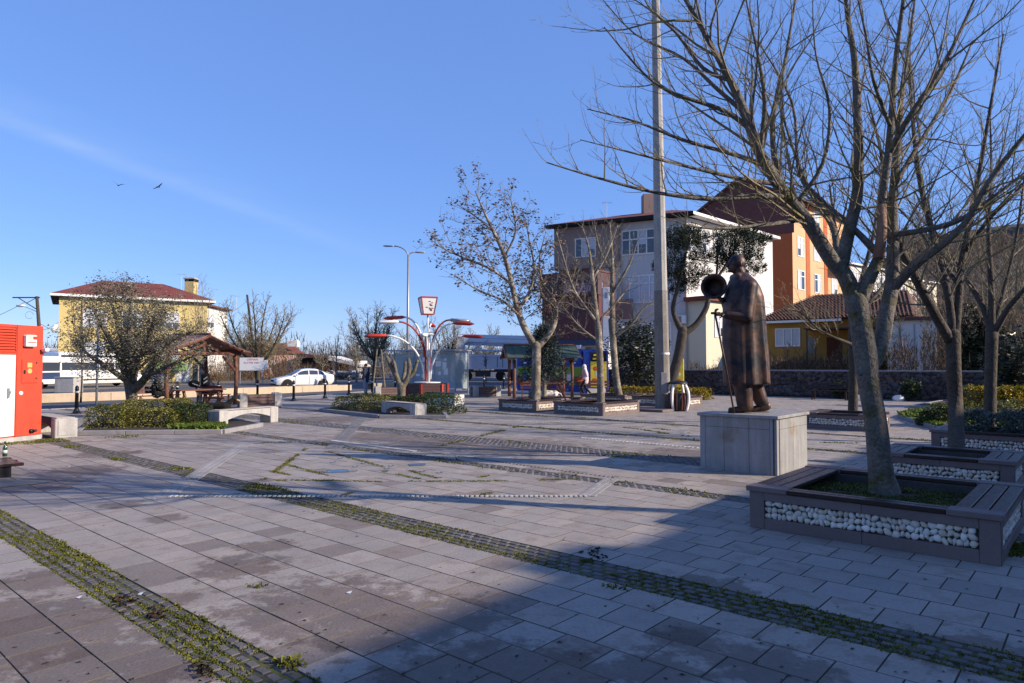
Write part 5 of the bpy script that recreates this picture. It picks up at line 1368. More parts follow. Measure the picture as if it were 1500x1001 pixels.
# street lamps
def street_lamp(label,loc,H,s,arms,rz=0,col=None):
    t=thing('street_lamp',label,'street lamp',loc,rz,'street lamps by the road');MB().tube([(0,0,0),(0,0,H*.5),(0,0,H)],[.13*s,.10*s,.07*s],10).build('pole',m_metal,t,smooth=True);MB().lathe([(.2*s,0),(.2*s,.05),(.15*s,.9),(.14*s,1.0)],10).build('base_sleeve',m_metal,t)
    for a,L in arms:
        ca,sa=math.cos(a),math.sin(a);P=[(0,0,H-.05)]+[(L*(1-math.cos(j/6*math.pi/2))*ca,L*(1-math.cos(j/6*math.pi/2))*sa,H+L*.75*math.sin(j/6*math.pi/2)) for j in range(1,7)]
        m=MB();m.tube(P,.05*s,7);o=m.build('arm',m_metal,t,smooth=True);e=Vector(P[-1]);d=Vector((ca,sa,.02));m=MB();m.tube([e-d*.05,e+d*.15,e+d*.6,e+d*.8],[.05*s,.13*s,.14*s,.05*s],8,flat=.5);m.build('lamp_head',m_metal,o,smooth=True)
    return t
l0=W(597,570,50);street_lamp('tall double-armed grey street lamp behind the lamp tree',Vector((l0.x,50,0)),9.6,1.,[(R(175),1.1),(R(15),.5)])
up_=thing('utility_pole','leaning wooden utility pole with a crossarm and lamp behind the kiosk','utility pole',Vector((W(63,560,58).x,58,-.1)))
dx_=W(54,434,58).x-up_.location.x
MB().tube([(0,0,0),(dx_*.5,0,4),(dx_,0,7.6)],[.17,.15,.12],8).build('pole',m_barkd,up_,smooth=True)
MB().obox((dx_-.9,0,7.5),(2.3,.1,.1),0).build('crossarm',m_barkd,up_)
m=MB();m.tube([(dx_-1.6,0,7.5),(dx_,0,6.5)],.04,5);m.tube([(dx_-.9,0,7.0),(dx_,0,7.5)],.03,5);m.build('brace',m_barkd,up_)
m=MB();m.tube([(dx_,0,6.3),(dx_-.7,0,6.6),(dx_-1.1,0,6.75)],.03,5);o=m.build('lamp_bracket',m_metal,up_);m=MB();m.ell((dx_-1.35,0,6.8),(.42,.15,.12),10,6);m.build('lamp_head',m_white,o,smooth=True)
m=MB();m.tube([(dx_+.0+.5*math.cos(t)*.7-.6,0,6.0+.3*math.sin(t)) for t in [i*.5 for i in range(12)]],.012,4);m.build('cable_coil',m_black,up_)
def wire(a,b,sag,label,r=.018,n=14):
    m=MB();P=[a.lerp(b,i/n)-Vector((0,0,sag*4*(i/n)*(1-i/n)))-a for i in range(n+1)];m.tube(P,r,4);m.build('cable',m_black,label=label,cat='cable',loc=a)
tp=Vector((W(54,436,58).x,58,7.4))
wire(W(36,443,56),W(-150,505,45),.5,'overhead cable running from the utility pole out of frame left')
wire(Vector((up_.location.x+dx_*.6,58,5.2)),W(130,492,64),.4,'thin overhead cable from the utility pole to the yellow house')
wire(Vector((up_.location.x+dx_*.6,58,4.6)),W(88,470,66),.2,'lower overhead cable between the utility pole and the yellow house')
t=thing('utility_pole','leaning wooden pole rising through the crown of the broad bare tree','utility pole',Vector((W(377,555,66).x,66,-.1)));q=W(362,432,66)-t.location
MB().tube([(0,0,0),(q.x*.5,0,q.z*.5),(q.x,0,q.z)],[.15,.13,.10],7).build('pole',m_barkd,t);wire(W(363,440,66),W(338,458,76),.1,'short cable from the leaning pole to the white house')
# roadside sign board
sg=thing('notice_board','white roadside notice board with red lettering behind the white car','sign board',Vector((W(368,550,62).x,62,0)),R(4))
MB().box((-1.05,-.03,1.15),(1.05,.03,2.32),.01).build('panel',m_white,sg)
MB().box((1.08,-.0,1.3),(1.45,.05,2.1),.01).build('side_panel',m_white,sg)
for x in (-1.0,1.0): MB().cyl((x,.06,-.1),(x,.06,2.32),.04,.04,6).build('post',m_metal,sg)
m_pr=M('print_pink','#b95560',.6,fine=0);m_pg=M('print_grey','#8d8d96',.6,fine=0)
text('ORMAN',.28,m_pr,sg,(.1,-.034,2.15),(R(90),0,0));text('ISLETME DEP',.24,m_pr,sg,(0,-.034,1.85),(R(90),0,0))
# ================================================================ vehicles
m_carw=M('white_car_paint','#d8d8d6',.25,var=.02,vs=1,fine=0,bump=0,coat=.8,spec=.5)
m_tyre=M('tyre','#17171a',.85,var=.1);m_rim=M('rim','#a9abb0',.35,metal=.6,bump=0);m_tail=M('tail_light','#8c1512',.3,bump=0);m_head=M('head_light','#c9ced4',.15,bump=0,spec=.8)
def wheel(parent,x,y,r,w=.2,sd=1,double=False):
    m=MB();m.lathe([(r*.62,-w/2),(r*.95,-w/2),(r,-w*.3),(r,w*.3),(r*.95,w/2),(r*.62,w/2)],22);o=m.build('wheel',m_tyre,parent,smooth=False);o.location=(x,y,r);o.rotation_euler=(R(90),0,0)
    m=MB();m.lathe([(r*.63,-w*.4),(r*.63,w*.4)],22);m.build('rim_barrel',m_rim,o)
    m=MB()
    for k in range(9):
        a=k*2*math.pi/9;m.obox((r*.35*math.cos(a),r*.35*math.sin(a),sd*w*.38),(r*.56,r*.13,.03),a)
    m.lathe([(r*.13,-.03),(r*.13,.03)],10,(0,0,sd*w*.40));m.build('rim',m_rim,o)
def loft(sections,mat,name,parent,n_mirror=True,smooth=True):
    """sections: list of (x,[(y,z)...]) half sections from bottom to top centre; mirrored"""
    vs=[];k=len(sections[0][1])
    for x,ps in sections:
        for y,z in ps: vs.append((x,y,z))
        for y,z in ps[::-1][0:]: vs.append((x,-y,z))
    K=2*k;fs=[]
    for i in range(len(sections)-1):
        for j in range(K): fs.append((i*K+j,i*K+(j+1)%K,(i+1)*K+(j+1)%K,(i+1)*K+j))
    fs.append(tuple(range(K))[::-1]);fs.append(tuple((len(sections)-1)*K+j for j in range(K)))
    m=MB();m.add(vs,fs);return m.build(name,mat,parent,autos=35)
def sedan(label,loc,rz,group=None):
    t=thing('parked_car',label,'car',loc,rz,group)
    # x from front(+2.25) to rear(-2.25)
    X=[(2.27,.50,.62,.40,.62),(2.15,.72,.74,.30,.74),(1.85,.80,.86,.24,.82),(1.2,.84,.89,.22,.93),(.85,.84,.90,.22,.97),(0.,.85,.90,.22,1.0),(-.9,.85,.90,.22,1.02),(-1.5,.84,.89,.24,1.05),(-2.0,.78,.86,.30,1.06),(-2.2,.70,.80,.42,1.0),(-2.27,.60,.7,.55,.85)]
    sec=[]
    for x,yb,ym,z0,z1 in X: sec.append((x,[(yb*.9,z0),(yb,z0+.08),(ym,(z0+z1)*.5),(ym*.97,z1-.08),(ym*.86,z1),(ym*.4,z1+.02),(.0001,z1+.03)]))
    loft(sec,m_carw,'body',t)
    # greenhouse
    G=[(1.05,.70,.98,.985),(.55,.66,.98,1.25),(.25,.60,.98,1.43),(-.3,.59,.98,1.485),(-.9,.58,.98,1.46),(-1.35,.60,1.0,1.32),(-1.85,.66,1.03,1.07)]
    g=[]
    for x,yt,z0,z1 in G: g.append((x,[(.80,z0-.02),(.79,z0+.01),(yt+.06,z0+(z1-z0)*.75),(yt-.02,z1-.015),(yt*.6,z1+.01),(.0001,z1+.02)]))
    loft(g,m_carw,'cabin',t)
    for s in (-1,1):
        def q(x,f):  # point on the side glass plane at height fraction f
            for (a,b) in zip(G,G[1:]):
                if b[0]<=x<=a[0]:
                    k=(a[0]-x)/(a[0]-b[0]);yt=a[1]*(1-k)+b[1]*k;z0=a[2]*(1-k)+b[2]*k;z1=a[3]*(1-k)+b[3]*k;break
            y=.79+(yt+.06-.79)*min(f/.75,1);return Vector((x,s*(y+.008),z0+.01+(z1-z0)*f))
        for xs in ([.72,.40,.10,-.22],[-.30,-.60,-.95],[-1.02,-1.25,-1.45]):
            m=MB();top=[q(x,.74) for x in xs];bot=[q(x,.10) for x in xs]
            if xs[0]==.72: top[0]=q(.72,.3)
            if xs[-1]==-1.45: top[-1]=q(-1.45,.3)
            m.poly(bot+top[::-1]);m.build('side_window',m_glassd,t)
    for x0,x1,nm in ((1.03,.30,'windscreen'),(-1.80,-1.33,'rear_window')):
        def hz(x):
            for a,b in zip(G,G[1:]):
                if b[0]<=x<=a[0]: k=(a[0]-x)/(a[0]-b[0]);return a[3]*(1-k)+b[3]*k,a[1]*(1-k)+b[1]*k
        m=MB();xs=[x0+(x1-x0)*i/4 for i in range(5)];vs=[];fs=[]
        for x in xs:
            z,yt=hz(x)
            for y in (-1,-.6,0,.6,1): vs.append((x,y*(yt-.03),z+.032-.012*abs(y)))
        for i in range(4):
            for j in range(4): fs.append((i*5+j,i*5+j+1,(i+1)*5+j+1,(i+1)*5+j))
        m.add(vs,fs);m.build(nm,m_glassd,t)
    for s in (-1,1):
        for x in (1.38,-1.32):
            m=MB();m.cyl((x,s*.70,.33),(x,s*.893,.33),.40,.40,24);m.build('wheel_arch',m_dark,t);wheel(t,x,s*.80,.33,.21,-s)
        m=MB();m.ell((2.02,s*.60,.70),(.20,.17,.07),12,8);m.build('headlight',m_head,t,smooth=True)
        m=MB();m.ell((-2.12,s*.66,.86),(.12,.14,.09),10,7);m.build('tail_light',m_tail,t,smooth=True)
        m=MB();m.ell((.72,s*.98,1.02),(.09,.10,.07),10,7);m.build('mirror',m_carw,t,smooth=True)
        for x in (.78,-.26,-1.15):
            m=MB();m.box((x-.006,s*.901,.35),(x+.006,s*.906,.93));m.build('door_seam',m_dark,t)
        for x in (-.12,-.98):
            m=MB();m.box((x,s*.895,.80),(x+.18,s*.925,.83),.008);m.build('door_handle',m_carw,t)
    m=MB();m.box((2.16,-.42,.52),(2.285,.42,.66),.02);m.build('grille',m_dark,t);m=MB();m.box((2.10,-.62,.28),(2.25,.62,.40),.02);m.build('lower_intake',m_dark,t)
    m=MB();m.box((2.286,-.26,.42),(2.30,.26,.52),.004);m.build('number_plate',m_white,t)
    return t
c0=at(440,567.2);sedan('white four-door saloon parked beyond the low wall, facing left',Vector((W(443,567,51.5).x,51.5,-.1)),R(214))
cc=[o for o in bpy.data.objects if o.name=='parked_car'][0];cc.scale=(.98,1,1.0)
def minibus(label,loc,rz,L=7.0):
    t=thing('minibus',label,'minibus',loc,rz);m=MB();H=2.75;w=1.0
    X=[(-L/2,.94,.35,H-.25),(-L/2+.06,.98,.32,H-.05),(-L/2+.3,1.,.30,H),(L/2-2.0,1.,.30,H),(L/2-1.55,.98,.30,H-.08),(L/2-.95,.92,.30,1.65),(L/2-.35,.88,.30,1.25),(L/2-.05,.82,.34,1.0),(L/2,.75,.45,.8)]
    sec=[]
    for x,y,z0,z1 in X: sec.append((x,[(y*.93,z0),(y,z0+.1),(y,z0+(z1-z0)*.5),(y*.95,z1-.12),(y*.85,z1-.02),(.0001,z1+.02)]))
    loft(sec,m_carw,'body',t)
    for s in (-1,1):
        for a,b in ((-L/2+.25,-L/2+1.75),(-L/2+1.82,-L/2+3.2),(-L/2+3.27,-L/2+4.5),(-L/2+4.57,L/2-1.45)):
            m=MB();m.box((a,s*.985,1.35),(b,s*1.008,1.95),.01);m.build('side_window',m_glassd,t)
        m=MB();m.box((-L/2+.2,s*.955,2.36),(L/2-2.2,s*.985,2.52),.01);m.build('roof_window_strip',m_glassd,t)
        m=MB();m.box((-L/2+.1,s*1.001,.55),(L/2-1.2,s*1.012,.66),.004);m.build('rub_strip',m_dark,t)
        for x in (L/2-1.15,-L/2+1.3): wheel(t,x,s*.86,.37,.24,-s)
        m=MB();m.ell((L/2-.3,s*.7,.95),(.22,.16,.14),10,8);m.build('headlight',m_head,t,smooth=True)
        m=MB();m.box((L/2-1.5,s*1.02,1.5),(L/2-1.36,s*1.22,1.85),.03);m.build('mirror',m_black,t)
    m=MB();m.add([(L/2-.98,-.82,1.68),(L/2-.98,.82,1.68),(L/2-1.52,.86,2.55),(L/2-1.52,-.86,2.55)],[(0,1,2,3)]);m.v=[(x+.05,y,z+.04) for x,y,z in m.v];m.build('windscreen',m_glassd,t)
    m=MB();m.box((-L/2-.02,-.8,.32),(-L/2+.02,.8,.85),.02);m.build('rear_bumper',m_dark,t)
    text('LLB 955',.34,M('print_blue','#6a7fc4',.6,fine=0),t,(-L/2+1.15,-1.012,1.07),(R(90),0,0))
    m=MB();m.box((-L/2+.1,-1.004,.36),(-L/2+1.1,-1.010,.78),0);m.build('lower_panel',m_dark,t)
    return t
mbx=W(133,570,47.5);minibus('long white minibus parked across the road in front of the yellow house',Vector((-33.7,55.3,-.1)),R(66),7.2)
# a dark and white vehicle glimpsed between the kiosk and the minibus
m_bus=M('bus_blue','#2c3c5c',.4,var=.05)
t=thing('parked_van','dark blue and white van half hidden behind the red kiosk','van',Vector((W(58,570,51).x,51.2,-.1)),R(88))
loft([(-2.3,[(.85,.4),(.95,.6),(.95,1.5),(.85,2.2),(.0001,2.25)]),(-2.1,[(.9,.35),(.98,.6),(.98,1.5),(.9,2.4),(.0001,2.45)]),(1.2,[(.9,.35),(.98,.6),(.98,1.5),(.9,2.4),(.0001,2.45)]),(1.7,[(.9,.35),(.96,.6),(.95,1.3),(.8,1.6),(.0001,1.65)]),(2.4,[(.8,.4),(.85,.6),(.8,.9),(.6,1.1),(.0001,1.15)])],m_carw,'body',t)
for s in (-1,1):
    MB().box((-2.,s*.96,1.3),(1.1,s*.99,1.95),.01).build('side_window',m_glassd,t);MB().box((-2.,s*.975,.7),(1.4,s*1.0,1.2),.01).build('blue_panel',m_bus,t)
    for x in (1.4,-1.4): wheel(t,x,s*.85,.34,.2,-s)
MB().box((-2.34,-.8,1.2),(-2.29,.8,2.0),.01).build('rear_window',m_glassd,t);MB().box((-2.34,-.8,.6),(-2.29,.8,1.1),.01).build('blue_panel',m_bus,t)
# concrete pump truck
m_trk=M('truck_paint','#b0b7c6',.5,var=.1,vs=1,fine=.03,bump=0);m_boom=M('boom_paint','#ccd2dc',.45,var=.08,vs=1,fine=.03,bump=0);m_trkd=M('truck_dark','#2b2f38',.6)
tk=thing('pump_truck','pale blue-grey concrete pump truck with its boom folded along the top','truck',Vector((W(668,556,77).x,77,-.1)),R(2))
MB().box((.2,-1.2,.95),(12.2,1.2,1.15),.02).build('chassis',m_trkd,tk)
m=MB();m.add([(1.0,-1.25,1.3),(13.,-1.25,1.3),(13.,-1.25,2.7),(1.0,-1.25,3.0),(1.0,1.25,1.3),(13.,1.25,1.3),(13.,1.25,2.7),(1.0,1.25,3.0)],[(0,1,2,3),(7,6,5,4),(3,2,6,7),(0,3,7,4),(1,5,6,2),(0,4,5,1)]);m.build('side_panel',m_trk,tk)
MB().box((1.0,-1.29,2.72),(13,-1.2,2.86),.02,Matrix.Rotation(R(1.2),4,'Y')).build('rail',m_trk,tk)
for x in (4.6,5.2): MB().box((x,-1.28,1.5),(x+.06,-1.24,2.7)).build('panel_seam',m_trkd,tk)
MB().box((.0,-1.0,1.4),(1.0,1.0,5.0),.06).build('turret_column',m_trk,tk)
m=MB();m.cyl((.9,-1.0,4.7),(.9,1.0,4.7),.55,.55,14);m.build('hinge_drum',m_trk,tk)
for i,(z0,z1,y,r) in enumerate([(5.0,4.75,-.5,.24),(4.55,4.2,-.75,.22),(4.15,3.95,-.3,.2),(4.9,4.3,.3,.24),(4.35,3.5,.6,.2)]):
    m=MB();m.obox((6.5,y,(z0+z1)/2),(11.5,r*1.2,r*1.7),0,.03,0,math.atan2(z0-z1,11.5));m.build('boom_section',m_boom,tk)
for i,(a,b) in enumerate([((1.6,3.2),(3.6,4.6)),((3.2,3.2),(2.0,4.2)),((8,3.0),(9.5,4.2)),((5.6,3.1),(5.8,4.3))]):
    m=MB();m.tube([(a[0],-.9,a[1]),(b[0],-.9,b[1])],.09,6);m.build('support_strut',m_trk,tk)
m=MB();m.tube([(1.2,-1.0,3.5),(6,-1.1,3.25),(12,-1.0,3.3)],.1,7);m.build('delivery_pipe',m_trk,tk)
for x,dbl in ((1.3,0),(5.0,0),(6.3,0),(11.,0)):
    wheel(tk,x,-1.02,.56,.34,-1)
    m=MB();m.box((x-.7,-1.24,1.12),(x+.7,-.8,1.29),.03);m.build('mudguard',m_trkd,tk)
m=MB();m.box((2.2,-1.22,.45),(3.9,-1.0,.95),.02);m.build('side_guard',m_trkd,tk);m=MB();m.box((6.6,-1.26,.2),(7.3,-1.0,1.3),.03);m.build('outrigger',m_trk,tk)
m=MB();m.box((.15,-1.28,.3),(.75,-1.2,2.2),.02);m.build('tail_ladder',m_trkd,tk);m=MB();m.box((.3,-1.31,2.3),(.7,-1.285,2.7),.01);m.build('warning_plate',M('yellow_plate','#a8862a',.6),tk)
# ================================================================ low walls of the central reserve
def reserve(label,pts,wd,h,name='low_wall'):
    t=thing(name,label,'low wall',pts[0]);o=pts[0];left=[];
    for i in range(len(pts)-1):
        a,b=pts[i]-o,pts[i+1]-o;d=(b-a);n=max(1,int(d.length/2.2));nn=Vector((-d.y,d.x,0)).normalized()
        for k in range(n):
            p=a+d*((k+.5)/n);L=d.length/n
            for off in (0,wd):
                m=MB();q=m.box((-L/2+.006,-.09,-.11),(L/2-.006,.09,h),.015).build('wall_block',m_beige,t);q.location=p+nn*off;q.rotation_euler.z=math.atan2(d.y,d.x)
        MB().poly([(a.x,a.y,h-.07),(b.x,b.y,h-.07),(b.x+nn.x*wd,b.y+nn.y*wd,h-.07),(a.x+nn.x*wd,a.y+nn.y*wd,h-.07)]).build('soil',m_soil,t)
    a,b=pts[-2]-o,pts[-1]-o;d=(b-a).normalized();nn=Vector((-d.y,d.x,0));m=MB();q=m.box((-.09,0,-.11),(.09,wd+.1,h),.015).build('wall_block',m_beige,t);q.location=b;q.rotation_euler.z=math.atan2(d.y,d.x)
    return t
reserve('long low beige wall of the road reserve running left to right below the white car',[at(-60,600,-.1),at(60,590,-.1),at(250,583,-.1),at(400,576.5,-.1),at(514,571.5,-.1)],1.3,.36)
reserve('short low beige wall of the road reserve behind the standing man and bollards',[at(547,570,-.1),at(605,569,-.1)],1.6,.42)
cb=thing('concrete_block','square grey concrete box standing in front of the minibus','concrete box',at(88,571,-.1)*1.0);cb.location=Vector((W(101,572,43.5).x,43.5,-.1));MB().box((-.6,-.5,0),(.6,.5,.95),.03).build('box',m_conc,cb);MB().box((-.64,-.54,.951),(.64,.54,1.0),.02).build('rim',m_conc,cb)
# blue vending kiosk behind the second pavilion
m_kb=M('kiosk_blue','#1c3f94',.5,var=.04);m_kg=M('kiosk_green','#7f9a2e',.5,var=.1,vs=1,fine=0);m_ko=M('kiosk_brown','#7d4a34',.6,var=.15,vs=1);m_ky=M('poster_yellow','#d9c23a',.6,var=.2,vs=4,fine=0)
k0=Vector((W(757,578,41.5).x,41.5,0));k1=Vector((W(853,580,38.6).x,38.6,0));d=k1-k0;KL=d.length
bk=thing('market_kiosk','long blue container kiosk with a green and brown lower band behind the second pavilion','kiosk',k0,math.atan2(d.y,d.x))
MB().box((0,.0,.12),(KL,2.3,2.55),.02).build('body',m_kb,bk);MB().box((.02,.02,0),(KL-.02,2.28,.12)).build('plinth',m_white,bk)
n=4
for i in range(n):
    a=KL*i/n+.03;b=KL*(i+1)/n-.03
    MB().box((a,-.02,1.68),(b,-.001,2.5),.005).build('upper_panel',m_kb,bk);MB().box((a,-.02,1.0),(b,-.001,1.55),.005).build('green_panel',m_kg,bk);MB().box((a,-.02,.5),(b,-.001,.99),.005).build('brown_panel',m_ko,bk)
    m=MB();m.box((a+.25,-.024,1.9),(b-.25,-.0205,2.25),.003);m.build('hatch_window',m_glassd,bk)
    m=MB();m.box(((a+b)/2-.18,-.026,1.74),((a+b)/2+.18,-.021,1.82));m.build('price_tag',m_white,bk)
for x,z,w,h,mt in ((.5,.95,.35,.6,M('notice_blue','#5c86b8',.6)),(KL*.78,.95,.3,.4,m_white),(KL*.2,2.35,.25,.3,m_white)): MB().box((x,-.035,z-h/2),(x+w,-.028,z+h/2)).build('notice',mt,bk)
MB().box((.1,-.03,2.56),(KL-.1,.1,2.78),.01).build('fascia',m_white,bk);MB().box((.2,-.035,2.6),(1.8,-.031,2.74)).build('fascia_stripe',m_lred,bk)
e0=Vector((W(855,581,37.6).x,37.6,0));ev=thing('vending_cabinet','blue cabinet with a yellow poster right of the blue kiosk','vending cabinet',e0,R(-4))
MB().box((0,0,0),(1.35,1.3,2.45),.02).build('cabinet',m_kb,ev);MB().box((.38,-.014,.45),(1.25,-.001,1.85),.003).build('poster',m_ky,ev);po=ev.children[-1]
MB().box((.38,-.014,1.86),(1.25,-.001,2.35),.003).build('poster_head',m_dark,ev)
for i,(x,z,w,h) in enumerate([(.5,1.95,.6,.1),(.55,2.15,.5,.1)]): MB().box((x,-.02,z),(x+w,-.0145,z+h)).build('poster_lettering',m_ky,ev)
for i,(x,z,s,c) in enumerate([(.6,.8,.16,'#c05a26'),(.95,.75,.18,'#d8d2c8'),(.8,1.15,.2,'#d8d2c8'),(.65,1.45,.14,'#c05a26'),(1.05,1.4,.1,'#3a6a2c')]):
    m=MB();m.ell((x,-.016,z),(s,.006,s*.9),10,4);m.build('poster_figure',M('pf'+c,c,.6,fine=0,bump=0),ev)
MB().box((.2,-.012,.08),(1.2,-.001,.36),.003).build('lower_vent',m_white,ev)
yb=thing('advert_stand','yellow advertising stand behind the litter bin','sign',Vector((W(992,575,33).x,33.0,0)),R(-8));MB().box((-.3,-.05,.0),(.32,.05,1.95),.02).build('panel',m_ky,yb)
for x,z,s,c in [(.02,1.2,.15,'#d8d2c8'),(.08,.9,.12,'#c05a26'),(-.05,1.5,.08,'#3a6a2c')]:
    m=MB();m.ell((x,-.055,z),(s,.008,s*.7),10,4);m.build('poster_figure',M('pf'+c,c,.6,fine=0,bump=0),yb)
# ================================================================ buildings
V3=Vector
def facade(parent,a,b,zs,cols,w,h,seed=0,ncol=2,rows_=(1.,),curtain=.7,fmat=None):
    """windows on the wall from a to b (2-D), outward normal to the right of a->b"""
    d=V3((b[0]-a[0],b[1]-a[1],0));L=d.length;d/=L;n=V3((d.y,-d.x,0));k=0
    for z in zs:
        for c in cols:
            o=V3((a[0],a[1],z))+d*(c*L-w/2);window(parent,o,d,n,w,h,ncol,rows_,curtain,fmat,.07,seed+k);k+=1
def rel(t,P): return [(p[0]-t.location.x,p[1]-t.location.y) for p in P]
def offs(P,e):
    c=(sum(p[0] for p in P)/len(P),sum(p[1] for p in P)/len(P));o=[]
    for p in P:
        v=V3((p[0]-c[0],p[1]-c[1]));v*=1+e/v.length*1.2;o.append((c[0]+v.x,c[1]+v.y))
    return o
m_rooft=M('roof_tile','#713a30',.8,var=.15,vs=.8,fine=.2,fs=3);m_roofd=M('roof_dark','#5a3a35',.8,var=.2,vs=.6)
def tileroof(name,label): pass
def hip(t,P,z,rise,mat,ov=.6,ridge=.35,fas=m_white,soff=None):
    """hip roof over a 4-cornered footprint (in thing space); ridge runs along side 0-1"""
    Q=offs(P,ov);a,b,c,d=[V3((*q,z)) for q in Q];m1=(a+d)/2;m2=(b+c)/2;r1=m1.lerp(m2,ridge)+V3((0,0,rise));r2=m2.lerp(m1,ridge)+V3((0,0,rise))
    m=MB();m.poly([a,b,r2,r1]);m.poly([b,c,r2]);m.poly([c,d,r1,r2]);m.poly([d,a,r1]);rf=m.build('roof',mat,t)
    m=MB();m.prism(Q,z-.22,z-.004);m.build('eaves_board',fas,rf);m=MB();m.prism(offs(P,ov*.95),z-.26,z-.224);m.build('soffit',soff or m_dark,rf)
    return rf
# --- yellow house at left
A=W(87,431,64);Bp=W(304,440,71);A=(A.x,64.);B_=(Bp.x,71.);d=V3((B_[0]-A[0],B_[1]-A[1]));nn=V3((-d.y,d.x)).normalized()*10
yh=thing('yellow_house','three-storey yellow house with a dark red hipped roof and yellow chimney, left','house',(A[0],A[1],-.1))
P=rel(yh,[A,B_,(B_[0]+nn.x,B_[1]+nn.y),(A[0]+nn.x,A[1]+nn.y)])
m_yel=M('yellow_render','#c4b074',.85,var=.05,vs=.4,fine=.04,fs=4,bump=.05,streak=.05)
eh=8.45;MB().prism(P,0,eh-.2).build('wall',m_yel,yh)
rf=hip(yh,P,eh,2.0,m_rooft,.75,.30)
MB().box((P[1][0]-3.1,P[1][1]+1.4,eh-.1),(P[1][0]-2.1,P[1][1]+2.4,eh+2.2),.02).build('chimney',m_yel,rf);ch=rf.children[-1]
MB().box((P[1][0]-3.2,P[1][1]+1.3,eh+2.45),(P[1][0]-2.0,P[1][1]+2.5,eh+2.6),.02).build('chimney_cap',m_conc,rf)
for k in range(4): MB().box((P[1][0]-3.1+k*.3,P[1][1]+1.4,eh+2.2),(P[1][0]-2.98+k*.3,P[1][1]+2.4,eh+2.45)).build('chimney_vent',m_dark,rf)
facade(yh,P[0],P[1],[5.35,2.3],[.225,.475,.72],1.95,1.75,1,3,(.75,.25),.9)
P_y=P[0];m=MB();d2=V3((P[1][0]-P[0][0],P[1][1]-P[0][1],0));n2=V3((d2.y,-d2.x,0)).normalized();q=V3((*P[0],0))+d2*.145+n2*.07;m.cyl(q,q+V3((0,0,eh-.2)),.055,.055,6);m.build('downpipe',m_kerb,yh)
q=V3((*P[0],5.2))-d2.normalized()*.3;dsh=MB();dsh.ell(tuple(q),(.12,.4,.4),10,6,Matrix.Rotation(R(25),4,'Y'));dsh.build('satellite_dish',m_white,yh,smooth=True)
# ground floor shopfront glimpses
for c in (.60,.78,.90): 
    q=V3((*P[0],0))+d2*c+n2*.03;m=MB();dd=d2.normalized();m.poly([q,q+dd*1.3,q+dd*1.3+V3((0,0,1.9)),q+V3((0,0,1.9))]);m.build('shop_panel',m_curt if c!=.9 else m_glassd,yh)
m_aw=M('green_awning','#7c9a5a',.8);q=V3((*P[0],2.3))+d2*.60+n2*.05;dd=d2.normalized();m=MB();m.add([tuple(q),tuple(q+dd*3.2),tuple(q+dd*3.2+n2*1.3-V3((0,0,1.1))),tuple(q+n2*1.3-V3((0,0,1.1))),tuple(q+V3((0,0,-.08))),tuple(q+dd*3.2+V3((0,0,-.08))),tuple(q+dd*3.2+n2*1.3-V3((0,0,1.18))),tuple(q+n2*1.3-V3((0,0,1.18)))],[(0,1,2,3),(7,6,5,4),(0,3,7,4),(3,2,6,7),(2,1,5,6)]);m.build('awning',m_aw,yh)
# --- white house behind it
A=W(300,445,78);B_=W(333,452,84);wh=thing('white_house','white house with a lean-to roof and toothed corner stones right behind the yellow house','house',(A.x,78,-.1))
m_wr=M('white_render','#cfccc8',.85,var=.06,vs=.5,fine=.04,bump=.05,streak=.08)
P=[(-3,-1.2),(B_.x-A.x,6),(B_.x-A.x-6,12),(-7,6)];z=8.6;MB().prism(P,0,z).build('wall',m_wr,wh)
m=MB();Q=offs(P,.5);m.add([(*Q[0],z+.9),(*Q[1],z-.0),(*Q[2],z),(*Q[3],z+.9),(*Q[0],z+.7),(*Q[1],z-.2),(*Q[2],z-.2),(*Q[3],z+.7)],[(0,1,2,3),(7,6,5,4),(0,4,5,1),(1,5,6,2),(2,6,7,3),(3,7,4,0)]);m.build('roof',m_roofd,wh)
facade(wh,P[0],P[1],[6.2,3.1],[.62],1.9,1.6,7,3,(1.,),.3)
for i in range(16):
    w=.28 if i%2 else .45;dd=V3((P[1][0]-P[0][0],P[1][1]-P[0][1],0)).normalized();nn_=V3((dd.y,-dd.x,0));m=MB();m.obox(V3((*P[1],.3+i*.52))-dd*(w/2)+nn_*.02,(w,.06,.26),math.atan2(dd.y,dd.x),.01);m.build('corner_stone',m_concd,wh)
# --- pink house, sheds and far roofs
m_pk=M('pink_render','#b9938c',.85,var=.08,vs=.5);A=W(392,540,95);ph_=thing('pink_house','small pink house with a red gabled roof among bare trees behind the white car','house',(A.x,95,-.1))
P=[(-1,0),(3.0,5),(-2,10),(-6,5)];MB().prism(P,0,3.4).build('wall',m_pk,ph_)
m=MB();z=3.4;Q=offs(P,.5);Q=[V3((*q,z)) for q in Q];r1=(Q[0]+Q[3])/2+V3((0,0,1.6));r2=(Q[1]+Q[2])/2+V3((0,0,1.6));m.poly([Q[0],Q[1],r2,r1]);m.poly([Q[2],Q[3],r1,r2]);m.poly([Q[1],Q[2],r2]);m.poly([Q[3],Q[0],r1]);m.build('roof',m_rooft,ph_)
facade(ph_,P[0],P[1],[1.2],[.3,.7],1.1,1.2,3,2)
MB().box((1.5,3.5,4.4),(3.0,4.5,5.3),.02).build('water_tank',m_white,ph_)
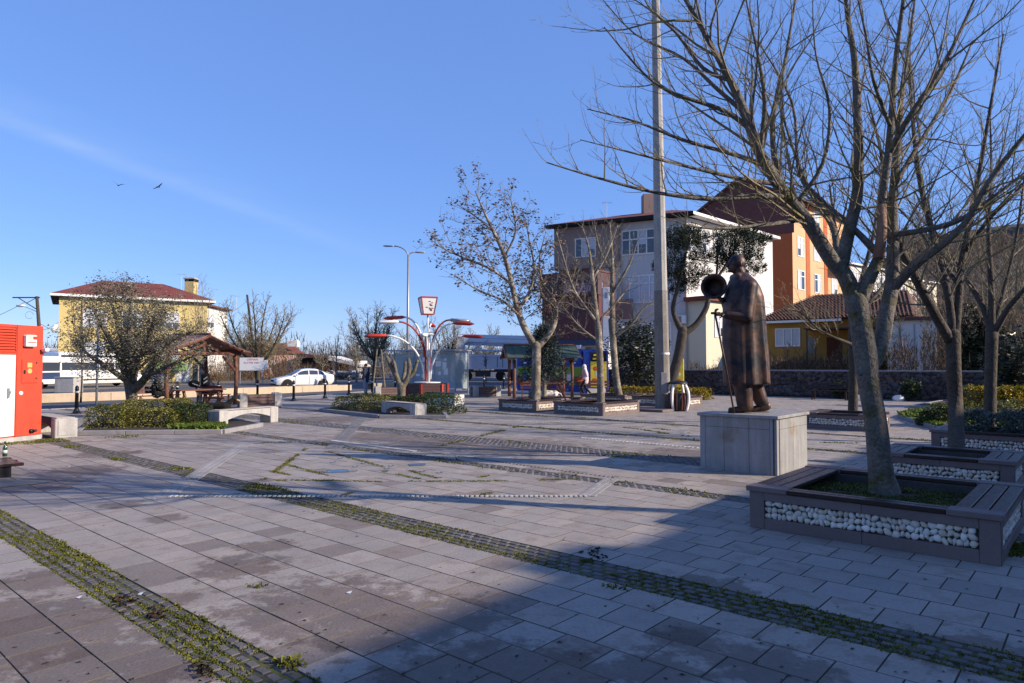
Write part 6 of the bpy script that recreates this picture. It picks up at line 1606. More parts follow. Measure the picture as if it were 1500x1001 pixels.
def shed(label,px0,px1,d,z,mat,rmat,open_=False,dep=6,slope=.5,name='shed'):
    a=W(px0,540,d);b=W(px1,540,d);t=thing(name,label,'shed',(a.x,d,-.1));L=b.x-a.x
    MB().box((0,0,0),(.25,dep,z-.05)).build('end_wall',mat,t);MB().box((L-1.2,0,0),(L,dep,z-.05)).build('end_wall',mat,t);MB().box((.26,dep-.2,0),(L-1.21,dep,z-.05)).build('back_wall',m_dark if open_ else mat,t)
    if not open_: MB().box((.26,0,0),(L-1.21,.2,z-.05)).build('front_wall',mat,t)
    m=MB();m.add([(-.4,-.6,z),(L+.4,-.6,z-slope),(L+.4,dep+.4,z-slope),(-.4,dep+.4,z),(-.4,-.6,z+.6),(L+.4,-.6,z-slope+.25),(L+.4,dep+.4,z-slope+.25),(-.4,dep+.4,z+.6)],[(3,2,1,0),(4,5,6,7),(0,1,5,4),(1,2,6,5),(2,3,7,6),(3,0,4,7)]);m.build('roof',rmat,t);return t
shed('low white-fronted open shed beyond the road, right of the white car',487,524,92,2.4,m_wr,m_wr,True,6,.9)
shed('long low dark shed behind the white car',440,486,96,2.8,m_dark,m_roofd,False,6,.1)
shed('low long building with a pale roof far left, between the kiosk and the yellow house',40,92,110,4.0,m_beige,m_wr,False,10,.1)
shed('low red-roofed house far left beside the utility pole',58,84,96,3.0,M('orange_render','#a9745a',.8),m_rooft,False,6,.1)
# --- white apartment block, centre right
m_gw=M('grey_render','#bdb9b6',.85,var=.06,vs=.4,fine=.04,bump=.05,streak=.1);m_br=M('brown_render','#8c766d',.85,var=.06,vs=.4,fine=.04,streak=.05);m_cream=M('cream_render','#c6bfa8',.85,var=.06,vs=.4)
C0=W(1003,310,49.5);C0=(C0.x,49.5);LE=W(866,330,52.8);LE=(LE.x,52.8);RE=W(1131,348,58.5);RE=(RE.x,58.5)
wb_=thing('apartment_block','four-storey pale apartment block with a red hipped roof and a brown overhanging top floor','apartment block',(C0[0],C0[1],-.05))
BK=(RE[0]-8,RE[1]+8)
P=rel(wb_,[LE,C0,RE,BK,(LE[0]+2,LE[1]+10)]);eh=12.75
MB().prism(P,0,eh-.25).build('wall',m_gw,wb_)
d1=V3((P[1][0]-P[0][0],P[1][1]-P[0][1],0));L1=d1.length;d1/=L1;n1=V3((d1.y,-d1.x,0))
d2=V3((P[2][0]-P[1][0],P[2][1]-P[1][1],0));L2=d2.length;d2/=L2;n2=V3((d2.y,-d2.x,0))
# brown overhanging box at the left end
q=V3((*P[0],0));bx=[q+n1*.35-d1*3.0,q+n1*.35+d1*2.3,q-n1*6+d1*2.3,q-n1*6-d1*3.0]
MB().prism([(v.x,v.y) for v in bx],eh-3.55,eh-.25).build('overhanging_storey',m_br,wb_)
for s in (-2.6,-.9):
    a=q+n1*.1+d1*s;MB().cyl(V3((a.x,a.y,eh-6.5)),V3((a.x,a.y,eh-3.55)),.09,.09,8).build('balcony_post',m_barkd,wb_)
pt_=[q+n1*.5-d1*3.1,q+n1*.5+d1*3.,q+d1*3.,q-n1*6-d1*3.1]
MB().prism([(v.x,v.y) for v in [q+n1*.45-d1*3.1,q+n1*.45+d1*3.4,q+n1*.25+d1*3.4,q+n1*.25-d1*3.1]],eh-7.6,eh-6.1).build('terrace_parapet',m_br,wb_)
MB().prism([(v.x,v.y) for v in [q+n1*.44-d1*3.08,q+n1*.44+d1*3.3,q-n1*5+d1*3.3,q-n1*5-d1*3.08]],eh-7.95,eh-7.61).build('terrace_slab',m_gw,wb_)
facade(wb_,(bx[0].x,bx[0].y),(bx[1].x,bx[1].y),[eh-2.7],[.5],1.7,1.5,20,3)
# window band of the top floor front
window(wb_,q+d1*2.45+V3((0,0,eh-2.75)),d1,n1,5.2,1.9,8,(.62,.38),.25,None,.09,30)
for z in (eh-6.4,eh-10.0): window(wb_,q+d1*3.0+V3((0,0,z)),d1,n1,3.2,2.1,4,(.7,.3),1.,None,.09,31)
window(wb_,q+d1*.55+V3((0,0,eh-6.3)),d1,n1,1.5,1.8,2,(.7,.3),1.,None,.09,33)
# right, sunlit side
c=V3((*P[1],0))
MB().prism([(v.x,v.y) for v in [c+d2*.02+n2*.14,c+d2*(L2*.5)+n2*.14,c+d2*(L2*.5)+n2*.004,c+d2*.02+n2*.004]],eh-3.2,eh-.28).build('balcony_enclosure',m_wr,wb_)
window(wb_,c+d2*.5+n2*.14+V3((0,0,eh-2.7)),d2,n2,2.6,1.9,5,(.6,.4),.9,None,.09,35);window(wb_,c+d2*3.6+n2*.14+V3((0,0,eh-2.7)),d2,n2,2.0,1.9,4,(.6,.4),.9,None,.09,36)
MB().prism([(v.x,v.y) for v in [c+d2*.004+n2*.02,c+d2*L2+n2*.02,c+d2*L2+n2*.004,c+d2*.004+n2*.004]],0,eh-.27).build('white_side',m_wr,wb_)
MB().prism([(v.x,v.y) for v in [c+d2*.1+n2*1.6,c+d2*(L2*.55)+n2*1.6,c+d2*(L2*.55)+n2*.021,c+d2*.1+n2*.021]],0,6.3).build('cream_annex',m_cream,wb_)
window(wb_,c+d2*1.2+n2*1.6+V3((0,0,3.7)),d2,n2,1.4,1.7,2,(.7,.3),1.,None,.09,37)
MB().prism([(v.x,v.y) for v in [c-d2*.3+n2*1.9,c+d2*(L2*.57)+n2*1.9,c+d2*(L2*.57)+n2*.021,c-d2*.3+n2*.021]],6.302,6.6).build('annex_canopy',m_rooft,wb_)
for i in range(14):
    a=c+d2*(2.3+i*.28)+n2*1.62;m=MB();m.prism([(v.x,v.y) for v in [a,a+d2*.3,a+d2*.3+n2*.9,a+n2*.9]],0,.2+i*.19);m.build('stair_step',m_conc,wb_)
m=MB();a=c+d2*2.2+n2*2.55
m.tube([a+V3((0,0,1.1)),a+d2*4.0+V3((0,0,3.8))],.04,5);m.tube([a+V3((0,0,.6)),a+d2*4.0+V3((0,0,3.3))],.025,5)
for i in range(9):
    b=a+d2*(.45*i);m.tube([b+V3((0,0,.2+.3*i)),b+V3((0,0,1.1+.3*i))],.02,4)
m.build('stair_railing',m_metal,wb_)
# roof: covers block and overhang, hipped towards the front corner
f0=q-d1*3.6+n1*.9;f1=c+d1*.5+n1*.6+n2*.3;f2=V3((*P[2],0))+d2*.5+n2*.5;f3=V3((*P[3],0))+d2*.6-n2*.4;f4=q-d1*3.6-n1*9
apx=[c.lerp(V3((*P[3],0)),.42)+V3((0,0,eh+1.9)),q-n1*4.5+d1*1.0+V3((0,0,eh+1.4))]
m=MB();Z=V3((0,0,eh));m.poly([f0+Z,f1+Z,apx[0],apx[1]]);m.poly([f1+Z,f2+Z,apx[0]]);m.poly([f2+Z,f3+Z,apx[0]]);m.poly([f3+Z,f4+Z,apx[1],apx[0]]);m.poly([f4+Z,f0+Z,apx[1]]);rf=m.build('roof',m_rooft,wb_)
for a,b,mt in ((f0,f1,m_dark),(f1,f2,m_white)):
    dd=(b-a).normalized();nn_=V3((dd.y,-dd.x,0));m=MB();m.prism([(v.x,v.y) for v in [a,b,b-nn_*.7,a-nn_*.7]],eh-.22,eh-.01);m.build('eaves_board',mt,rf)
ck=c.lerp(V3((*P[3],0)),.30)-d1*2.2;MB().box((ck.x-.5,ck.y-.5,eh+.6),(ck.x+.5,ck.y+.5,eh+2.9),.02).build('chimney',m_br,rf)
# satellite dishes on the block
for k,(s,z) in enumerate(((2.6,eh-8.1),(1.9,eh-8.3))):
    m=MB();a=q+d1*s+n1*.5;m.ell((a.x,a.y,z),(.42,.10,.42),14,6,Matrix.Rotation(R(-20),4,'X'));m.build('satellite_dish',m_white,wb_,smooth=True)
# white lightbox sign hanging by the block
vb=thing('vertical_sign','tall narrow white lightbox signs mounted one above the other beside the shop','sign',Vector((W(888,470,46.5).x,46.5,0)),R(-10))
MB().box((-.22,-.08,2.65),(.22,.08,4.95),.02).build('lower_box',m_white,vb);MB().box((-.20,-.08,5.25),(.22,.08,6.95),.02).build('upper_box',m_white,vb);MB().cyl((-.28,0,0),(-.28,0,7.3),.045,.045,6).build('pole',m_metal,vb)
MB().box((-.1,-.085,6.2),(.1,-.081,6.6)).build('pictogram',m_pg,vb)
# dark red shop building in front of the block
m_mar=M('maroon_cladding','#5a2b2a',.6,var=.2,vs=1.2,fine=.1,fs=8,bump=.1,c2='#402526',c2s=1.2);m_fas=M('fascia_dark','#2b3550',.6)
a0=Vector((W(797,540,50).x,50,0));a1=Vector((W(880,540,47.2).x,47.2,0));d=a1-a0;SL2=d.length
sb_=thing('shop_building','maroon-clad shop building with a faded lettered sign band, beside the apartment block','shop',a0,math.atan2(d.y,d.x))
MB().box((0,0,0),(SL2,2.2,3.3),.01).build('lower_wall',m_wr,sb_);MB().box((0,-.25,3.31),(SL2,2.2,6.5),.01).build('maroon_cladding',m_mar,sb_)
MB().box((-.05,-.45,6.51),(SL2+.05,2.1,8.1),.01).build('sign_band',M('signband','#4a3338',.6,var=.25,vs=1),sb_);sgb=sb_.children[-1]
MB().box((-.1,-.5,8.11),(SL2+.1,2.3,8.25),.01).build('coping',m_roofd,sb_);MB().box((-.05,-.55,3.0),(SL2+.05,-.26,3.4),.01).build('canopy',m_fas,sb_)
MB().box((SL2*.42,-.47,6.75),(SL2-.3,-.452,7.35)).build('lettering_panel',M('panel_pale','#8d7180',.7,var=.2,vs=3),sb_)
text('TAT',.62,M('sign_red','#8a2f33',.6,fine=0),sb_,(SL2*.62,-.455,7.72),(R(90),0,0));text('ERAF ET',.56,M('sign_ink','#1c1c2c',.6,fine=0),sb_,(SL2*.68,-.472,7.05),(R(90),0,0))
for x0,x1,mt in ((1.2,1.9,m_glassd),(2.2,3.3,m_wr),(3.5,SL2-.2,m_glassd)): MB().box((x0,-.03,.3),(x1,-.001,2.9)).build('shop_window',mt,sb_)
# --- tall orange block
m_or=M('orange_wall','#a8582f',.85,var=.05,vs=.4);m_pe=M('peach_wall','#cda078',.85,var=.05,vs=.4);m_bm=M('maroon_shingle','#5e3a36',.8,var=.1,vs=.5,fine=.15,fs=5)
K=W(1160,300,68);K=(K.x,68.);Rr=W(1238,320,78.5);Rr=(Rr.x,78.5);Lf=W(1018,300,75);Lf=(Lf.x,75.)
ob=thing('orange_block','tall orange and peach block with a maroon gable behind the big tree','apartment block',(K[0],K[1],0))
P=rel(ob,[Lf,K,Rr,(Rr[0]-12,Rr[1]+8)]);ez=18.7;MB().prism(P,0,ez-.3).build('wall',m_pe,ob)
k0_=V3((*P[1],0));dl=(V3((*P[0],0))-k0_);Ll=dl.length;dl/=Ll;nl=V3((-dl.y,dl.x,0)) if (V3((-dl.y,dl.x,0))).dot(V3((-k0_.x-K[0],-K[1],0)))>0 else V3((dl.y,-dl.x,0))
def wallp(name,mat,s0,s1,z0,z1,off=.03,top=None,base=k0_,d=dl,n=nl,th=.026):
    m=MB();A_=[base+d*s0,base+d*s1];pts=[(s0,z0),(s1,z0)]+(top or [(s1,z1),(s0,z1)])
    vs=[tuple(base+d*s+n*(off-th)+V3((0,0,z))) for s,z in pts]+[tuple(base+d*s+n*off+V3((0,0,z))) for s,z in pts];k=len(pts)
    m.add(vs,[tuple(range(k)),tuple(range(k,2*k))[::-1]]+[(i,k+i,k+(i+1)%k,(i+1)%k) for i in range(k)]);return m.build(name,mat,ob)
wallp('orange_wall',m_or,0.,Ll,0,14.9)
wallp('maroon_gable',m_bm,-.2,Ll+.2,14.9,0,off=.06,top=[(Ll+.2,ez-.4),(Ll*.52,ez+2.6),(-.2,ez-.3)])
dr_=V3((P[2][0]-P[1][0],P[2][1]-P[1][1],0));Lr=dr_.length;dr_/=Lr;nrr=V3((dr_.y,-dr_.x,0))
m=MB();g0=k0_+dl*(Ll+.6)+V3((0,0,ez-.7));g1_=k0_+dl*(Ll*.52)+V3((0,0,ez+2.75));g2b=k0_-dl*.5+nrr*.3+V3((0,0,ez-.25));back=dr_*(Lr+.5)
off_=nl*.35
m.add([tuple(v) for v in (g0+off_,g1_+off_,g2b+off_,g0+back,g1_+back,g2b+back)],[(0,1,4,3),(1,2,5,4)]);m.v+=[(x,y,z-.25) for x,y,z in m.v];m.f+=[(9,10,7,6),(10,11,8,7),(0,6,7,1),(1,7,8,2),(2,8,11,5)];m.build('roof',m_roofd,ob)
for s0,s1,mt in ((3.3,4.3,m_or),(8.2,9.2,m_or)): wallp('orange_strip',mt,s0,s1,0,ez-.35,.04,base=k0_,d=dr_,n=nrr)
for z in (ez-2.6,ez-6.0,ez-9.4,ez-12.8): 
    for s in (1.1,5.4,10.2): window(ob,k0_+dr_*s+V3((0,0,z-.0))+nrr*.0,dr_,nrr,1.7,2.0,2,(.7,.3),.9,None,.09,int(z*7+s))
for z in (ez-6.9,ez-10.3):
    m=MB();a=k0_+dr_*9.7;m.prism([(v.x,v.y) for v in [a,a+dr_*2.6,a+dr_*2.6+nrr*1.1,a+nrr*1.1]],z,z+.9);m.build('balcony',m_pe,ob)
# --- pale blocks further right
for lb,x0,x1,ytop,dd_,mt in (('white block partly hidden behind the forks of the big tree',1245,1302,385,85,m_wr),('pale block with pink bands behind the bare trees at right',1308,1372,405,92,m_cream)):
    a=W(x0,ytop,dd_);b=W(x1,ytop+22,dd_+7);t=thing('apartment_block',lb,'apartment block',(a.x,dd_,0));P=[(0,0),(b.x-a.x,7),(b.x-a.x-8,17),(-8,10)];MB().prism(P,0,a.z-.3).build('wall',mt,t)
    hip(t,P,a.z,1.2,m_roofd,.4);facade(t,P[0],P[1],[a.z-2.6,a.z-5.6,a.z-8.6],[.2,.5,.8],1.2,1.5,int(x0),2)
    for z in (a.z-3.4,a.z-6.4):
        m=MB();dd2=V3((*P[1],0)).normalized();n_=V3((dd2.y,-dd2.x,0));m.prism([(v.x,v.y) for v in [dd2*.3+n_*.01,dd2*4+n_*.01,dd2*4+n_*.9,dd2*.3+n_*.9]],z,z+.9);m.build('balcony',M('pinkband','#b07a6c',.8),t)
# --- low yellow-ochre house behind the wall
m_oc=M('ochre_render','#a37a38',.85,var=.12,vs=1.2,fine=.06,streak=.12)
a=Vector((W(1118,545,51).x,51,0));b=Vector((W(1330,545,45.5).x,45.5,0));d=b-a;OL=d.length
oh=thing('ochre_house','low ochre house with a worn tiled roof and a rusty door behind the stone wall','house',a,math.atan2(d.y,d.x))
MB().box((0,0,0),(OL,7,4.9),.01).build('wall',m_oc,oh)
m_til=M('worn_tile','#573c31',.85,var=.25,vs=2,island=.2);m=MB()
for i in range(26):
    f0_=i/26;f1_=(i+1)/26
    z0=4.9+2.1*f0_;z1=4.9+2.1*f1_;y0=-.7+4.5*f0_;y1=-.7+4.5*f1_;ins=.0 if 1 else 0
    x0=-.5+3.4*f0_;x1=OL+.5-.8*f0_;n=int((x1-x0)/.24)
    for k in range(n):
        xa=x0+(x1-x0)*k/n;xb=x0+(x1-x0)*(k+1)/n;xm=(xa+xb)/2;j=rm.uniform(-.015,.015)
        m.add([(xa,y0,z0+.03+j),(xm,y0,z0+.10+j),(xb,y0,z0+.03+j),(xa,y1+.03,z1+.03),(xm,y1+.03,z1+.09),(xb,y1+.03,z1+.03)],[(0,1,4,3),(1,2,5,4)])
m.build('roof_tile',m_til,oh,kind='stuff')
m=MB();m.add([(-.5,-.7,4.9),(OL+.5,-.7,4.9),(OL+.5-.8,3.8,7.0),(2.9,3.8,7.0),(-.5,8,4.9),(OL+.5,8,4.9)],[(0,1,2,3),(1,5,2),(5,4,3,2),(4,0,3),(4,5,1,0)]);m.build('roof',m_til,oh)
MB().box((-.45,-.66,4.72),(5.5,-.55,4.89)).build('eaves_board',m_white,oh)
window(oh,V3((.9,-.001,3.0)),V3((1,0,0)),V3((0,-1,0)),1.75,1.35,3,(1.,),.9,None,.09,50)
MB().box((OL*.47,-.03,.4),(OL*.47+1.0,-.001,3.6)).build('rusty_door',M('rust','#5a2e20',.8,var=.3,vs=3),oh)
MB().box((OL*.33,-.03,2.5),(OL*.33+.6,-.001,3.6)).build('grey_shutter',m_concd,oh)
m=MB();m.box((3.4,-2.4,4.1),(OL-.5,-.02,4.2));m.build('porch_roof',m_roofd,oh)
for x in (3.6,6.6,9.2): MB().cyl((x,-2.3,0),(x,-2.3,4.1),.05,.05,5).build('porch_post',m_barkd,oh)
m=MB()
for z in (1.3,1.9): m.tube([(3.6,-2.3,z),(9.2,-2.3,z)],.025,4)
m.build('porch_rail',m_barkd,oh)
wl=thing('white_outbuilding','small white building right of the ochre house behind the wall','outbuilding',Vector((W(1308,545,42).x,42.5,0)),R(-28));MB().box((0,0,0),(2.6,3,4.4)).build('wall',m_wr,wl);MB().box((-.2,-.3,4.41),(2.8,3.2,4.6)).build('roof',m_roofd,wl)
for x in (.6,1.4): MB().box((x,-.03,2.),(x+.08,-.001,4.2)).build('pipe',m_metal,wl)
# --- stone wall
m_rub=M('rubble_stone','#4c4848',.9,var=.25,vs=3,island=.4,hue='#5d4b42',bump=.8,fs=10,bd=.03)
a=Vector((13.9,36.2,0))+VV*11;b=Vector((13.9,36.2,0))-VV*19;d=b-a;WL=d.length;sw=thing('stone_wall','long rubble stone wall in shade across the back right of the square','wall',a,math.atan2(d.y,d.x))
MB().box((0,.03,0),(WL,.42,1.32)).build('mortar',M('mortar','#33302f',.95,var=.2,vs=2),sw);MB().box((0,-.03,1.322),(WL,.46,1.40),.01).build('coping',m_concd,sw)
rr=random.Random(12);cells=[]
y=.08
while y<1.25:
    h=rr.uniform(.13,.2);x=rr.uniform(0,.15)
    while x<WL-.2:
        w=rr.uniform(.12,.42);cells.append((x+w/2,y+h/2+rr.uniform(-.06,.06),w*.55,h*rr.uniform(.45,.85)));x+=w*.96
    y+=h*.96
big=MB();sd_=None
for i,(x,z,rx,rz_) in enumerate(cells):
    c=(x,.03,z+rr.uniform(-.02,.02));mt=Matrix.Rotation(rr.uniform(-.7,.7),4,'Y')
    big.ell(c,(rx,.05+rr.random()*.02,rz_),7,4,mt)
big.build('stone',m_rub,sw,kind='stuff')
wst=Vector((W(1322,590,39).x,38.2,0))
ws=thing('painted_stone','white painted boulder at the foot of the stone wall','stone',at(1316,588));MB().ell((0,0,.12),(.26,.2,.17),12,8).build('boulder',m_white,ws,smooth=True)
ws=thing('kerb_block','pale kerb block left of the white boulder, below the stone wall','kerb block',at(1262,587));MB().box((-.5,-.15,0),(.5,.15,.26),.02).build('block',m_conc,ws)
# --- wooded hill at right and low far ridges
m_hill=M('hill_scrub','#4b3f38',1.,var=.35,vs=.05,fine=.3,fs=.4,bump=0,c2='#5b4d3c',c2s=.02)
def ridge(name,pts,d,dep,mat,bz=-1):
    """crest px,py list at distance d"""
    m=MB();C=[];n=10
    for (x0,y0),(x1,y1) in zip(pts,pts[1:]):
        for k in range(n):
            t=k/n;C.append((x0+(x1-x0)*t,y0+(y1-y0)*t+noise.noise(Vector((x0+(x1-x0)*t,0,d))*.05)*5))
    rowsn=10;vs=[];fs=[]
    for j in range(rowsn+1):
        f=j/rowsn
        for i,(px,py) in enumerate(C):
            p=W(px,py,d);zz=bz+(p.z-bz)*math.sin(min(1,f*1.0)*math.pi/2)**1.1
            vs.append((p.x,d-dep*(1-f)+noise.noise(Vector((px*.02,f*3,1)))*dep*.1,zz+noise.noise(Vector((px*.03,f*5,2)))*p.z*.06*(1 if 0<j<rowsn else 0)))
    w=len(C)
    for j in range(rowsn):
        for i in range(w-1): fs.append((j*w+i,j*w+i+1,(j+1)*w+i+1,(j+1)*w+i))
    b0=(rowsn)*w
    for i in range(w): x,y,z=vs[b0+i];vs.append((x,y+dep*.8,bz))
    for i in range(w-1): fs.append((b0+i,b0+i+1,b0+w+i+1,b0+w+i))
    m.add(vs,fs);m.build(name,mat,kind='structure')
ridge('wooded_hill',[(1180,470),(1260,410),(1340,360),(1420,340),(1500,342),(1600,330),(1750,370),(1950,440)],420,230,m_hill)
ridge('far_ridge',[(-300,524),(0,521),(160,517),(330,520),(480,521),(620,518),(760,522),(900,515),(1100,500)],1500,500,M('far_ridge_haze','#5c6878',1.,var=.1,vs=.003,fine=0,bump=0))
# small fixtures on the facades
def ac_unit(t,o,d,n,k=0):
    m=MB();c=o+n*.2;m.obox(tuple(c),(.85,.34,.6),math.atan2(d.y,d.x),.03);a=m.build('air_conditioner',m_white,t)
    m=MB();m.obox(tuple(c+n*.175-d*.1),(.46,.02,.46),math.atan2(d.y,d.x),.01);m.build('fan_grille',m_concd,a)
q0=V3((*rel(wb_,[LE])[0],0));d1=(V3((*rel(wb_,[C0])[0],0))-q0).normalized();n1=V3((d1.y,-d1.x,0))
for s,z in ((2.8,5.2),(6.9,8.6),(6.9,5.0)): ac_unit(wb_,q0+d1*s+V3((0,0,z)),d1,n1)
for s in (7.3,2.45):
    m=MB();a=q0+d1*s+n1*.07;m.cyl(V3((a.x,a.y,0)),V3((a.x,a.y,12.4)),.05,.05,6);m.build('downpipe',m_kerb,wb_)
def aerial(t,p,h=1.6,w=1.0):
    m=MB();m.cyl(p,p+V3((0,0,h)),.02,.02,4)
    for i in range(5): m.obox(tuple(p+V3((-.3+i*.17,0,h-.05))),(.012,w*(1-.12*i),.012))
    m.obox(tuple(p+V3((0,0,h-.05))),(.9,.015,.015));m.build('aerial',m_metal,t)
aerial(yh,V3((P_y[0]+8.3,P_y[1]+6.5,9.6)));aerial(wh,V3((1.2,6,8.7)));aerial(wb_,V3((-5,5,13.2)));aerial(ob,V3((2,6,20)),2.2)
# --- building behind the viewer on the right: its shadow covers the foreground
m_off=M('render_offwhite','#b9b2a6',.85,var=.06,vs=.5);hh=8.4
ofb=thing('corner_building','two-storey building behind the viewer whose shadow falls over the near planters','building',uv(-14,-13.3),TH)
def ob_(x0,x1,y0,y1,z0,z1,nm='wall',mt=None): MB().box((x0,y0,z0),(x1,y1,z1),.02).build(nm,mt or m_off,ofb)
ob_(0,39.0,-9,0,0,hh);ob_(0,24.0,-4,-.02,hh+.001,hh+.45,'roof_block')
ob_(29.3,38.9,-6,-.03,hh+.001,hh+.14,'parapet');ob_(27.2,28.2,-1.5,-.1,hh+.001,hh+.25,'chimney')
for z in (1.2,4.8):
    for k in range(11): window(ofb,V3((3.8+k*3.2,0,z)),V3((-1,0,0)),V3((0,1,0)),1.6,1.7,2,(.7,.3),.8,None,.07,k)
offl=street_lamp('steel street lamp beyond the right edge whose thin shadow crosses the paving',Vector((15.6,4.45,0)),7.6,1.1,[(R(120),.6)])
# ================================================================ background and side trees
def auto_tree(seed,base,H,name,label,mat,tm,spread=.45,fork=.3,nl=5,r0=.12,lvl=3,dens=.8,up=.10,group=None,wig=.14,Lk=None,lean=0,minr=.006,kl=.42):
    T=Tree(seed,up=up,wig=wig,dens=dens*1.5,maxlvl=lvl,minr=minr,kl=.5,rs=.8);r=T.r;b=Vector(base);f=b+Vector((lean*H*.2,0,H*fork))
    T.limb([(b-V3((0,0,.05)),r0*1.15),(b.lerp(f,.5)+V3((r.gauss(0,.03)*H*.2,0,0)),r0*.85),(f,r0*.8)],kids=False,n=8)
    for i in range(nl):
        a=i*2*math.pi/nl+r.uniform(-.4,.4);s=spread*r.uniform(.6,1.1)*H;top=H*(1-fork)*r.uniform(.72,1.)
        if i==0 and nl>2: s*=.15;top=H*(1-fork)
        P=[(f,r0*.55)]
        for k,(q,zz) in enumerate(((.35,.22),(.7,.55),(1.,.95))): P.append((f+Vector((math.cos(a)*s*q+r.gauss(0,.04)*H*.3,math.sin(a)*s*q,top*zz)),r0*(.42-.12*k)))
        T.limb(P,start=.15,Lk=Lk or H*.17,n=6)
    return T,tree_thing(name,label,b,T,mat,tm,group)
def px_tree(seed,px,py,d,ytop,**k):
    b=W(px,py,d);b=Vector((b.x,d,-.1 if d>35 else .05));H=W(px,ytop,d).z-b.z;return auto_tree(seed,b,H,**k)
gB='bare trees beyond the road'
px_tree(60,378,560,66,437,name='bare_tree',label='broad bare tree beside the white notice board',mat=m_barkd,tm=m_twig,spread=.50,fork=.18,nl=8,r0=.30,dens=.5,lvl=3,minr=.016,Lk=2.4)
px_tree(61,548,560,60,448,name='bare_tree',label='bare tree beyond the road above the standing man',mat=m_barkd,tm=m_twig,spread=.36,fork=.3,nl=8,r0=.2,dens=.7,lvl=3,minr=.015,Lk=1.6)
px_tree(62,522,560,70,470,name='bare_tree',label='thinner bare tree left of the one above the standing man',mat=m_barkp,tm=m_barkp,spread=.3,fork=.25,nl=5,r0=.14,dens=.7,lvl=3,minr=.012,Lk=1.4)
px_tree(63,492,572,58,490,name='young_tree',label='slender young tree behind the boot of the white car',mat=m_barkp,tm=m_barkp,spread=.22,fork=.4,nl=4,r0=.07,dens=.7,lvl=3,minr=.01)
px_tree(64,660,556,72,470,name='bare_tree',label='bare tree behind the right arms of the lamp tree',mat=m_barkd,tm=m_twig,spread=.4,fork=.22,nl=6,r0=.2,dens=.7,lvl=3,minr=.015,Lk=1.6)
px_tree(65,712,555,66,515,name='young_tree',label='small tree in front of the pump truck',mat=m_barkd,tm=m_barkd,spread=.15,fork=.5,nl=4,r0=.06,dens=.6,lvl=2,minr=.014)
px_tree(66,472,556,85,500,name='bare_tree',label='low bare tree left of the white-fronted shed',mat=m_barkp,tm=m_barkp,spread=.4,fork=.3,nl=5,r0=.1,dens=.5,lvl=3,minr=.018,Lk=1.2)
px_tree(67,430,556,88,505,name='bare_tree',label='low bare tree above the roof of the white car',mat=m_barkp,tm=m_barkp,spread=.4,fork=.3,nl=5,r0=.1,dens=.5,lvl=3,minr=.018,Lk=1.2)
px_tree(68,338,556,80,470,name='bare_tree',label='thin bare tree between the white house and the broad bare tree',mat=m_barkp,tm=m_barkp,spread=.3,fork=.3,nl=5,r0=.1,dens=.5,lvl=3,minr=.018,Lk=1.4)
px_tree(69,605,556,90,475,name='bare_tree',label='bare tree behind the glass shelter, left of the lamp column',mat=m_barkp,tm=m_barkp,spread=.45,fork=.25,nl=6,r0=.14,dens=.5,lvl=3,minr=.02,Lk=1.8)
px_tree(70,712,540,110,478,name='bare_tree',label='spreading bare tree above the pump truck boom',mat=m_barkp,tm=m_barkp,spread=.6,fork=.2,nl=6,r0=.14,dens=.5,lvl=3,minr=.025,Lk=2)
_,yt1=px_tree(71,290,600,38,408,name='young_tree',label='thin leafy young tree in front of the right part of the yellow house',mat=m_barkp,tm=m_barkp,spread=.16,fork=.35,nl=5,r0=.07,dens=.8,lvl=3,minr=.006)
# row of pale forked trees by the block
T=Tree(6,up=.10,wig=.13,dens=.95,maxlvl=4,kl=.44,minr=.005,rs=.88);d=23.2;b=Vector((W(880,604,d).x,d,.1))
T.limb([(b,.17),(W(880,560,d),.14),(W(878,510,d),.13),(W(876,480,d),.13)],kids=False,n=12)
for l in [[(877,490,d,.11),(872,450,d,.10),(868,410,23.3,.085),(866,388,23.4,.06),(862,362,23.5,.04),(852,330,23.6,.015)],[(877,475,d,.06),(850,440,23,.05),(835,410,23,.04),(815,340,23,.015)],[(877,500,d,.05),(850,480,23,.04),(825,450,23,.02)],[(868,410,23.3,.05),(890,370,23.6,.04),(905,330,23.8,.02)],[(878,470,d,.05),(905,440,23.4,.04),(925,415,23.4,.015)]]: T.limb(PX(l,0),start=.12,Lk=1.25,n=7)
tree_thing('pale_tree','slim pale bare tree in the planter left of the concrete mast',b,T,m_barkm,m_barkp)
T=Tree(7,up=.10,wig=.13,dens=.9,maxlvl=4,kl=.42,minr=.006,rs=.74);d=29.5;b=Vector((W(908,592,d).x,d,.1))
T.limb([(b,.24),(W(902,550,d),.2),(W(898,500,d),.2),(W(896,470,d),.2)],kids=False,n=12)
for l in [[(897,480,d,.18),(896,430,d,.14),(897,390,d,.11),(895,355,d,.08),(893,325,d,.03)],[(896,430,d,.10),(915,400,29,.08),(925,380,29,.05),(935,350,29,.02)],[(898,495,d,.10),(925,475,29.3,.08),(940,455,29.3,.05),(960,440,29.3,.02)],[(897,400,d,.08),(880,370,30,.06),(870,330,30,.03)]]: T.limb(PX(l,0),start=.12,Lk=1.35,n=7)
tree_thing('pale_tree','thicker pale tree behind the slim one, against the grey side of the apartment block',b,T,m_barkm,m_barkp)
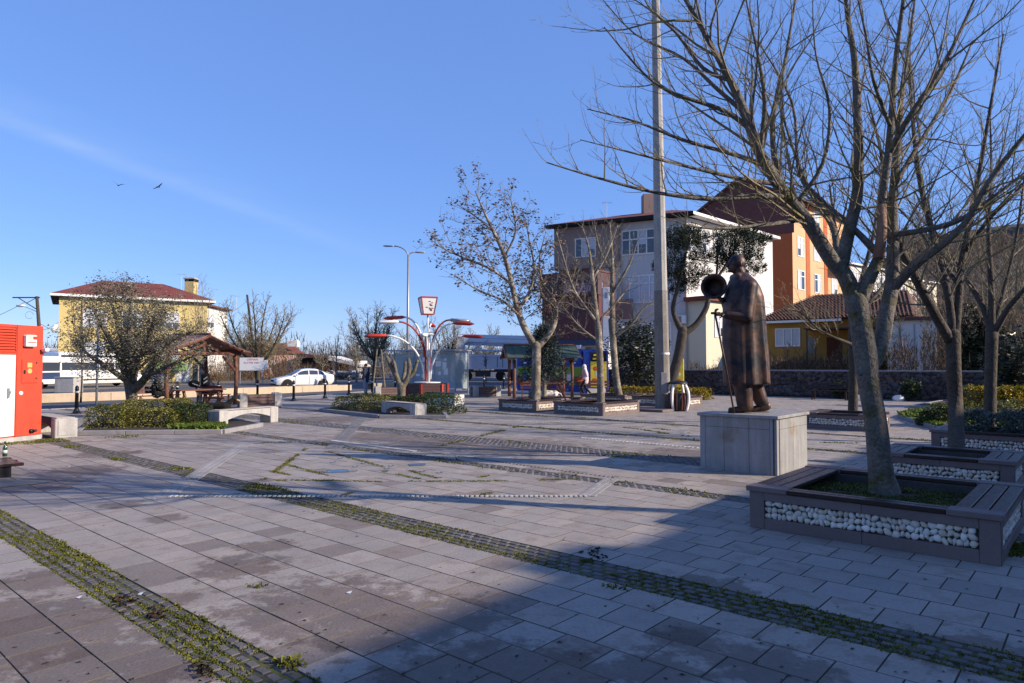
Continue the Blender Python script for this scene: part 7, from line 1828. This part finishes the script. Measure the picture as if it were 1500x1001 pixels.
# pollarded tree in the middle bed
T=Tree(8,up=.05,wig=.2,dens=.3,maxlvl=2,kl=.25,minr=.006);d=23.5;b=Vector((W(588,606,d).x,d,.05))
T.limb([(b,.15),(W(588,588,d),.13),(W(588,566,d),.15)],kids=False,n=12)
for l in [[(587,568,d,.12),(580,550,d,.09),(572,535,d,.08),(566,522,d,.05)],[(580,548,d,.07),(578,535,23.4,.06),(576,528,d,.04)],[(589,568,d,.11),(598,552,d,.09),(600,538,d,.08),(598,525,d,.06)],[(598,554,d,.07),(606,545,d,.07),(612,527,d,.05)],[(589,566,d,.09),(592,550,23.9,.07),(594,530,24,.05)]]: T.limb(PX(l,0),start=.5,Lk=.3,n=9)
tree_thing('pollarded_tree','small hard-pollarded tree with stubby limbs rising from the middle hedge bed',b,T,m_bark,m_barkd)
# olive tree
m_olive=Mleaf('olive_leaf','#585549','#8b8774',.2,.6)
T=Tree(9,up=.07,wig=.24,dens=1.0,maxlvl=3,kl=.40,minr=.005,ang=(30,70));d=21.8;b=Vector((W(193,607,d).x,d,.08))
T.limb([(b,.22),(W(193,590,d),.165),(W(192,572,d),.175),(W(191,560,d),.19)],kids=False,n=14)
for l,k in [([(190,565,d,.16),(182,540,d,.13),(170,510,21.6,.09),(150,480,21.5,.05),(135,450,21.5,.02)],1.4),([(192,562,d,.15),(192,530,d,.12),(190,490,d,.09),(192,450,d,.05),(195,425,d,.02)],1.4),([(195,572,d,.14),(212,555,21.6,.12),(230,525,21.5,.09),(250,500,21.4,.06),(285,485,21.4,.02)],1.4),
            ([(194,560,d,.11),(205,520,22.2,.09),(225,480,22.6,.06),(240,450,22.8,.02)],1.4),([(188,560,d,.1),(160,540,21.2,.08),(130,520,21,.05),(112,500,21,.02)],1.1),([(192,556,d,.1),(178,500,22.4,.07),(165,450,22.6,.04),(160,430,22.6,.02)],1.2),([(215,552,21.5,.07),(250,535,21.0,.05),(290,520,20.8,.02)],.9),([(195,548,d,.08),(215,500,21,.06),(225,470,20.6,.04),(230,450,20.6,.02)],1.2)]:
    T.limb(PX(l,0),start=.18,Lk=k,n=8)
ot=tree_thing('olive_tree','gnarled grey-green olive tree with a dense rounded crown in the left hedge bed',b,T,m_bark,m_twig)
rl=random.Random(32);pass
leafmesh(T.tips,b,.032,int(max(5,30000/ max(1,len(T.tips)))),rl,spread=.16,every=1.).build('foliage',m_olive,ot,kind='stuff')
T,yt=px_tree(72,118,598,30,425,name='young_tree',label='thin straight young tree with sparse leaves left of the olive',mat=m_barkd,tm=m_barkd,spread=.13,fork=.4,nl=5,r0=.05,dens=.7,lvl=3,minr=.005,Lk=.8)
leafmesh(T.tips,yt.location,.05,2,rl,spread=.07,every=.6).build('foliage',m_olive,yt,kind='stuff')
T,yt=_,yt1
# conifers
m_pine=Mleaf('pine_needle','#161e12','#333d24',.1,.6);m_spr=Mleaf('spruce_needle','#1d2a28','#3f4c48',.1,.6)
def needles(cl,o,n,rad,size,seed):
    r=random.Random(seed);m=MB()
    for c,s in cl:
        for _ in range(int(n*s*s)):
            v=Vector((r.gauss(0,1),r.gauss(0,1),r.gauss(0,.7)));v=v.normalized()*(r.random()**.4)*rad*s;q=c-o+v;dd=(v.normalized()+Vector((0,0,.5))+Vector((r.gauss(0,.3),r.gauss(0,.3),r.gauss(0,.3)))).normalized()*size*r.uniform(.6,1.3);y=dd.orthogonal().normalized()*size*.16;y=Matrix.Rotation(r.uniform(0,6.28),3,dd)@y
            m.add([tuple(q-y),tuple(q+y),tuple(q+dd)],[(0,1,2)])
    return m
T=Tree(10,up=.02,wig=.15,dens=.5,maxlvl=2,kl=.4);d=33.;b=Vector((W(982,592,d).x,d,0))
T.limb([(b,.34),(W(984,560,d),.26),(W(994,520,d),.24),(W(1000,485,d),.24)],kids=False,n=12)
for l in [[(1000,488,d,.16),(990,468,d,.13),(986,450,d,.11),(992,425,d,.09),(1000,390,d,.06),(1010,350,d,.03)],[(1000,490,d,.18),(1020,475,d,.15),(1035,450,d,.13),(1040,425,d,.10),(1062,390,d,.06),(1085,350,d,.03)],[(1038,440,d,.08),(1050,400,34,.06),(1050,350,34,.03)]]: T.limb(PX(l,0),start=.4,Lk=1.2,n=9)
pn=tree_thing('pine_tree','dark pine with a forked trunk and flat needle clumps between the mast and the statue',b,T,m_barkd,m_barkd)
rr=random.Random(15);cl=[]
for px,py,s in [(990,345,1.),(1005,335,.9),(975,365,1.),(985,385,1.1),(1010,360,1.2),(1005,395,1.1),(1025,380,1.),(1030,350,.8),(985,405,.9),(1012,412,.9),(1035,405,.7),(1050,345,.7),(1062,360,1.),(1075,345,1.),(1090,350,1.1),(1105,355,.9),(1110,375,.8),(1085,375,1.1),(1060,385,.9),(1100,335,.7),(1118,350,.6),(1045,370,.8),(968,390,.7),(995,420,.7),(1115,395,.5),(1095,400,.6)]:
    cl.append((W(px+rr.gauss(0,3),py+rr.gauss(0,3),33+rr.uniform(-1.6,1.6)),s))
needles(cl,b,1300,.56,.12,16).build('foliage',m_pine,pn,kind='stuff')
T=Tree(11,up=-.06,wig=.06,dens=.5,maxlvl=2,kl=.3);d=28.3;b=Vector((W(797,600,d).x,d,.0));H=W(797,470,d).z
T.limb([(b,.10),(b+V3((.02,0,H*.5)),.07),(b+V3((.0,0,H)),.015)],kids=False,n=8);cl=[];rr=random.Random(17)
for k in range(46):
    z=1.3+(H-1.4)*k/46;L_=(H-z)*.36+.25;a=k*2.4;e=b+V3((math.cos(a)*L_,math.sin(a)*L_,z-.25*L_-0.05));T.m.tube([b+V3((0,0,z)),e.lerp(b+V3((0,0,z)),.5)+V3((0,0,.06)),e],[.022,.015,.006],4,cap=False)
    for q in (.35,.65,.95): cl.append(((b+V3((0,0,z))).lerp(e,q)-V3((0,0,.08)),.55))
sp2=tree_thing('spruce_tree','small drooping blue-grey spruce with a pale stem beside the plane trunk',b,T,m_barkp,m_barkd)
needles(cl,b,190,.42,.13,18).build('foliage',m_spr,sp2,kind='stuff')
def shrub(label,loc,dims,mat,n,size,seed,name='shrub',cat='shrub',stems=True,wob=.3):
    t=thing(name,label,cat,loc);m=MB();r=random.Random(seed)
    for _ in range(n):
        v=Vector((r.gauss(0,1),r.gauss(0,1),r.gauss(0,1))).normalized();f=r.random()**.35;w=1+wob*noise.noise(v*2+Vector((seed,0,0)))*1.8
        q=Vector((v.x*dims[0]/2*f*w,v.y*dims[1]/2*f*w,dims[2]*.55+v.z*dims[2]*.46*f*w));a=r.uniform(0,6.28);s=size*r.uniform(.6,1.3);d=Vector((math.cos(a),math.sin(a),r.uniform(-.6,.6))).normalized()*s;o=d.orthogonal().normalized()*s*.45;o=Matrix.Rotation(r.uniform(0,6.28),3,d)@o
        m.add([tuple(q-d),tuple(q+o),tuple(q+d),tuple(q-o)],[(0,1,2,3)])
    m.build('foliage',mat,t,kind='stuff')
    m=MB()
    for _ in range(9): a=r.uniform(0,6.28);m.tube([(r.gauss(0,.08),r.gauss(0,.08),0),(math.cos(a)*dims[0]*.2,math.sin(a)*dims[1]*.2,dims[2]*.5),(math.cos(a)*dims[0]*.35,math.sin(a)*dims[1]*.35,dims[2]*.85)],[.05,.03,.01],5)
    m.build('stem',m_barkd,t);return t
m_mag=Mleaf('magnolia_leaf','#141b12','#4c5340',.1,.35)
p=W(935,580,38);shrub('tall dark glossy-leaved evergreen left of the concrete mast',Vector((p.x,38.5,0)),(3.4,2.6,4.4),m_mag,5200,.10,70,'evergreen_shrub')
p=W(1090,580,46);
p=W(1485,590,26.5);shrub('loose evergreen shrub with pale forked stems at the right edge',Vector((p.x,26.5,.0)),(2.2,1.8,2.9),m_mag,3000,.09,71,'evergreen_shrub')
p=W(1434,590,35);shrub('dark conifer-like shrub behind the third trunk',Vector((p.x,35,.0)),(2.4,2.2,4.4),m_pine,5200,.12,72,'evergreen_shrub')
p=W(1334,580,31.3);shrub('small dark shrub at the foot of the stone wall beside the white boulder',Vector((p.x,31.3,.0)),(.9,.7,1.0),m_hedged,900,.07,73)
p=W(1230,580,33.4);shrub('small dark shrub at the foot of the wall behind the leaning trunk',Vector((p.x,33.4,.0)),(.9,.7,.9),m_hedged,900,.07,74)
# bare thickets behind the wall and in the right background
gT=None;k=0
for px,d,yt_,sp,lb in [(1150,48.5,500,.7,'low bare shrub behind the wall below the ochre house window'),(1185,48,495,.8,'tangled bare shrub behind the wall in front of the rusty door'),(1225,47,500,.8,'bare shrub behind the wall, left of the leaning trunk'),
    (1335,43,455,.5,'gnarled bare fruit tree behind the wall at the white outbuilding'),(1365,44,470,.5,'bare fruit tree behind the wall left of the second trunk'),(1050,52,490,.6,'bare shrub by the outside stair of the pale block'),
    (1430,44,440,.5,'bare tree behind the wall between the second and third trunks'),(1480,42,430,.5,'bare tree behind the wall near the right edge'),(1530,44,410,.5,'bare tree behind the wall at the very right')]:
    px_tree(100+k,px,560,d,yt_,name='bare_shrub' if sp>=.6 else 'bare_tree',label=lb,mat=m_barkd,tm=m_twig,spread=sp,fork=.12,nl=7,r0=.08,dens=.8,lvl=3,minr=.013,Lk=1.5 if sp<.6 else .9,wig=.2);k+=1
for px,d,yt_ in [(1310,62,400),(1360,66,375),(1400,60,390),(1440,64,365),(1480,60,380),(1525,62,360),(1340,85,390),(1460,90,370),(1500,80,375),(1385,95,385)]:
    px_tree(120+k,px,560,d,yt_,name='bare_tree',label='x',mat=m_barkd,tm=m_barkp,spread=.32,fork=.2,nl=6,r0=.12,dens=.36,lvl=3,minr=.03,Lk=2.,wig=.17,group='bare trees on the slope behind the wall');k+=1
lb2=['leftmost','second','third','fourth','fifth','sixth','seventh','eighth','ninth','rightmost']
sl_=sorted([o for o in bpy.data.objects if o.get('group')=='bare trees on the slope behind the wall'],key=lambda o:o.location.x/o.location.y)
for i,o in enumerate(sl_): o['label']=lb2[i]+' from the left of the bare grey trees on the slope behind the stone wall'
# scrub along the far roadside and a far wood
m_scr=Mleaf('dry_scrub','#4b3c30','#75634f',.1,.8)
sc=MB();rr=random.Random(40)
def scrub(px0,px1,d0,d1,n,hm,size=.16,z0=-.1):
    for _ in range(n):
        px=rr.uniform(px0,px1);d=rr.uniform(d0,d1);p=W(px,540,d);h=hm*(.6+.7*max(0,noise.noise(Vector((p.x*.15,d*.1,2)))+.4));z=z0+rr.random()**1.3*h;s=size*rr.uniform(.5,1.4);a=rr.uniform(0,6.28);t=rr.uniform(.4,1.6)
        x,y=math.cos(a)*s*.4,math.sin(a)*s*.4
        sc.add([(p.x-x*.3,d-y*.3,z),(p.x+x*.3,d+y*.3,z),(p.x+x+rr.gauss(0,.1),d+y,z+s*t*1.6)],[(0,1,2)])
scrub(300,440,74,84,9000,2.6);scrub(440,560,84,96,8000,2.0);scrub(560,700,86,110,7000,2.6);scrub(255,330,73,77,3000,1.2)
scrub(340,420,78,92,5000,4.5,.25)
sc.build('dry_scrub',m_scr,kind='stuff')
sc=MB();scrub(1300,1560,60,100,26000,7.,.35,0);scrub(1100,1300,60,70,3000,3.,.3,0);scrub(1120,1310,44.5,47.5,9000,3.2,.22,0);scrub(1300,1345,38,41,1500,3.6,.2,0);scrub(1350,1560,34,46,14000,4.6,.2,0);scrub(1010,1062,45,49,1500,2.2,.2,0)
sc.build('bare_thicket',m_scr,kind='stuff')
sc=MB();m_fw=Mleaf('far_wood','#3e3f3c','#5f5c58',.1,.9);scrub(-80,980,170,260,26000,7.5,.9);sc.build('distant_wood',m_fw,kind='stuff')
sc=MB();scrub(1180,1600,300,400,100,1,.5)
def hillwood():
    m=MB()
    for _ in range(16000):
        px=rr.uniform(1200,1700);f=rr.random();d=190+f*230
        base=W(px,470,420);cr=W(px,345,420).z
        p=W(px,540,d);z=(cr)*math.sin(f*math.pi/2)**1.1*(.9)*(1 if px>1330 else max(0,(px-1190)/140))+rr.uniform(-2,1.5);s=rr.uniform(1.2,3.2)
        x=s*.35;m.add([(p.x-x,d,z),(p.x+x,d,z),(p.x+rr.gauss(0,.4),d,z+s*1.5)],[(0,1,2)])
    m.build('hillside_scrub',m_fw2,kind='stuff')
m_fw2=Mleaf('hill_trees','#453a36','#675a50',.05,.95);hillwood()
# rubble by the far road verge and small pale blocks
t=thing('rubble_heap','heap of pale rubble beyond the road in front of the white-fronted shed','rubble',Vector((W(500,550,84).x,84,-.1)));m=MB()
for _ in range(60): m.obox((rr.gauss(0,1.8),rr.gauss(0,.8),rr.uniform(.1,.9)),(rr.uniform(.2,.8),rr.uniform(.2,.6),rr.uniform(.15,.5)),rr.uniform(0,3),.02,rr.uniform(-.4,.4))
m.build('block',m_concd,t,kind='stuff')
gd=thing('tree_guard','wooden ladder-like tree guard at the end of the short reserve wall','tree guard',Vector((W(555,566,50).x,50,-.1)));m=MB()
for s in (-1,1): m.tube([(s*.45,0,0),(s*.15,0,2.9)],.05,5)
for z in (.8,1.6,2.3): m.tube([(-.45+z*.1,0,z),(.45-z*.1,0,z)],.04,4)
m.build('frame',m_barkp,gd)
